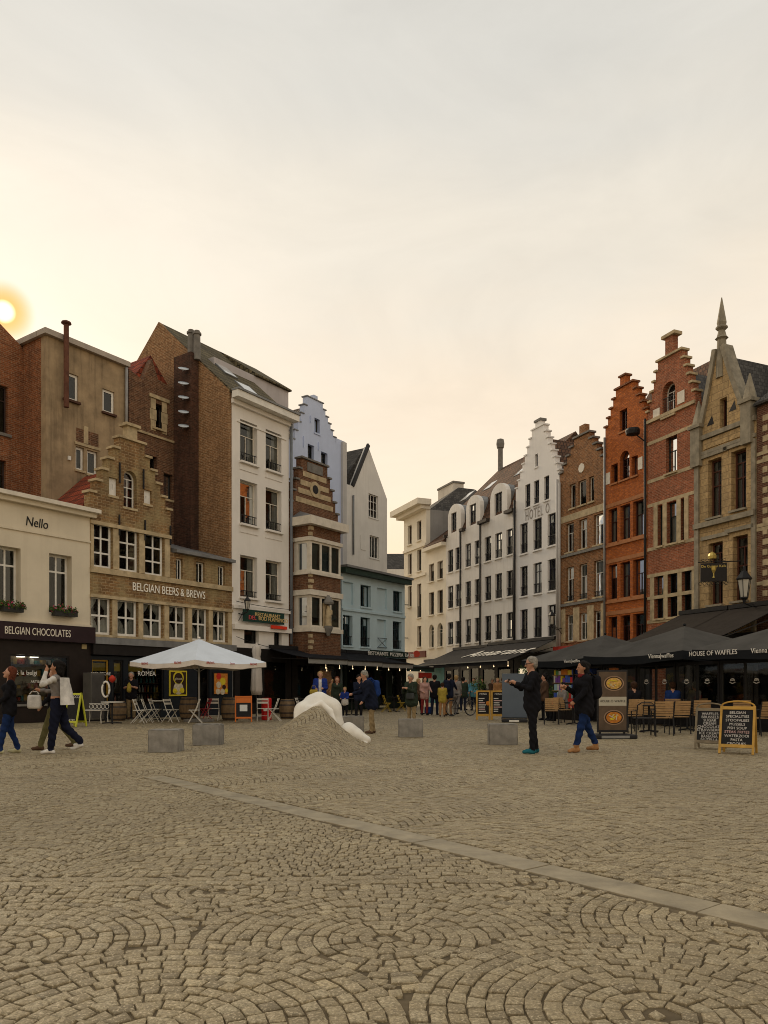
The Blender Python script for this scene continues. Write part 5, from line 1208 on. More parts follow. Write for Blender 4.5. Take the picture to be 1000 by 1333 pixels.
part('red_panel', mat('red_box', (.35, .03, .02)), aw, seg - 1.6, seg - .2, -2.14, -2.10, 1.72, 2.05)
t1_ = RR.tz(594, 0)[0]; t2_ = RR.tz(640, 0)[0]; t3_ = RR.tz(727, 0)[0]
awning('awning', 'black awning on the white terrace houses with dormers', RR, t1_, t2_ - .05, 3.9, 2.75, 3.2, blk, blk, 'awnings along the right row', txt='taverne', ts=.2, edge=gry)
aw = awning('awning', 'black awning with white script lettering below the white hotel', RR, t2_ + .05, t3_, 4.0, 2.75, 3.4, blk, blk, 'awnings along the right row', edge=gry)
text('lettering', 'Amarant', 1.6, M_white, aw, ((t3_ - t2_) / 2, -1.9, 3.33), rot=(R(21), 0, 0), shear=.35, sx=1.3)
t1_ = RR.tz(890, 0)[0]; t2_ = RR.tz(1030, 0)[0]
awning('awning', 'broad dark brown awning across the front of the sandstone house', RR, t1_, (t1_ + t2_) / 2 - .03, 4.55, 3.0, 4.0, mat('brown_black_awning', (.026, .022, .020), .9, .2, 2, .1, 60, spec=.08), blk)
awning('awning', 'dark brown awning below the dark brick house with quoins', RR, (t1_ + t2_) / 2 + .03, t2_, 4.55, 3.0, 4.0, MATS['brown_black_awning'], blk)
aw = awning('awning', 'small pale awning over the teal shop at the lane', RR, RR.tz(556, 0)[0], RR.tz(580, 0)[0], 3.2, 2.8, 1.4, mat('pale_awning', (.40, .36, .28), .8), blk, txt='CAFE BAR', ts=.2)
o = MB().tube([(0, 0, 0), (0, .12, 0)], .26, 18).build('round_sign', mat('red_sign', (.42, .05, .03), .5, .1, 3, 0)); p = RR.pt(RR.tz(567, 0)[0], -1.6); o.location = (p.x, p.y, RR.tz(567, 849, -1.6)[1]); o.rotation_euler = (0, 0, RR.ang + R(70)); tag(o, 'round red hanging sign above the teal shop', 'sign')

# ------------------------------------------------------------------ parasols
def parasol(label, c, half, ang, z_e, z_a, vh, m, vm, pole_m, group=None, sag=.30, txts=(), name='parasol'):
    o = empty(name, (c[0], c[1], 0), ang, label, 'parasol', group); n = 8; v = []
    for r in range(7):
        f = r / 6.
        for s in range(4):
            for k in range(n):
                q = -1 + 2 * k / n; x, y = ((q, -1), (1, q), (-q, 1), (-1, -q))[s]
                fold = sag * f * (1 - q * q)            # the cloth dips between the ribs
                v.append((x * half * f, y * half * f, z_a + (z_e - z_a) * (f ** .92) - fold * .35 * f))
    m4 = 4 * n; fs = [(r * m4 + k, r * m4 + (k + 1) % m4, (r + 1) * m4 + (k + 1) % m4, (r + 1) * m4 + k) for r in range(6) for k in range(m4)]
    mb = MB().add(v, fs); mb.add([(a, b_, z - .012) for a, b_, z in v], fs); mb.build('canopy', m, o, smooth=False)
    rim = v[6 * m4:]; vv = [(a, b_, z - .002) for a, b_, z in rim] + [(a * 1.004, b_ * 1.004, z - vh - .02 * math.sin(i * 1.7)) for i, (a, b_, z) in enumerate(rim)]
    vv += [(a * .994, b_ * .994, z) for a, b_, z in vv]; 
    fs = [(i, (i + 1) % m4, m4 + (i + 1) % m4, m4 + i) for i in range(m4)]; fs += [tuple(2 * m4 + k for k in f) for f in fs] + [(m4 + i, m4 + (i + 1) % m4, 3 * m4 + (i + 1) % m4, 3 * m4 + i) for i in range(m4)]
    MB().add(vv, fs).build('valance', vm, o)
    MB().tube([(0, 0, .05), (0, 0, z_a - .02)], .035, 10).build('pole', pole_m, o, smooth=True); MB().lathe([(.02, 0), (.06, .03), (.03, .08)], 8, (0, 0, z_a)).build('cap', vm, o)
    MB().box(-.38, .38, -.38, .38, 0, .10).build('base', M_blue, o, bevel=.01)
    for x, y in ((1, 1), (-1, 1), (1, -1), (-1, -1)):
        MB().bar((0, 0, z_a - .14), (x * half * .97, y * half * .97, z_e - .05), .02).build('rib', pole_m, o)
        MB().bar((0, 0, z_e - .35), (x * half * .5, y * half * .5, (z_a + z_e) / 2 - .11), .015).build('strut', pole_m, o)
    for sd_i, body, size, mm, q in txts:
        x, y = ((q, -1), (1, q), (-q, 1), (-1, -q))[sd_i]
        text('lettering', body, size, mm, o, (x * half * 1.012, y * half * 1.012, z_e - vh * .55), rot=(R(90), 0, R(90) * sd_i), depth=.003)
    return o
wcloth = mat('pale_grey_parasol_cloth', (.66, .72, .80), .85, .08, 1.5, .08, 60); wval = mat('pale_valance', (.70, .64, .58), .85, .12, 3, .08, 60)
redp = mat('red_print', (.45, .05, .03), .6, .2, 6, 0)
wp = parasol('large white square parasol over the tavern terrace', (-6.55, 27.2), 1.66, LR.ang, 2.12, 2.93, .16, wcloth, wval, mat('pale_pole', (.40, .40, .40), .4, .1, 2, 0, metal=.3),
        txts=((0, 'BREWS', .11, redp, -.6), (0, 'beers', .10, redp, .0), (0, 'BREWS', .11, redp, .6), (3, 'BREWS', .11, redp, -.5), (3, 'BREWS', .11, redp, .5)))
dcl = mat('charcoal_parasol_cloth', (.072, .069, .064), .9, .25, 1.2, .1, 60, spec=.08); dval = mat('black_valance', (.014, .016, .019), .9, .15, 3, .1, 60, spec=.08)
for c, lab, tx in (((12.0, 21.0), 'charcoal parasol with house of waffles lettering on its black valance', ((0, 'HOUSE OF WAFFLES', .19, M_white, -.66), (0, 'Vienna waffles', .19, M_white, .12))),
                   ((10.1, 25.8), 'charcoal parasol between two others over the wooden chairs', ((0, 'Vienna|waffles', .19, M_white, .62),)),
                   ((8.7, 30.2), 'charcoal parasol above the souvenir stall', ((0, 'Vienna|waffles', .17, M_white, .45), (0, 'waffles', .17, M_white, -.75)))):
    parasol(lab, c, 2.35, RR.ang, 2.32, 3.28, .25, dcl, dval, M_iron, 'charcoal parasols of the waffle terrace', txts=tx)
# closed parasol
p = ground(334, 936)
o = empty('closed_parasol', (p[0], p[1], 0), 0, 'closed white parasol standing beside the large open one', 'parasol')
v = []; prof = ((.02, 1.72), (.05, 1.66), (.13, 1.62), (.15, 1.50), (.12, 1.36), (.14, 1.30), (.17, .9), (.19, .55), (.16, .42), (.04, .42))
nn = 24
for r, z in prof:
    for k in range(nn): rr = r * (1 + .22 * math.cos(k * 2 * PI / nn * 8)); v.append((rr * math.cos(2 * PI * k / nn), rr * math.sin(2 * PI * k / nn), (z - 1.72) * 1.55 + 2.94))
MB().add(v, [(i * nn + k, i * nn + (k + 1) % nn, (i + 1) * nn + (k + 1) % nn, (i + 1) * nn + k) for i in range(len(prof) - 1) for k in range(nn)]).build('cloth', mat('ivory_cloth', (.50, .46, .42), .85, .12, 3, .1, 60), o, smooth=True)
MB().tube([(0, 0, .05), (0, 0, 1.75)], .03, 8).build('pole', M_iron, o); part('base', M_blue, o, -.28, .28, -.28, .28, 0, .09)

# ------------------------------------------------------------------ stone blocks and sculpture
conc = mat('rough_grey_stone', (.27, .255, .23), .85, .3, 5, .6, 22, streak=.3, soil=(.07, .06, .05))
for (x0, x1, yb, hgt, dep_, rz, lab) in ((192, 232, 980, .44, .46, .02, 'square grey stone block seat nearest the walkers by the chocolate shop'), (250.5, 286, 971, .46, .44, -.02, 'square grey stone block seat in front of the white parasol'),
                                 (444, 473, 953, .44, .5, .1, 'square grey stone block seat behind the white sculpture'), (519, 551, 960, .45, .46, .0, 'square grey stone block seat in front of woman with handbag'),
                                 (638, 675, 970, .45, .5, -.06, 'square grey stone block seat beside the man holding a phone')):
    X0, Y0 = ground(x0, yb); X1, _ = ground(x1, yb)
    bm = bmesh.new(); bmesh.ops.create_cube(bm, size=1.); bmesh.ops.scale(bm, vec=(X1 - X0, dep_, hgt), verts=bm.verts); bmesh.ops.bevel(bm, geom=bm.edges[:], offset=.018, segments=2, affect='EDGES')
    bmesh.ops.subdivide_edges(bm, edges=bm.edges[:], cuts=3, use_grid_fill=True)
    for vtx in bm.verts: vtx.co += Vector((random.gauss(0, .003), random.gauss(0, .003), random.gauss(0, .003)))
    me = bpy.data.meshes.new('stone_block'); bm.to_mesh(me); bm.free()
    o = link('stone_block', me, conc); o.location = ((X0 + X1) / 2, Y0 + dep_ / 2, hgt / 2 - .01); o.rotation_euler = (0, 0, rz); tag(o, lab, 'block', 'stone block seats on the square')
marble = mat('white_marble', (.80, .77, .70), .5, .14, 3, .15, 25, streak=.25, soil=(.48, .43, .35), spec=.5)
def P3(x, y, Y): return tuple(at(x, y, Y))
pr = [(P3(392, 948, 15.9), P3(399, 928, 16.1), .16, .22, .15), (P3(399, 928, 16.1), P3(414, 919, 16.3), .24, .26, .15), (P3(414, 919, 16.3), P3(429, 924, 16.4), .26, .24, .15), (P3(429, 924, 16.4), P3(436, 945, 16.3), .24, .19, .12), (P3(434, 945, 16.3), P3(434, 966, 16.2), .17, .12, .1),
      (P3(394, 940, 15.75), P3(404, 922, 15.85), .05, .06, .04), (P3(404, 922, 15.85), P3(418, 916, 15.95), .06, .06, .04), (P3(418, 916, 15.95), P3(430, 926, 15.9), .06, .06, .04), (P3(430, 926, 15.9), P3(437, 945, 15.8), .06, .05, .04),
      (P3(449, 956, 15.7), P3(453, 953, 15.7), .15, .18, .03), (P3(453, 953, 15.7), P3(463, 957, 15.7), .18, .15, .06), (P3(463, 958, 15.7), P3(478, 963, 15.7), .14, .085, .06), (P3(455, 968, 15.6), P3(476, 969, 15.6), .06, .05, .03)]
Vv, Qq, _, _ = sdf_mesh(pr, .016, .08, noise_f=lambda G: (.010 * np.sin(G[..., 0] * 15 + G[..., 2] * 11 + 2 * np.sin(G[..., 1] * 5)) * np.sin(G[..., 1] * 7 + 1)).astype(np.float32), cut=lambda G: (-.02 - G[..., 2]))
o = link('sculpture', quads_mesh('sculpture', Vv, Qq), marble, None, True); tag(o, 'smooth rounded white marble sculpture rising out of the cobbled mound', 'sculpture')

# ------------------------------------------------------------------ terrace furniture
M_wchair = mat('white_chair_metal', (.60, .58, .53), .5, .12, 6, .05); M_wood = mat('oak_slats', (.36, .22, .10), .6, .3, 6, .1, 40); M_barrel = mat('barrel_oak', (.20, .135, .075), .7, .35, 5, .2, 30, streak=.3); M_hoop = mat('barrel_hoop', (.07, .06, .055), .5, .3, 5, .1, metal=.6)
def folding_chair(m, sm):
    o = empty('folding_chair'); w = .40
    for s in (-1, 1):
        x = s * w / 2
        MB().tube([(x, -.22, 0), (x, .02, .42), (x, .17, .82)], .013, 6).build('leg', m, o); MB().tube([(x * .9, .24, 0), (x * .9, -.16, .44)], .013, 6).build('leg', m, o)
    for k in range(5): MB().box(-w / 2, w / 2, -.20 + k * .075, -.14 + k * .075, .43, .45).build('seat_slat', sm, o)
    for z in (.62, .74): MB().box(-w / 2, w / 2, .085 + (z - .62) * .36, .105 + (z - .62) * .36, z, z + .07).build('back_slat', sm, o)
    MB().tube([(-w / 2, -.10, .18), (w / 2, -.10, .18)], .008, 5).build('stretcher', m, o); return o
proto = folding_chair(M_wchair, M_wchair)
spots = [(181, 941.5, 95, 'white folding chair nearest the man in khaki trousers'), (191, 940.5, 100, 'white folding chair second in the slanted row by the khaki trousers'), (201, 939.5, 92, 'white folding chair third in the slanted row by the khaki trousers'), (222, 940.5, 70, 'white folding chair below the yellow beer poster'), (254, 941, -80, 'white folding chair turned towards the tavern barrel'), (278, 938, 185, 'white folding chair behind the red one'), (357, 938.5, -88, 'white folding chair beside the red canister'), (391, 936, 85, 'white folding chair right beside the small steel hooped barrel'), (342, 938, 10, 'white folding chair under the closed parasol')]
for i, (x, y, a, lab) in enumerate(spots):
    o = proto if i == 0 else copy_tree(proto); X, Y = ground(x, y); o.location = (X, Y, 0); o.rotation_euler = (0, 0, R(a)); tag(o, lab, 'chair', 'white folding chairs of the tavern')
rc = folding_chair(mat('red_chair_metal', (.30, .02, .03), .5, .1, 5, 0), MATS['red_chair_metal']); X, Y = ground(268, 938.5); rc.location = (X, Y, 0); rc.rotation_euler = (0, 0, R(-60)); tag(rc, 'dark red folding chair between barrels under the white parasol', 'chair')
def barrel():
    o = empty('barrel'); prof = [(.27, 0), (.31, .12), (.345, .28), (.355, .42), (.345, .56), (.31, .72), (.27, .84)]
    n = 20
    for k in range(n):
        a0, a1 = 2 * PI * k / n + .008, 2 * PI * (k + 1) / n - .008; v = []
        for r, z in prof: v += [(r * math.cos(a0), r * math.sin(a0), z), (r * math.cos(a1), r * math.sin(a1), z)]
        for r, z in prof: v += [((r - .03) * math.cos(a0), (r - .03) * math.sin(a0), z), ((r - .03) * math.cos(a1), (r - .03) * math.sin(a1), z)]
        m = len(prof); fs = [(2 * i, 2 * i + 1, 2 * i + 3, 2 * i + 2) for i in range(m - 1)] + [(2 * m - 2, 2 * m - 1, 4 * m - 1, 4 * m - 2)] + [(2 * i, 2 * i + 2, 2 * m + 2 * i + 2, 2 * m + 2 * i) for i in range(m - 1)] + [(2 * i + 1, 2 * m + 2 * i + 1, 2 * m + 2 * i + 3, 2 * i + 3) for i in range(m - 1)]
        MB().add(v, fs).build('stave', M_barrel, o)
    MB().lathe([(.26, .80), (.26, .815)], 20).build('lid', M_barrel, o)
    for z0, z1, r0, r1 in ((.03, .09, .286, .303), (.22, .28, .337, .349), (.56, .62, .349, .337), (.75, .81, .303, .284)):
        MB().lathe([(r0 - .01, z0), (r0 + .004, z0), (r1 + .004, z1), (r1 - .01, z1)], 24).build('hoop', M_hoop, o)
    return o
br = barrel()
for i, (x, y, s, lab) in enumerate(((246, 937, 1.0, 'oak barrel table below the second tavern poster'), (300, 937.5, 1.0, 'oak barrel table behind the orange sandwich board'), (374, 935.5, .9, 'small oak barrel on the terrace right of the red canister'), (154, 938, .85, 'small oak barrel beside the tavern door, next to the standing man'))):
    o = br if i == 0 else copy_tree(br); X, Y = ground(x, y); o.location = (X, Y, 0); o.rotation_euler = (0, 0, i * .8); o.scale = (s, s, s); tag(o, lab, 'barrel', 'oak barrels on the tavern terrace')
def round_table(top_m, h=.74, r=.36):
    o = empty('cafe_table'); MB().lathe([(r, 0), (r, .03)], 20, (0, 0, h - .03)).build('table_top', top_m, o); MB().tube([(0, 0, .04), (0, 0, h - .03)], .03, 8).build('pedestal', M_iron, o)
    for k in range(4): MB().bar((0, 0, .05), (.32 * math.cos(k * PI / 2 + .4), .32 * math.sin(k * PI / 2 + .4), .015), .035).build('foot', M_iron, o)
    return o
tb = round_table(M_wchair)
for i, (x, y, lab) in enumerate(((146, 942, 'small white topped cafe table with black base beside ornate white bench'), (208, 938, 'small white cafe table among the slanted folding chairs'))):
    o = tb if i == 0 else copy_tree(tb); X, Y = ground(x, y); o.location = (X, Y, 0); tag(o, lab, 'table')
# ornate white bench and grey crate by the shop corner
X, Y = ground(124, 941); o = empty('ornate_bench', (X, Y, 0), R(-20), 'ornate white iron bench near the shop corner', 'bench')
part('seat', M_wchair, o, -.42, .42, -.2, .2, .42, .45)
for s in (-1, 1):
    for yy in (-.17, .17): MB().tube([(s * .40, yy, 0), (s * .37, yy, .2), (s * .40, yy, .42)], .018, 6).build('leg', M_wchair, o)
mb = MB()
for k in range(5): mb.tube([(-.34 + k * .17 + .075 * math.cos(q), .19, .56 + .075 * math.sin(q)) for q in [2 * PI * j / 12 for j in range(13)]], .012, 5)
mb.tube([(-.42, .19, .65), (.42, .19, .65)], .014, 6).build('scroll_back', M_wchair, o)
X, Y = ground(119, 939); o = empty('grey_cabinet', (X - .05, Y + .35, 0), LR.ang, 'grey drinks cabinet against the shop corner', 'cabinet'); part('body', mat('cabinet_grey', (.10, .095, .085), .6, .2, 3, .05), o, -.28, .28, -.25, .25, .05, 1.75, bevel=.02); part('plinth', M_black, o, -.26, .26, -.23, .23, 0, .05); part('door_panel', mat('cabinet_door', (.075, .07, .065), .5), o, -.24, .24, -.262, -.252, .12, 1.68)
X, Y = ground(138, 940); o = empty('life_ring_stand', (X, Y, 0), 0, 'stand with pale oval ring and red ornament in front of tavern window', 'ornament')
MB().tube([(0, 0, 0), (0, 0, .9)], .025, 8).build('post', M_iron, o); MB().tube([(.13 * math.cos(q), -.02, 1.15 + .27 * math.sin(q)) for q in [2 * PI * j / 20 for j in range(21)]], .035, 8).build('ring', M_white, o, smooth=True); MB().lathe([(.02, 0), (.10, .07), (.13, .15), (.07, .23), (.02, .27)], 10, (.22, 0, 1.38)).build('red_ornament', mat('red_glow', (.5, .04, .02), .5, .1, 3, 0), o, smooth=True); MB().tube([(.22, 0, .9), (.22, 0, 1.38)], .015, 6).build('stem', M_iron, o)
X, Y = ground(347, 937); o = empty('red_canister', (X, Y, 0), 0, 'red ribbed canister beside white folding chair', 'canister')
MB().lathe([(.18, 0), (.19, .04), (.19, .24), (.17, .26), (.19, .28), (.19, .5), (.17, .52), (.19, .54), (.19, .78), (.17, .82)], 16).build('body', mat('red_plastic', (.5, .015, .015), .35, .1, 3, 0), o, smooth=False); part('label', M_white, o, -.08, .08, -.196, -.189, .33, .42)
# sandwich boards
def a_board(name, label, px, py, rz, w, h, frame, lean=.20, lines=(), board=None, group=None, top=None, size=.075):
    X, Y = ground(px, py); o = empty(name, (X, Y, 0), R(rz), label, 'sandwich board', group); brd = board or mat('chalkboard', (.012, .012, .013), .7, .3, 4, .05)
    for s, nm in ((1, 'front'), (-1, 'back')):
        e = empty(nm + '_leaf', (0, 0, h)); e.parent = o; e.rotation_euler = (math.atan(lean) * -s, 0, 0); hh = h * math.sqrt(1 + lean * lean)
        for sx in (-1, 1): MB().box(sx * w / 2 - .02, sx * w / 2 + .02, -.02, .02, -hh + .01, 0).build('rail', frame, e)
        for zz in (-.04, -hh + .16): MB().box(-w / 2 + .021, w / 2 - .021, -.018, .018, zz - .03, zz + .03).build('cross_rail', frame, e)
        MB().box(-w / 2 + .021, w / 2 - .021, -.006, .006, -hh + .192, -.072).build('board', brd, e)
        if s == 1:
            for k, (body, mm) in enumerate(lines): text('chalk_line', body, size, mm, e, (0, -.009, -.13 - k * (hh - .33) / max(1, len(lines) - 1)), depth=.002)
    if top: MB().tube([(w / 2 * math.cos(q), 0, h + .09 * math.sin(q)) for q in [PI * j / 12 for j in range(13)]], .016, 6).build('handle', frame, o)
    return o
pine = mat('yellow_pine', (.50, .29, .06), .55, .25, 6, .1, 40); grw = mat('grey_wood', (.22, .18, .12), .7, .3, 6, .1, 40); chalk = mat('chalk_white', (.62, .60, .56), .9, .2, 20, 0)
pinkc = mat('chalk_pink', (.62, .42, .40), .9, .2, 20, 0)
a_board('sandwich_board', 'grey framed chalkboard listing waffles in white chalk', 925, 975, -30, .50, .82, grw, .3, [(s, chalk) for s in ('WAFFLES', 'BRUSSELS', 'SUGAR', 'CREAM', 'CHOCOLATE', 'STRAWBERRY', 'ICE CREAM', 'BANANA', 'NUTELLA')], top=1, group='chalkboards of the waffle terrace')
a_board('sandwich_board', 'yellow pine framed chalkboard listing belgian specialities', 961, 981, -32, .56, .88, pine, .32, [(s, m) for s, m in (('BELGIAN', chalk), ('SPECIALITIES', chalk), ('STOOFVLEES', chalk), ('MUSSELS', chalk), ('FISH SOUP', chalk), ('STEAK FRITES', pinkc), ('WATERZOOI', chalk), ('PASTA', chalk), ('CROQUES', chalk))], top=1, group='chalkboards of the waffle terrace', size=.07)
a_board('sandwich_board', 'orange framed sandwich board with pale notice on the tavern terrace', 317, 940, 12, .55, .92, mat('orange_paint', (.55, .14, .02), .5, .1, 4, 0), .22, [('BEER', MATS['orange_paint']), ('', chalk)], top=None)
e = [c for c in bpy.data.objects if c.name.startswith('front_leaf')][-1]; part('notice', mat('paper_white', (.6, .62, .62), .8, .05, 5, 0), e, -.13, .13, -.012, -.008, -.55, -.32); part('header', MATS['orange_paint'], e, -.25, .25, -.014, -.008, -.25, -.08)
a_board('sandwich_board', 'yellow framed sandwich board beside the chocolate shop', 98, 946, -25, .50, 1.05, mat('lime_yellow_paint', (.50, .52, .05), .5, .1, 4, 0), .2, [('CHOCO', chalk), ('LATES', chalk)], size=.12)
# double wooden menu board, grey board and waffle display
X, Y = ground(639, 937); o = empty('menu_board', (X, Y, 0), R(-6), 'double oak framed menu board standing before the terrace', 'menu board')
for s in (-1, 1):
    c = s * .28
    MB().plate([(c - .27, .0), (c - .20, .0), (c - .20, .13), (c + .20, .13), (c + .20, 0), (c + .27, 0), (c + .27, 1.1), (c - .27, 1.1)], [[(c - .21, .22), (c + .21, .22), (c + .21, 1.04), (c - .21, 1.04)]], -.03, .03).build('frame', pine, o); part('board', MATS['chalkboard'], o, c - .209, c + .209, -.01, .02, .221, 1.039)
    text('heading', 'MENU', .10, chalk, o, (c, -.014, .96), depth=.002)
    for k in range(7): part('menu_line', chalk if (k + s) % 3 else pinkc, o, c - .17, c - .17 + random.uniform(.16, .32), -.013, -.0102, .30 + k * .08, .335 + k * .08)
MB().tube([(-.10, -.013, .62), (-.10, -.011, .62)], .085, 14).build('food_picture', M_po, o)
X, Y = ground(671, 940); o = empty('grey_display', (X, Y, 0), R(-8), 'blank slate grey display board on a water base behind the phone man', 'display board')
part('panel', mat('slate_panel', (.10, .125, .16), .5, .12, 1.5, .02), o, -.46, .40, -.03, .03, .16, 1.70, bevel=.008); part('frame', M_iron, o, -.49, .43, -.02, .02, .12, .158); part('base', M_iron, o, -.48, .42, -.28, .28, 0, .10, bevel=.03); part('base_print', M_white, o, -.22, .12, -.286, -.281, .02, .08)
X, Y = ground(797, 961); o = empty('waffle_display', (X, Y, 0), R(4), 'tall waffle picture display stand beside walking woman', 'display board')
part('panel', M_iron, o, -.37, .37, -.03, .03, .14, 1.64, bevel=.006); wp_ = mat('print_wood', (.11, .075, .05), .6, .4, 3, 0)
part('picture', wp_, o, -.34, .34, -.036, -.031, .20, .78); part('picture', wp_, o, -.34, .34, -.036, -.031, 1.00, 1.60); part('title_strip', mat('print_pale', (.45, .42, .34), .6, .1, 4, 0), o, -.34, .34, -.037, -.031, .782, .998)
text('lettering', 'HOUSE ◇ WAFFLE', .075, MATS['black_letters'], o, (0, -.039, .89), depth=.002)
plate_m = mat('print_plate', (.30, .20, .13), .5, .2, 3, 0); waf = mat('print_waffle', (.60, .36, .10), .6, .5, 14, 0)
for zc_, mm in ((1.32, waf), (.50, M_po)):
    for r_, d_, m_ in ((.25, .002, plate_m), (.22, .003, M_pd), (.19, .004, mm)): 
        q = MB().tube([(0, -.036 - d_, 0), (0, -.036, 0)], r_, 22).build('printed_dish', m_, o); q.location = (.03, 0, zc_); q.scale = (1, 1, .72)
    for k in range(9): q = MB().tube([(random.uniform(-.12, .16), -.043, zc_ + random.uniform(-.09, .09)), (random.uniform(-.12, .16), -.041, zc_ + random.uniform(-.09, .09))], .012, 5).build('printed_topping', M_pc if k % 2 else M_py, o)
part('base', M_iron, o, -.50, .50, -.34, .34, 0, .10, bevel=.03); part('base_print', gry, o, -.38, .30, -.346, -.341, .02, .08); 
for x in (-.3, .3): part('upright', M_iron, o, x - .02, x + .02, -.02, .02, .10, .15)
# black wind screens behind the waffle terrace
M_scr = mat('black_screen', (.010, .010, .012), .35, .2, 3, 0)
base = Vector((12.0, 21.0)) + Vector((-.923, -.385)) * 1.55
for k in range(8):
    s = 3.2 - k * 1.75; p = base + RR.d * s; o = empty('wind_screen', (p.x, p.y, 0), RR.ang, None, 'screen', 'wind screens of the waffle terrace')
    gl = k >= 3
    o['label'] = 'solid black screen panel with white emblem behind the waffle terrace tables' if not gl else 'black framed glass screen panel along the waffle terrace'
    if gl:
        MB().plate([(0, .04), (1.72, .04), (1.72, 2.0), (0, 2.0)], [[(.07, .75), (.83, .75), (.83, 1.9), (.07, 1.9)], [(.89, .75), (1.65, .75), (1.65, 1.9), (.89, 1.9)]], -.03, .03).build('frame', M_scr, o)
        for x0 in (.07, .89): MB().add([(x0, 0, .75), (x0 + .76, 0, .75), (x0 + .76, 0, 1.9), (x0, 0, 1.9)], [(0, 1, 2, 3)]).build('pane', M_glass, o)
    else: part('panel', M_scr, o, 0, 1.72, -.03, .03, .04, 2.0)
    for x in (.25, 1.45): part('foot', M_iron, o, x - .03, x + .03, -.22, .22, 0, .038)
    if k < 6:
        for xc in (.45, 1.27):
            for r, zz in ((.075, 1.42),):
                MB().tube([(xc + .07 * math.cos(q), -.034, zz + .05 * math.sin(q)) for q in [PI * j / 8 for j in range(-1, 10)]], .012, 5).tube([(xc - .10, -.034, zz - .05), (xc, -.034, zz - .09), (xc + .10, -.034, zz - .05)], .012, 5).tube([(xc - .03, -.034, zz), (xc + .04, -.034, zz + .01)], .018, 5).build('emblem', chalk, o)
# slatted terrace chairs, tables
def terrace_chair():
    o = empty('terrace_chair'); w = .46
    for s in (-1, 1):
        MB().tube([(s * w / 2, .26, 0), (s * w / 2, .20, .45), (s * w / 2, .27, .86)], .016, 6).build('leg', M_iron, o); MB().tube([(s * w / 2, -.24, 0), (s * w / 2, -.22, .66), (s * w / 2, .20, .66)], .016, 6).build('leg', M_iron, o)
    for k in range(6): MB().box(-w / 2 + .02, w / 2 - .02, -.22 + k * .075, -.16 + k * .075, .44, .46).build('seat_slat', M_wood, o)
    for k in range(6): MB().box(-w / 2 + .01, w / 2 - .01, .205 + k * .012, .225 + k * .012, .50 + k * .063, .553 + k * .063).build('back_slat', M_wood, o)
    return o
tc_ = terrace_chair(); tt = round_table(M_black, .74, .34)
cs = [(862, 957, 172, 'slatted oak terrace chair with reddish back beside the black chair'), (882, 955, 190, 'slatted oak terrace chair between the black chair and the chalkboards'), (912, 952, 168, 'slatted oak terrace chair right behind the grey framed chalkboard'), (822, 953, 190, 'slatted oak terrace chair right beside the waffle display'), (965, 952, 160, 'slatted oak terrace chair behind the yellow chalkboard'), (990, 958, 200, 'slatted oak terrace chair at the far end behind the yellow chalkboard'), (718, 943, 170, 'slatted oak terrace chair facing the souvenir stall'), (733, 941, 20, 'slatted oak terrace chair occupied by the seated man'), (838, 950, 178, 'slatted oak terrace chair behind the empty black armchair')]
for i, (x, y, a, lab) in enumerate(cs):
    o = tc_ if i == 0 else copy_tree(tc_); X, Y = ground(x, y); o.location = (X, Y, 0); o.rotation_euler = (0, 0, R(a)); tag(o, lab, 'chair', 'slatted terrace chairs')
for i, (x, y, lab) in enumerate(((845, 953, 'small black round table among slatted chairs'), (895, 951, 'small black round table behind the grey chalkboard'), (945, 949, 'small black round table between the two chalkboards'), (748, 943, 'small black round table in front of the souvenir stall'))):
    o = tt if i == 0 else copy_tree(tt); X, Y = ground(x, y); o.location = (X, Y, 0); tag(o, lab, 'table', 'black terrace tables')
o = empty('black_armchair', (*ground(838, 958), 0), R(175), 'black metal armchair with open back near the waffle display', 'chair')
for s in (-1, 1): MB().tube([(s * .24, .24, 0), (s * .23, .22, .44), (s * .21, .27, .78), (s * .12, .28, .84)], .016, 6).build('leg', M_iron, o); MB().tube([(s * .24, -.24, 0), (s * .25, -.22, .62), (s * .24, .22, .64)], .016, 6).build('leg', M_iron, o)
part('seat', M_iron, o, -.23, .23, -.22, .22, .43, .46, bevel=.008); MB().tube([(-.12, .28, .84), (.12, .28, .84)], .016, 6).build('back_rail', M_iron, o)
# souvenir stall
p = base + RR.d * -9.2; o = empty('souvenir_stall', (p.x, p.y, 0), RR.ang, 'souvenir stall stacked with bright boxes, bags and prints under parasol', 'stall')
part('counter', M_black, o, -1.2, 1.3, -.2, .35, 0, .78); part('back_panel', M_black, o, -1.2, 1.3, .36, .42, .0, 2.05)
cl = [mat('souvenir_' + n, c, .5, .15, 6, 0) for n, c in (('blue', (.05, .10, .42)), ('yellow', (.60, .45, .04)), ('red', (.50, .04, .03)), ('white', (.55, .54, .52)), ('sky', (.28, .45, .52)), ('violet', (.16, .06, .30)), ('green', (.10, .28, .10)), ('orange', (.55, .18, .03)))]
for r in range(4):
    x = -1.12
    while x < 1.15:
        w_ = random.uniform(.08, .24); h_ = random.uniform(.14, .27); part('boxed_souvenir', random.choice(cl), o, x, x + w_, .02 + .02 * (r % 2), .33, .80 + r * .30, .80 + r * .30 + h_); x += w_ + .015
    if r: part('shelf', M_wood, o, -1.18, 1.28, .0, .355, .775 + r * .30, .795 + r * .30)
part('red_cloth', cl[2], o, -.9, .5, -.225, -.202, .45, .80)
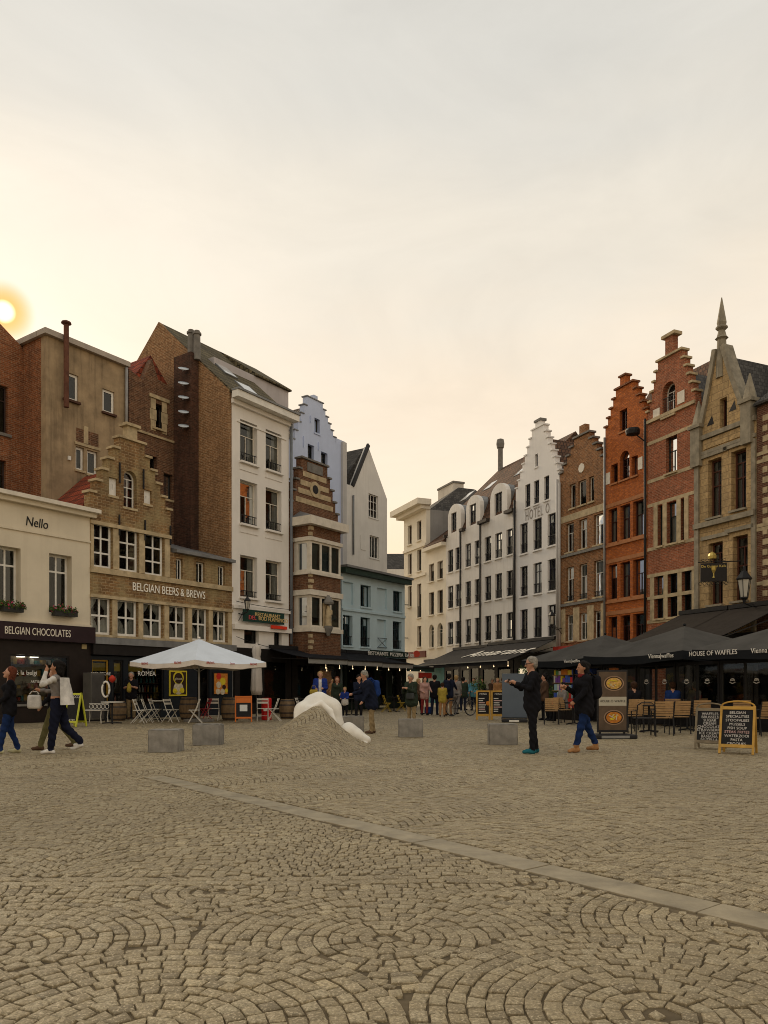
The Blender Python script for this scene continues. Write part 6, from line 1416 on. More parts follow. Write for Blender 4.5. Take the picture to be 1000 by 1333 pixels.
# potted shrubs on the hotel terrace
leafm = mat('leaf_green', (.06, .11, .02), .6, .4, 6, 0); 
def shrub(label, X, Y, z0, r, pot=True, n=260, petal=None, name='potted_plant', rx=1., rz=1.):
    o = empty(name, (X, Y, z0 if not pot else 0), 0, label, 'plant'); mb = MB(); fl = MB()
    if pot: MB().lathe([(.13, 0), (.19, .35), (.20, .38), (.17, .38)], 14).build('pot', M_blue, o); MB().tube([(0, 0, .3), (.01, 0, z0)], .025, 6).build('stem', M_barrel, o)
    zc_ = z0 if pot else 0
    for k in range(n):
        d = Vector((random.gauss(0, 1) * rx, random.gauss(0, 1), random.gauss(0, 1) * rz)); d = d.normalized() * r * random.uniform(.35, 1.) ** .6; d.x *= rx; d.z *= rz
        c = Vector((d.x, d.y, d.z + zc_)); s = random.uniform(.03, .065); u = Vector((random.gauss(0, 1), random.gauss(0, 1), random.gauss(0, 1))).normalized(); w = u.cross(d).normalized() if u.cross(d).length > 1e-6 else Vector((1, 0, 0))
        tgt = fl if petal and random.random() < .28 else mb; s = s * .8 if tgt is fl else s
        tgt.add([c - u * s, c + w * s * .5, c + u * s, c - w * s * .5 + d.normalized() * s * .2], [(0, 1, 2), (0, 2, 3)])
    mb.build('foliage', leafm, o)['kind'] = 'stuff'
    if petal: fl.build('flowers', petal, o)['kind'] = 'stuff'
    return o
for x, y, zz, lab in ((687, 934, 1.75, 'potted bushy green plant behind the grey display board'), (623, 926, 1.35, 'potted green plant beside the standing group under the awning'), (722, 931, 1.0, 'small potted plant near the souvenir stall')): X, Y = ground(x, y); shrub(lab, X, Y, zz, .42)
pinkm = mat('geranium_pink', (.55, .06, .14), .6, .2, 9, 0)
for x0, x1, lab in ((-3, 27, 'flower box with red geraniums under the cream shop window by the name'), (64, 97, 'flower box with pink geraniums under the cream shop window beside the tavern')):
    a0, a1 = LR.tz(x0, 0)[0], LR.tz(x1, 0)[0]; zf = LR.tz(78, 797, -.1)[1]; p = LR.pt((a0 + a1) / 2, -.12); o = shrub(lab, p.x, p.y, zf + .08, .30, pot=False, n=420, petal=pinkm, name='flower_box', rx=1.75, rz=.75); o.rotation_euler = (0, 0, LR.ang)
    part('box', mat('dark_planter', (.03, .03, .028), .6), o, -(a1 - a0) / 2 + .05, (a1 - a0) / 2 - .05, -.16, .06, -.22, -.02)
# wall lanterns
def lantern(label, row, x, yt, yb, proj, s=1.):
    t, z1 = row.tz(x, yt, -proj); z0 = row.tz(x, yb, -proj)[1]; p = row.pt(t, -proj); o = empty('wall_lantern', (p.x, p.y, z0), row.ang, label, 'lantern', 'old wall lanterns'); h = z1 - z0; r = .20 * h / 1.2
    gm = mat('lantern_glass', (.50, .48, .42), .3, .1, 3, 0)
    MB().lathe([(r * .55, h * .18), (r * .95, h * .62)], 6).build('glass', gm, o); MB().lathe([(r * 1.15, h * .63), (r * 1.2, h * .66), (r * .45, h * .84), (r * .25, h * .86), (r * .22, h * .96), (r * .02, h)], 6).build('cap', M_iron, o); MB().lathe([(r * .15, 0), (r * .3, h * .1), (r * .62, h * .15), (r * .62, h * .175)], 6).build('base', M_iron, o)
    mb = MB()
    for k in range(6): q = k * PI / 3; mb.bar((r * .57 * math.cos(q), r * .57 * math.sin(q), h * .175), (r * .98 * math.cos(q), r * .98 * math.sin(q), h * .63), .02)
    mb.build('frame', M_iron, o); MB().tube([(0, 0, .02), (0, proj * .5, -.10), (0, proj - .01, -.02)], .022, 6).tube([(0, .1, -.02), (0, proj * .5, .02), (0, proj - .01, -.35)], .016, 6).build('bracket', M_iron, o)
lantern('old black wall lantern on the tall white house by the restaurant sign', LR, 322, 774, 797, .55); lantern('old black wall lantern on the white hotel front', RR, 718.5, 793, 817, .7); lantern('large old wall lantern on a scrolled bracket at the sandstone house', RR, 969, 736, 786, .9)
# hanging inn sign
t, z1 = RR.tz(929, 733, -1.1); z0 = RR.tz(929, 757, -1.1)[1]; p = RR.pt(t, -1.1); o = empty('inn_sign', (p.x, p.y, z0), RR.ang + R(55), 'black hanging inn sign with gold goblet and crown on sandstone house', 'sign'); h = z1 - z0; w = .52
gold = mat('gold_paint', (.55, .42, .12), .4, .2, 5, 0, metal=.4)
part('board', M_black, o, -w, w, -.04, .04, 0, h); MB().lathe([(.06, .15), (.03, .22), (.03, .34), (.10, .48), (.11, .62), (.03, .66)], 10, (0, -.03, 0)).build('goblet', gold, o); text('lettering', 'De Gulden Kelk', .15, gold, o, (0, -.046, h - .14), depth=.003)
MB().tube([(-w - .1, 0, h + .05), (w + .55, 0, h + .05)], .025, 6).build('arm', M_iron, o); MB().lathe([(.16, 0), (.18, .12), (.13, .22), (.02, .30)], 8, (-.05, 0, h + .18)).build('crown', gold, o)
mb = MB()
for k in range(7): x = -w + k * .17; mb.tube([(x + .07 * math.cos(q), 0, -.08 + .07 * math.sin(q)) for q in [2 * PI * j / 8 for j in range(8)]], .014, 5)
for k in range(6): x = -w + .1 + k * .17; mb.tube([(x + .06 * math.cos(q), 0, h + .13 + .05 * math.sin(q)) for q in [2 * PI * j / 8 for j in range(8)]], .012, 5)
mb.build('scrollwork', M_iron, o)
# draped figure on the corner of the brick bay
t, _ = LR.tz(427, 0, -1.2); z0 = LR.tz(427, 816, -1.2)[1]; z1 = LR.tz(427, 788, -1.2)[1]; p = LR.pt(t, -1.22); h = z1 - z0
pr = [((0, 0, .05), (0, 0, h * .45), .17, .14, .05), ((0, 0, h * .45), (0, 0, h * .78), .14, .11, .05), ((0, 0, h * .80), (0, 0, h * .90), .05, .085, .03), ((.12, -.02, h * .62), (.02, -.12, h * .55), .05, .04, .04), ((.08, -.12, h * .60), (.09, -.13, h * .74), .07, .05, .03)]
Vv, Qq, _, _ = sdf_mesh(pr, .02, .05); o = empty('wall_statue', (p.x, p.y, z0), LR.ang, 'small pale draped statue under a canopy on the brick bay', 'statue'); link('figure', quads_mesh('figure', Vv, Qq), M_stone, o, True); MB().lathe([(.08, -.45), (.22, -.1), (.24, .04)], 8).build('corbel', M_blue, o); MB().lathe([(.26, h + .05), (.28, h + .15), (.05, h + .5)], 6).build('canopy', M_blue, o)
part('back_plate', M_stone, o, -.2, .2, .14, .20, -.1, h + .1)

yc = folding_chair(mat('mustard_chair', (.42, .29, .04), .5, .2, 5, 0), MATS['mustard_chair'])
for i, (x, y, a, lab) in enumerate(((503, 927, 100, 'mustard yellow chair at the pale blue house terrace, beside the doorway'), (522, 926, 80, 'mustard yellow chair behind woman in green jacket'))):
    o = yc if i == 0 else copy_tree(yc); X, Y = ground(x, y); o.location = (X, Y, 0); o.rotation_euler = (0, 0, R(a)); tag(o, lab, 'chair', 'mustard chairs of the left terrace')
for x, y, lab in ((513, 926.5, 'black cafe table between the two mustard chairs'), (458, 931, 'black cafe table behind the dark clothed person'), (396, 932, 'black cafe table under the black awning beside folding chair')):
    o = copy_tree(tt); X, Y = ground(x, y); o.location = (X, Y, 0); tag(o, lab, 'table', 'black terrace tables')
bulb = emit('warm_bulb', (1, .72, .40), 1.3)
for k in range(9):
    p = LR.pt(tA + seg * .6 + k * seg * .36, -2.2); o = MB().lathe([(.01, -.03), (.026, -.01), (.03, .01), (.012, .04)], 8).tube([(0, 0, .05), (0, 0, .16)], .008, 5).build('hanging_bulb', bulb); o.location = (p.x, p.y, 2.13); tag(o, 'small lit bulb hanging under the left terrace awnings', 'lamp', 'bulbs under the left awnings')
for k in range(4):
    p = RR.pt(RR.tz(655, 0)[0] + k * 1.6, -2.6); o = MB().lathe([(.01, -.035), (.032, -.01), (.036, .01), (.012, .05)], 8).tube([(0, 0, .05), (0, 0, .30)], .008, 5).build('hanging_bulb', bulb); o.location = (p.x, p.y, 2.45); tag(o, 'small lit bulb hanging under the hotel awning', 'lamp', 'bulbs under the hotel awning')
# ------------------------------------------------------------------ people
def cloth(n, c, r=.92): return mat('cloth_' + n, c, r, .3, 7, .4, 45, spec=.05)
SK = mat('skin', (.46, .25, .17), .55, .12, 14, .05); SKL = mat('skin_tan', (.40, .20, .12), .55, .12, 14, .05)
K = {n: cloth(n, c) for n, c in dict(black=(.013, .013, .016), navy=(.014, .018, .035), blue=(.018, .045, .17), jeans=(.014, .030, .095), khaki=(.27, .20, .11), grey=(.22, .20, .19), white=(.60, .58, .55), green=(.030, .042, .030), teal=(.02, .17, .20), pink=(.42, .25, .22), red=(.20, .03, .03), brown=(.10, .06, .04), tan=(.34, .18, .08), skyblue=(.10, .28, .36), yellow=(.36, .27, .05), shoe_teal=(.02, .12, .15), shoe_yel=(.52, .50, .32), darkjean=(.012, .014, .028), olive=(.13, .12, .055), royal=(.02, .04, .20)).items()}
HAIR = {n: mat('hair_' + n, c, .8, .5, 25, .6, 70, spec=.12) for n, c in dict(black=(.012, .010, .009), brown=(.045, .022, .012), grey=(.27, .25, .22), blond=(.36, .24, .11), auburn=(.12, .035, .018)).items()}
def rotv(v, p, y):
    x, yy, z = v; cp, sp = math.cos(p), math.sin(p); yy, z = yy * cp - z * sp * -1 * -1, yy * sp * 1 + z * cp    # pitch about X
    cy_, sy_ = math.cos(y), math.sin(y); return np.array((x * cy_ - yy * sy_, x * sy_ + yy * cy_, z))
def person(label, X, Y, Ht, face, top, legs, shoe, hair='brown', skin=None, lean=0., hp=0., hy=0., legL=(0, 0), legR=(0, 0), armL=(5, 8, 15, 0), armR=(5, 8, 15, 0), h=.016, bulk=0., hem=.08, fem=False, longhair=0., seat=None,
           fingers=False, zonefix=None, shorts=None, sleeves='long', group=None, cap=None, extra=None, thick=1., alt=None, altarm=0, bun=False):
    """body as one closed surface; legs (hip, knee), arms (raise, spread, elbow, inward) in degrees, facing -Y before turning"""
    s = Ht / 1.75; rd = R; prims, zone = [], []
    def add(z, a, b_, ra, rb, k=.035): prims.append((tuple(np.array(a) * s), tuple(np.array(b_) * s), ra * s, rb * s, k * s)); zone.append(z)
    A = np.array; pel = A((0., 0., .0)); ln = rd(lean); tv = A((0, -math.sin(ln), math.cos(ln)))
    ft = {}
    hw = .095 if not fem else .10
    for sd, (hip, kn) in ((1, legL), (-1, legR)):
        a = rd(hip); b_ = rd(hip - kn); h0 = pel + A((sd * hw, 0, -.02)); kn_ = h0 + A((sd * .01, -math.sin(a), -math.cos(a))) * .43; an = kn_ + A((0, -math.sin(b_), -math.cos(b_))) * .40
        ft[sd] = (h0, kn_, an)
    base = min(ft[1][2][2], ft[-1][2][2]) - .085
    lift = -base if seat is None else seat / s + .12
    pel = pel + A((0, 0, lift))
    for sd in (1, -1):
        h0, kn_, an = [q + A((0, 0, lift)) for q in ft[sd]]
        kz = 'legs' if shorts is None else shorts
        add('legs', h0, kn_, .090 * thick, .064 * thick, .03); add('legs', kn_, an + A((0, 0, .05)), .064 * thick, .050 * thick, .02); add('legs', an + A((0, 0, .07)), an + A((0, 0, -.0)), .050 * thick, .047, .01)
        raised = an[2] > .14 and seat is None
        tz = an[2] - .045 if not raised else an[2] - .10
        heel = an + A((0, .035, -.045)); toe = A((an[0] + sd * .02, an[1] - .155, tz)); add('shoe', heel, toe, .040, .033, .02); add('shoe', an + A((0, 0, -.02)), an + A((0, -.08, -.035)), .042, .036, .02)
    ch = pel + tv * .40; nb = pel + tv * .535
    for sd in (1, -1):
        add('legs', pel + A((sd * .065, 0, -.03)), pel + A((sd * .065, 0, 0)) + tv * .06, .115, .112, .05)
        add('top', pel + A((sd * .058, 0, 0)) + tv * .08, ch + A((sd * (.088 if not fem else .075), 0, 0)), (.108 if not fem else .095) + bulk, (.118 if not fem else .105) + bulk, .06)
        if hem: add('top', pel + A((sd * .07, 0, -hem)), pel + A((sd * .066, 0, 0)) + tv * .1, .125 + bulk, .115 + bulk, .04)
        add('top', nb + A((sd * .05, 0, -.03)), pel + tv * .495 + A((sd * .165, 0, 0)), .058, .064 + bulk * .6, .05)
        if fem: add('top', ch + A((sd * .07, -.085, .0)), ch + A((sd * .07, -.085, .0)), .065 + bulk, .065 + bulk, .05)
        up, ab, el, inn = armL if sd == 1 else armR; a, b_, c = rd(up), rd(ab), rd(inn)
        sh = pel + tv * .49 + A((sd * .172, 0, 0)); u = A((sd * math.sin(b_), -math.sin(a) * math.cos(b_), -math.cos(a) * math.cos(b_))); eb = sh + u * .275
        a2 = rd(up + el); f = A((-sd * math.sin(c), -math.sin(a2) * math.cos(c), -math.cos(a2) * math.cos(c))); wr = eb + f * .245
        tz_ = 'alt' if altarm == sd else 'top'; add(tz_ if sleeves != 'none' else 'skin', sh, eb, .057 + bulk * .5, .046 + bulk * .4, .03); add(tz_ if sleeves == 'long' else 'skin', eb, wr, .045 + bulk * .4 * (sleeves == 'long'), .033 + bulk * .3 * (sleeves == 'long'), .02)
        pm = wr + f * .075; add('skin', wr, pm, .030, .034, .02)
        sidev = np.cross(f, A((0, 0, 1.)) if abs(f[2]) < .8 else A((0, 1., 0))); sidev = sidev / np.linalg.norm(sidev); nrm_ = np.cross(sidev, f)
        if fingers:
            for k, (o_, l_) in enumerate(((-.030, .058), (-.010, .070), (.010, .066), (.030, .050))):
                r0 = pm + sidev * o_ + f * .015; r1 = r0 + f * l_ * .6 - nrm_ * .012; r2 = r1 + f * l_ * .25 - nrm_ * .03; add('skin', r0, r1, .0105, .010, .004); add('skin', r1, r2, .010, .0085, .004)
            t0 = wr + f * .03 + sidev * .028; add('skin', t0, t0 + f * .045 + sidev * .028 - nrm_ * .02, .0125, .010, .008)
        else: add('skin', pm, pm + f * .055 - nrm_ * .02, .030, .020, .02)
        ft[('w', sd)] = wr + f * .10
    hd = nb + A((0, -.015, .05)) + A((0, -math.sin(ln * .6), math.cos(ln * .6))) * .115
    def hv(v): return hd + rotv(v, rd(hp), rd(hy))
    add('skin', nb + A((0, 0, -.02)), hd + A((0, .01, -.06)), .058, .052, .03)
    add('skin', hv((0, .012, .035)), hv((0, .0, .01)), .092, .086, .03); add('skin', hv((0, -.022, -.03)), hv((0, -.055, -.088)), .066, .036, .03)
    add('skin', hv((0, -.088, .0)), hv((0, -.110, -.032)), .010, .015, .012); 
    for sd in (1, -1): add('skin', hv((sd * .090, .012, .0)), hv((sd * .090, .008, -.025)), .018, .014, .008)
    mats = [skin or SK, top, legs, shoe] + ([alt] if alt else []); zi = {'skin': 0, 'top': 1, 'legs': 2, 'shoe': 3, 'alt': 4}
    rip = (lambda G: (.0062 * np.sin(G[..., 2] * 46 + 7 * np.sin(G[..., 0] * 9) + 5 * np.sin(G[..., 1] * 11)) * (G[..., 2] < 1.38 * s)).astype(np.float32)) if h < .02 else None
    V_, Q_, own, cen_ = sdf_mesh(prims, h, .03, noise_f=rip, cut=(lambda G: (.002 - G[..., 2])) if seat is None else None)
    zz = np.array([zi[z] for z in zone])[own]
    if zonefix: zz = zonefix(zz, cen_ / s)
    o = empty('person', (X, Y, 0), R(face), label, 'person', group)
    me = quads_mesh('body', V_, Q_); bo = link('body', me, mats, o, True); me.polygons.foreach_set('material_index', zz.astype(np.int32)) if len(me.polygons) == len(zz) else None
    hh = []
    def ah(a, b_, ra, rb): hh.append((tuple(hv(a) * s), tuple(hv(b_) * s), ra * s, rb * s, .03 * s))
    ah((0, .016, .066), (0, .04, .055), .080, .086); ah((0, .045, .03), (0, .055, -.03), .080, .066)
    for sd in (1, -1): ah((sd * .045, .005, .06), (sd * .058, .035, -.005), .056, .046)
    if longhair:
        for sd in (1, -1): ah((sd * .05, .05, -.02), (sd * .06, .065, -.05 - longhair), .055, .045)
        ah((0, .07, -.02), (0, .085, -.05 - longhair), .06, .05)
    if bun: ah((0, .10, .06), (0, .125, .05), .045, .045); ah((0, .07, -.03), (0, .09, -.14), .06, .05)
    def hn(G): return (.006 * np.sin(G[..., 0] * 120) * np.sin(G[..., 1] * 110 + 1) * np.sin(G[..., 2] * 90)).astype(np.float32)
    V_, Q_, _, _ = sdf_mesh(hh, max(.009, h * .8), .03, noise_f=hn); link('hair', quads_mesh('hair', V_, Q_), HAIR[hair] if not cap else cap, o, True)
    if h < .02:
        for sd in (1, -1):
            p = hv((sd * .033, -.083, .012)) * s; MB().lathe([(.002, -.006), (.009, -.004), (.010, 0), (.009, .004), (.002, .006)], 8, tuple(p)).build('eye', M_black, o)
        p0, p1 = hv((-.022, -.082, -.062)) * s, hv((.022, -.082, -.062)) * s; MB().tube([tuple(p0), tuple(p1)], .005, 6).build('mouth', mat('lips', (.30, .10, .08), .5, .1, 5, 0), o)
    o_ = dict(o=o, hv=lambda v: hv(v) * s, wl=ft[('w', 1)] * s, wr=ft[('w', -1)] * s, pel=pel * s, ch=ch * s, nb=nb * s, s=s)
    return o_
def world_pt(P, v): return P['o'].location + Matrix.Rotation(P['o'].rotation_euler.z, 4, 'Z') @ Vector(v)
def backpack(P, label, m, w=.30, hgt=.44, d=.17, side=1):
    c = P['ch']; q = world_pt(P, (0, c[1] + .16 + d / 2, c[2] - .06)); o = empty('backpack', (q.x, q.y, q.z - hgt / 2), P['o'].rotation_euler.z, label, 'backpack')
    prs = [((x, 0, .08), (x, 0, hgt - .08), d * .55, d * .48, .05) for x in (-w / 2 + .09, w / 2 - .09)] + [((0, d * .42, .10), (0, d * .42, hgt * .45), .07, .06, .04)]
    V_, Q_, _, _ = sdf_mesh(prs, .014, .05); link('sack', quads_mesh('sack', V_, Q_), m, o, True)
    for sx in (-1, 1): MB().tube([(sx * .09, -d * .3, hgt - .04), (sx * .115, -d * .3 - .12, hgt + .055), (sx * .12, -d * .3 - .27, hgt - .02), (sx * .13, -d * .3 - .27, hgt - .22)], .017, 6).build('strap', m, o)
    return o
def handbag(label, P, v, m, w=.26, hgt=.22, d=.09, strap=.2, turn=0.):
    q = world_pt(P, v); o = empty('bag', (q.x, q.y, q.z), P['o'].rotation_euler.z + turn, label, 'bag')
    nr = max(3, int(hgt / d * 2.2)); prs = [((-w / 2 + d / 2, 0, d / 2 + (hgt - d) * k / (nr - 1)), (w / 2 - d / 2, 0, d / 2 + (hgt - d) * k / (nr - 1)), d / 2 * (1 - .35 * k / nr), d / 2 * (1 - .35 * k / nr), .04) for k in range(nr)]
    V_, Q_, _, _ = sdf_mesh(prs, .012, .04); link('sack', quads_mesh('sack', V_, Q_), m, o, True)
    MB().tube([(-w * .35, 0, hgt), (-w * .2, 0, hgt + strap), (w * .2, 0, hgt + strap), (w * .35, 0, hgt)], .010, 6).build('strap', m, o); return o

# man in black photographing with his phone
X, Y = ground(693, 981)
P = person('man in black clothes and teal shoes holding up a phone', X, Y, 1.78, -84, K['black'], K['black'], K['shoe_teal'], 'grey', legL=(3, 2), legR=(-5, 3), armL=(26, 14, 88, 22), armR=(30, 14, 84, 20), lean=1, hp=6, h=.0125, bulk=.012, fingers=True, thick=1.02)
mw = (P['wl'] + P['wr']) / 2; q = world_pt(P, mw); o = empty('phone', (q.x, q.y, q.z), R(-84), 'dark phone held by the man in black', 'phone'); part('case', M_black, o, -.075, .075, -.012, -.002, -.035, .045, bevel=.003); part('lens', M_iron, o, .04, .06, -.018, -.0125, .015, .035)
hp_ = P['hv']; mb = MB()
for sd in (1, -1): mb.tube([tuple(hp_((sd * .095, .0, .012))), tuple(hp_((sd * .06, -.092, .012)))], .004, 5); c = hp_((sd * .034, -.096, .008)); mb.tube([(c[0] + .022 * math.cos(a), c[1], c[2] + .016 * math.sin(a)) for a in [2 * PI * j / 10 for j in range(11)]], .0035, 5)
mb.build('glasses', M_black, P['o'])
# woman walking with backpack
X, Y = ground(761, 979)
def cuff(zz, c): 
    zz = zz.copy(); zz[(zz == 2) & (c[:, 2] < .145)] = 4; return zz
P = person('woman in black jacket and rolled blue jeans walking with backpack', X, Y, 1.74, -78, K['black'], K['jeans'], K['tan'], 'black', skin=SKL, legL=(17, 4), legR=(-16, 8), armL=(18, 8, 30, 5), armR=(22, 8, 92, 25), lean=3, h=.0125, bulk=.03, hem=.10, fem=True, fingers=True, longhair=.06, thick=1.08, bun=True,
           zonefix=lambda zz, c: np.where((zz == 2) & (c[:, 2] < .15), 3, zz))
backpack(P, 'black backpack worn by the walking woman in jeans', K['black'])
c = P['nb']; MB().lathe([(.075, -.02), (.095, .0), (.09, .035), (.07, .05)], 14, tuple(c + np.array((0, -.01, .0)))).build('scarf', K['red'], P['o'], smooth=True)
# left: woman in black top and jeans
X, Y = ground(12, 981)
P = person('woman in black top, blue jeans and pale sneakers looking up', X, Y, 1.62, -62, K['black'], K['jeans'], K['shoe_yel'], 'auburn', legL=(14, 5), legR=(-4, 14), armL=(16, 8, 30, 8), armR=(10, 8, 40, 10), lean=-2, hp=-16, h=.0135, fem=True, bulk=.012, fingers=True, longhair=.22, hem=.06)
X, Y = ground(76, 981)
def crop(zz, c):
    zz = zz.copy(); zz[(zz == 1) & (c[:, 2] < 1.085) & (c[:, 2] > .98)] = 0; zz[(zz == 1) & (c[:, 2] <= .98)] = 2; return zz
P = person('woman in cropped grey top and wide dark trousers with white sleeved arm raised', X, Y, 1.72, -80, K['grey'], K['darkjean'], K['white'], 'black', skin=SKL, legL=(9, 3), legR=(-15, 24), armL=(58, 38, 132, 22), armR=(20, 8, 78, 8), lean=2, h=.0135, fem=True, hem=0, fingers=True, longhair=.05, thick=1.22, zonefix=crop, alt=K['white'], altarm=1, bulk=.004, bun=True)
q = P['wr']; handbag('white plastic carrier bag held by the woman in grey top', P, (q[0], q[1] - .02, q[2] - .36), K['white'], .24, .27, .07, .05, R(90))
# loose white cardigan hanging open behind her from the sleeved shoulder
q1 = P['nb']; mb = MB(); n_ = 9; v = []
for r_ in range(8):
    f_ = r_ / 7.
    for c_ in range(n_ + 1):
        a_ = R(20 + 115 * c_ / n_); rr = .165 + .11 * f_ + .018 * math.sin(c_ * 2.1 + f_ * 3); v.append((rr * math.cos(a_) * 1.15 + .02, .02 + rr * math.sin(a_) * .95, q1[2] - .03 - f_ * .50))
fs_ = [(r_ * (n_ + 1) + c_, r_ * (n_ + 1) + c_ + 1, (r_ + 1) * (n_ + 1) + c_ + 1, (r_ + 1) * (n_ + 1) + c_) for r_ in range(7) for c_ in range(n_)]
mb.add(v, fs_); mb.add([(x * .97, y * .97 - .004, z) for x, y, z in v], fs_); mb.build('cardigan', K['white'], P['o'], smooth=True)
X, Y = ground(72, 976)
person('person in olive trousers and dark shoes half hidden behind the woman in grey', X, Y, 1.66, -82, K['black'], K['olive'], K['brown'], 'black', legL=(20, 4), legR=(-18, 14), armL=(10, 6, 30, 0), armR=(-8, 6, 20, 0), h=.02, thick=1.1)
X, Y = ground(171, 936.5)
P = person('man in black t-shirt and khaki trousers standing by the tavern window', X, Y, 1.78, 8, K['black'], K['khaki'], K['brown'], 'grey', armL=(20, 12, 80, 30), armR=(22, 12, 75, 30), h=.0175, sleeves='short', bulk=.015, thick=1.12, legL=(2, 0), legR=(-2, 2))
q = (P['wl'] + P['wr']) / 2; q = world_pt(P, q); o = empty('beer_can', (q.x, q.y - .03, q.z), 0, 'yellow bag held by the man in khaki trousers', 'bag'); o.name = 'yellow_bag'; V_, Q_, _, _ = sdf_mesh([((0, 0, -.14), (0, 0, .06), .085, .07, .03)], .02); link('sack', quads_mesh('sack', V_, Q_), K['yellow'], o, True); MB().tube([(-.04, 0, .1), (0, 0, .18), (.04, 0, .1)], .01, 5).build('handle', K['yellow'], o)
# behind the sculpture
X, Y = ground(417, 937)
P = person('man in open royal blue jacket and white shirt behind the sculpture', X, Y, 1.80, 5, K['royal'], K['navy'], K['brown'], 'blond', armL=(15, 10, 70, 30), armR=(12, 14, 70, 20), h=.018, bulk=.035, hem=.14,
           zonefix=lambda zz, c: np.where((zz == 1) & (np.abs(c[:, 0]) < .055) & (c[:, 1] < -.04) & (c[:, 2] > .95), 4, zz))
P['o'].children[0].data.materials.append(K['white'])
q = P['wr']; handbag('yellow shoulder bag carried by the man in royal blue jacket', P, (q[0] - .12, q[1] - .02, q[2] - .20), K['yellow'], .30, .20, .10, .12)
X, Y = ground(439, 935.5); person('woman with auburn hair in dark printed top beside child', X, Y, 1.62, 0, K['green'], K['black'], K['black'], 'auburn', h=.022, fem=True, longhair=.18, armL=(10, 8, 50, 15))
X, Y = ground(449, 936); person('blond child in blue and white top', X, Y, 1.22, -15, K['royal'], K['black'], K['white'], 'blond', h=.02, armL=(20, 10, 60, 20), armR=(20, 10, 60, 20), zonefix=lambda zz, c: np.where((zz == 1) & (c[:, 2] < 1.1), 4, zz))['o'].children[0].data.materials.append(K['white'])
X, Y = ground(467, 938); person('person in dark clothes looking at phone beside grey haired man', X, Y, 1.66, 25, K['navy'], K['black'], K['black'], 'black', h=.022, armL=(25, 8, 85, 25), armR=(25, 8, 85, 25), hp=12)
X, Y = ground(484, 955)
P = person('grey haired man in navy jacket and khaki trousers bending forward', X, Y, 1.68, -70, K['navy'], K['khaki'], K['brown'], 'grey', lean=20, hp=22, legL=(6, 6), legR=(-4, 4), armL=(5, 8, 25, 5), armR=(20, 8, 60, 15), h=.0165, bulk=.04, hem=.14)
backpack(P, 'dark blue backpack worn by the bending grey haired man', K['blue'])
X, Y = ground(536, 946)
P = person('grey haired woman in dark green jacket looking down at her phone', X, Y, 1.62, -40, K['green'], K['khaki'], K['brown'], 'grey', hp=24, lean=4, armL=(22, 10, 95, 30), armR=(22, 10, 95, 30), h=.0175, bulk=.04, hem=.12, fem=True)
q = P['pel']; handbag('dark grey handbag on the hip of the woman in green jacket', P, (.10, q[1] - .20, q[2] - .02), cloth('bag_grey', (.05, .055, .055)), .30, .22, .10, .35)
# far group towards the lane
far = [(553, 931, 1.66, 20, 'pink', 'red', 'woman in pale pink top and red skirt near the lane', 'brown', 1), (566, 931, 1.75, 160, 'black', 'navy', 'person in black jacket with blue bag near the lane', 'black', 0), (594, 930, 1.74, 150, 'grey', 'grey', 'person in grey coat beyond the cyclist', 'blond', 0), (606, 925, 1.62, 30, 'skyblue', 'white', 'woman in sky blue jacket and white skirt', 'grey', 1), (617, 925, 1.68, -30, 'skyblue', 'navy', 'person in pale blue shirt beside woman in sky blue', 'brown', 0),
       (641, 921, 1.70, 10, 'brown', 'black', 'person in brown coat under the hotel awning', 'grey', 0), (648, 923, 1.72, -20, 'tan', 'khaki', 'person in tan coat under the hotel awning', 'blond', 0), (655, 922, 1.74, 30, 'navy', 'navy', 'person in navy jacket under the hotel awning', 'auburn', 0), (545, 930, 1.60, 60, 'brown', 'black', 'person in brown top beyond woman in green jacket', 'blond', 1), (576, 933, 1.40, 170, 'yellow', 'tan', 'child in yellow top beside cyclist', 'brown', 0), (709, 938, 1.70, -90, 'brown', 'black', 'person in brown top behind the phone man', 'black', 0), (603, 927, 1.70, 170, 'green', 'navy', 'person in green coat behind woman in sky blue', 'black', 0), (627, 924, 1.66, 10, 'black', 'navy', 'person in black coat near the potted plant', 'brown', 1)]
for x, y, ht, fa, tp, lg, lab, hr, fm in far:
    X, Y = ground(x, y); sw = random.uniform(-12, 12); P = person(lab, X, Y, ht, fa, K[tp], K[lg], K['white' if random.random() < .4 else 'black'], hr, h=.028, fem=bool(fm), longhair=.12 * fm, legL=(sw, 6), legR=(-sw, 6), armL=(random.uniform(-10, 30), 8, random.uniform(10, 70), 10), armR=(random.uniform(-10, 30), 8, random.uniform(10, 70), 10), bulk=.02, thick=1.1)
    if x == 566: handbag('bright blue shopping bag by the person in black jacket', P, (.28, .0, .05), K['blue'], .36, .34, .14, .25)
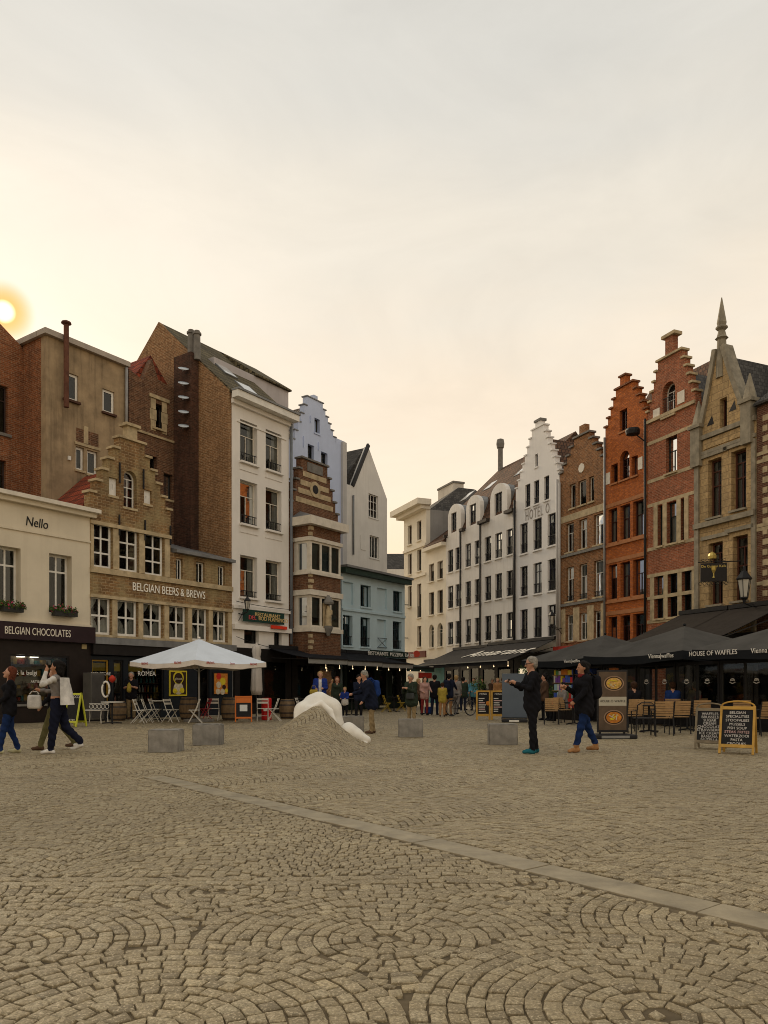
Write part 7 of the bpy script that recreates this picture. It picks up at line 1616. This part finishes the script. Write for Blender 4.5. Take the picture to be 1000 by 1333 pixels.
# cyclist on foot with a bicycle
X, Y = ground(584, 932)
P = person('man in navy jacket and tan trousers standing over a bicycle with backpack', X, Y, 1.78, 155, K['navy'], K['tan'], K['black'], 'black', h=.022, bulk=.02, armL=(45, 8, 20, 5), armR=(45, 8, 20, 5), lean=6)
backpack(P, 'navy backpack worn by the man with the bicycle', K['navy'])
bi = empty('bicycle', (X + .55, Y + .1, 0), R(35), 'black city bicycle beside the man with navy backpack', 'bicycle')
for xx in (-.52, .52):
    w_ = empty('wheel', (xx, 0, .34)); w_.parent = bi
    MB().tube([(.33 * math.cos(q), 0, .33 * math.sin(q)) for q in [2 * PI * j / 24 for j in range(25)]], .018, 6).build('tyre', M_black, w_); MB().tube([(.305 * math.cos(q), 0, .305 * math.sin(q)) for q in [2 * PI * j / 24 for j in range(25)]], .009, 5).build('rim', M_zinc, w_)
    mb = MB()
    for k in range(10): mb.bar((0, 0, 0), (.30 * math.cos(k * PI / 5), 0, .30 * math.sin(k * PI / 5)), .004)
    mb.build('spokes', M_zinc, w_)
MB().tube([(-.52, 0, .34), (-.12, 0, .32), (.36, 0, .78), (-.22, 0, .82), (-.12, 0, .32)], .017, 6).tube([(-.52, 0, .34), (-.22, 0, .78)], .014, 6).tube([(.52, 0, .34), (.36, 0, .80), (.33, 0, 1.0)], .016, 6).build('frame', M_black, bi)
MB().tube([(.22, -.28, 1.02), (.33, -.1, 1.03), (.33, .1, 1.03), (.22, .28, 1.02)], .013, 6).build('handlebar', M_iron, bi); MB().lathe([(.02, 0), (.09, .01), (.10, .04), (.05, .06)], 10, (-.25, 0, .90)).tube([(-.22, 0, .8), (-.25, 0, .92)], .014, 6).build('saddle', M_black, bi); MB().tube([(-.12, -.08, .32), (-.12, .08, .32)], .05, 10).build('crank', M_iron, bi)
# seated guests
for x, y, fa, tp, lab, hr in ((734, 940, -70, 'grey', 'seated man in grey blue shirt in front of the souvenir stall', 'black'), (876, 946, 160, 'blue', 'seated guest in bright blue jacket behind the slatted chairs', 'brown'), (906, 944, 200, 'grey', 'seated guest in grey top behind the slatted chairs', 'grey'), (826, 947, 175, 'black', 'seated guest in black behind the waffle display', 'brown')):
    X, Y = ground(x, y); person(lab, X, Y, 1.72, fa, K[tp], K['black'], K['black'], hr, h=.024, seat=.46, legL=(84, 82), legR=(84, 80), armL=(20, 8, 70, 20), armR=(20, 8, 70, 20), lean=4)
    if x != 734:
        o = copy_tree(tc_); o.location = (X, Y, 0); o.rotation_euler = (0, 0, R(fa)); tag(o, 'slatted oak terrace chair under the ' + lab[:lab.index(' in ')] + lab[lab.index(' in '):lab.index(' in ') + 20].rsplit(' ', 1)[0], 'chair', 'slatted terrace chairs')
bpy.context.view_layer.update()
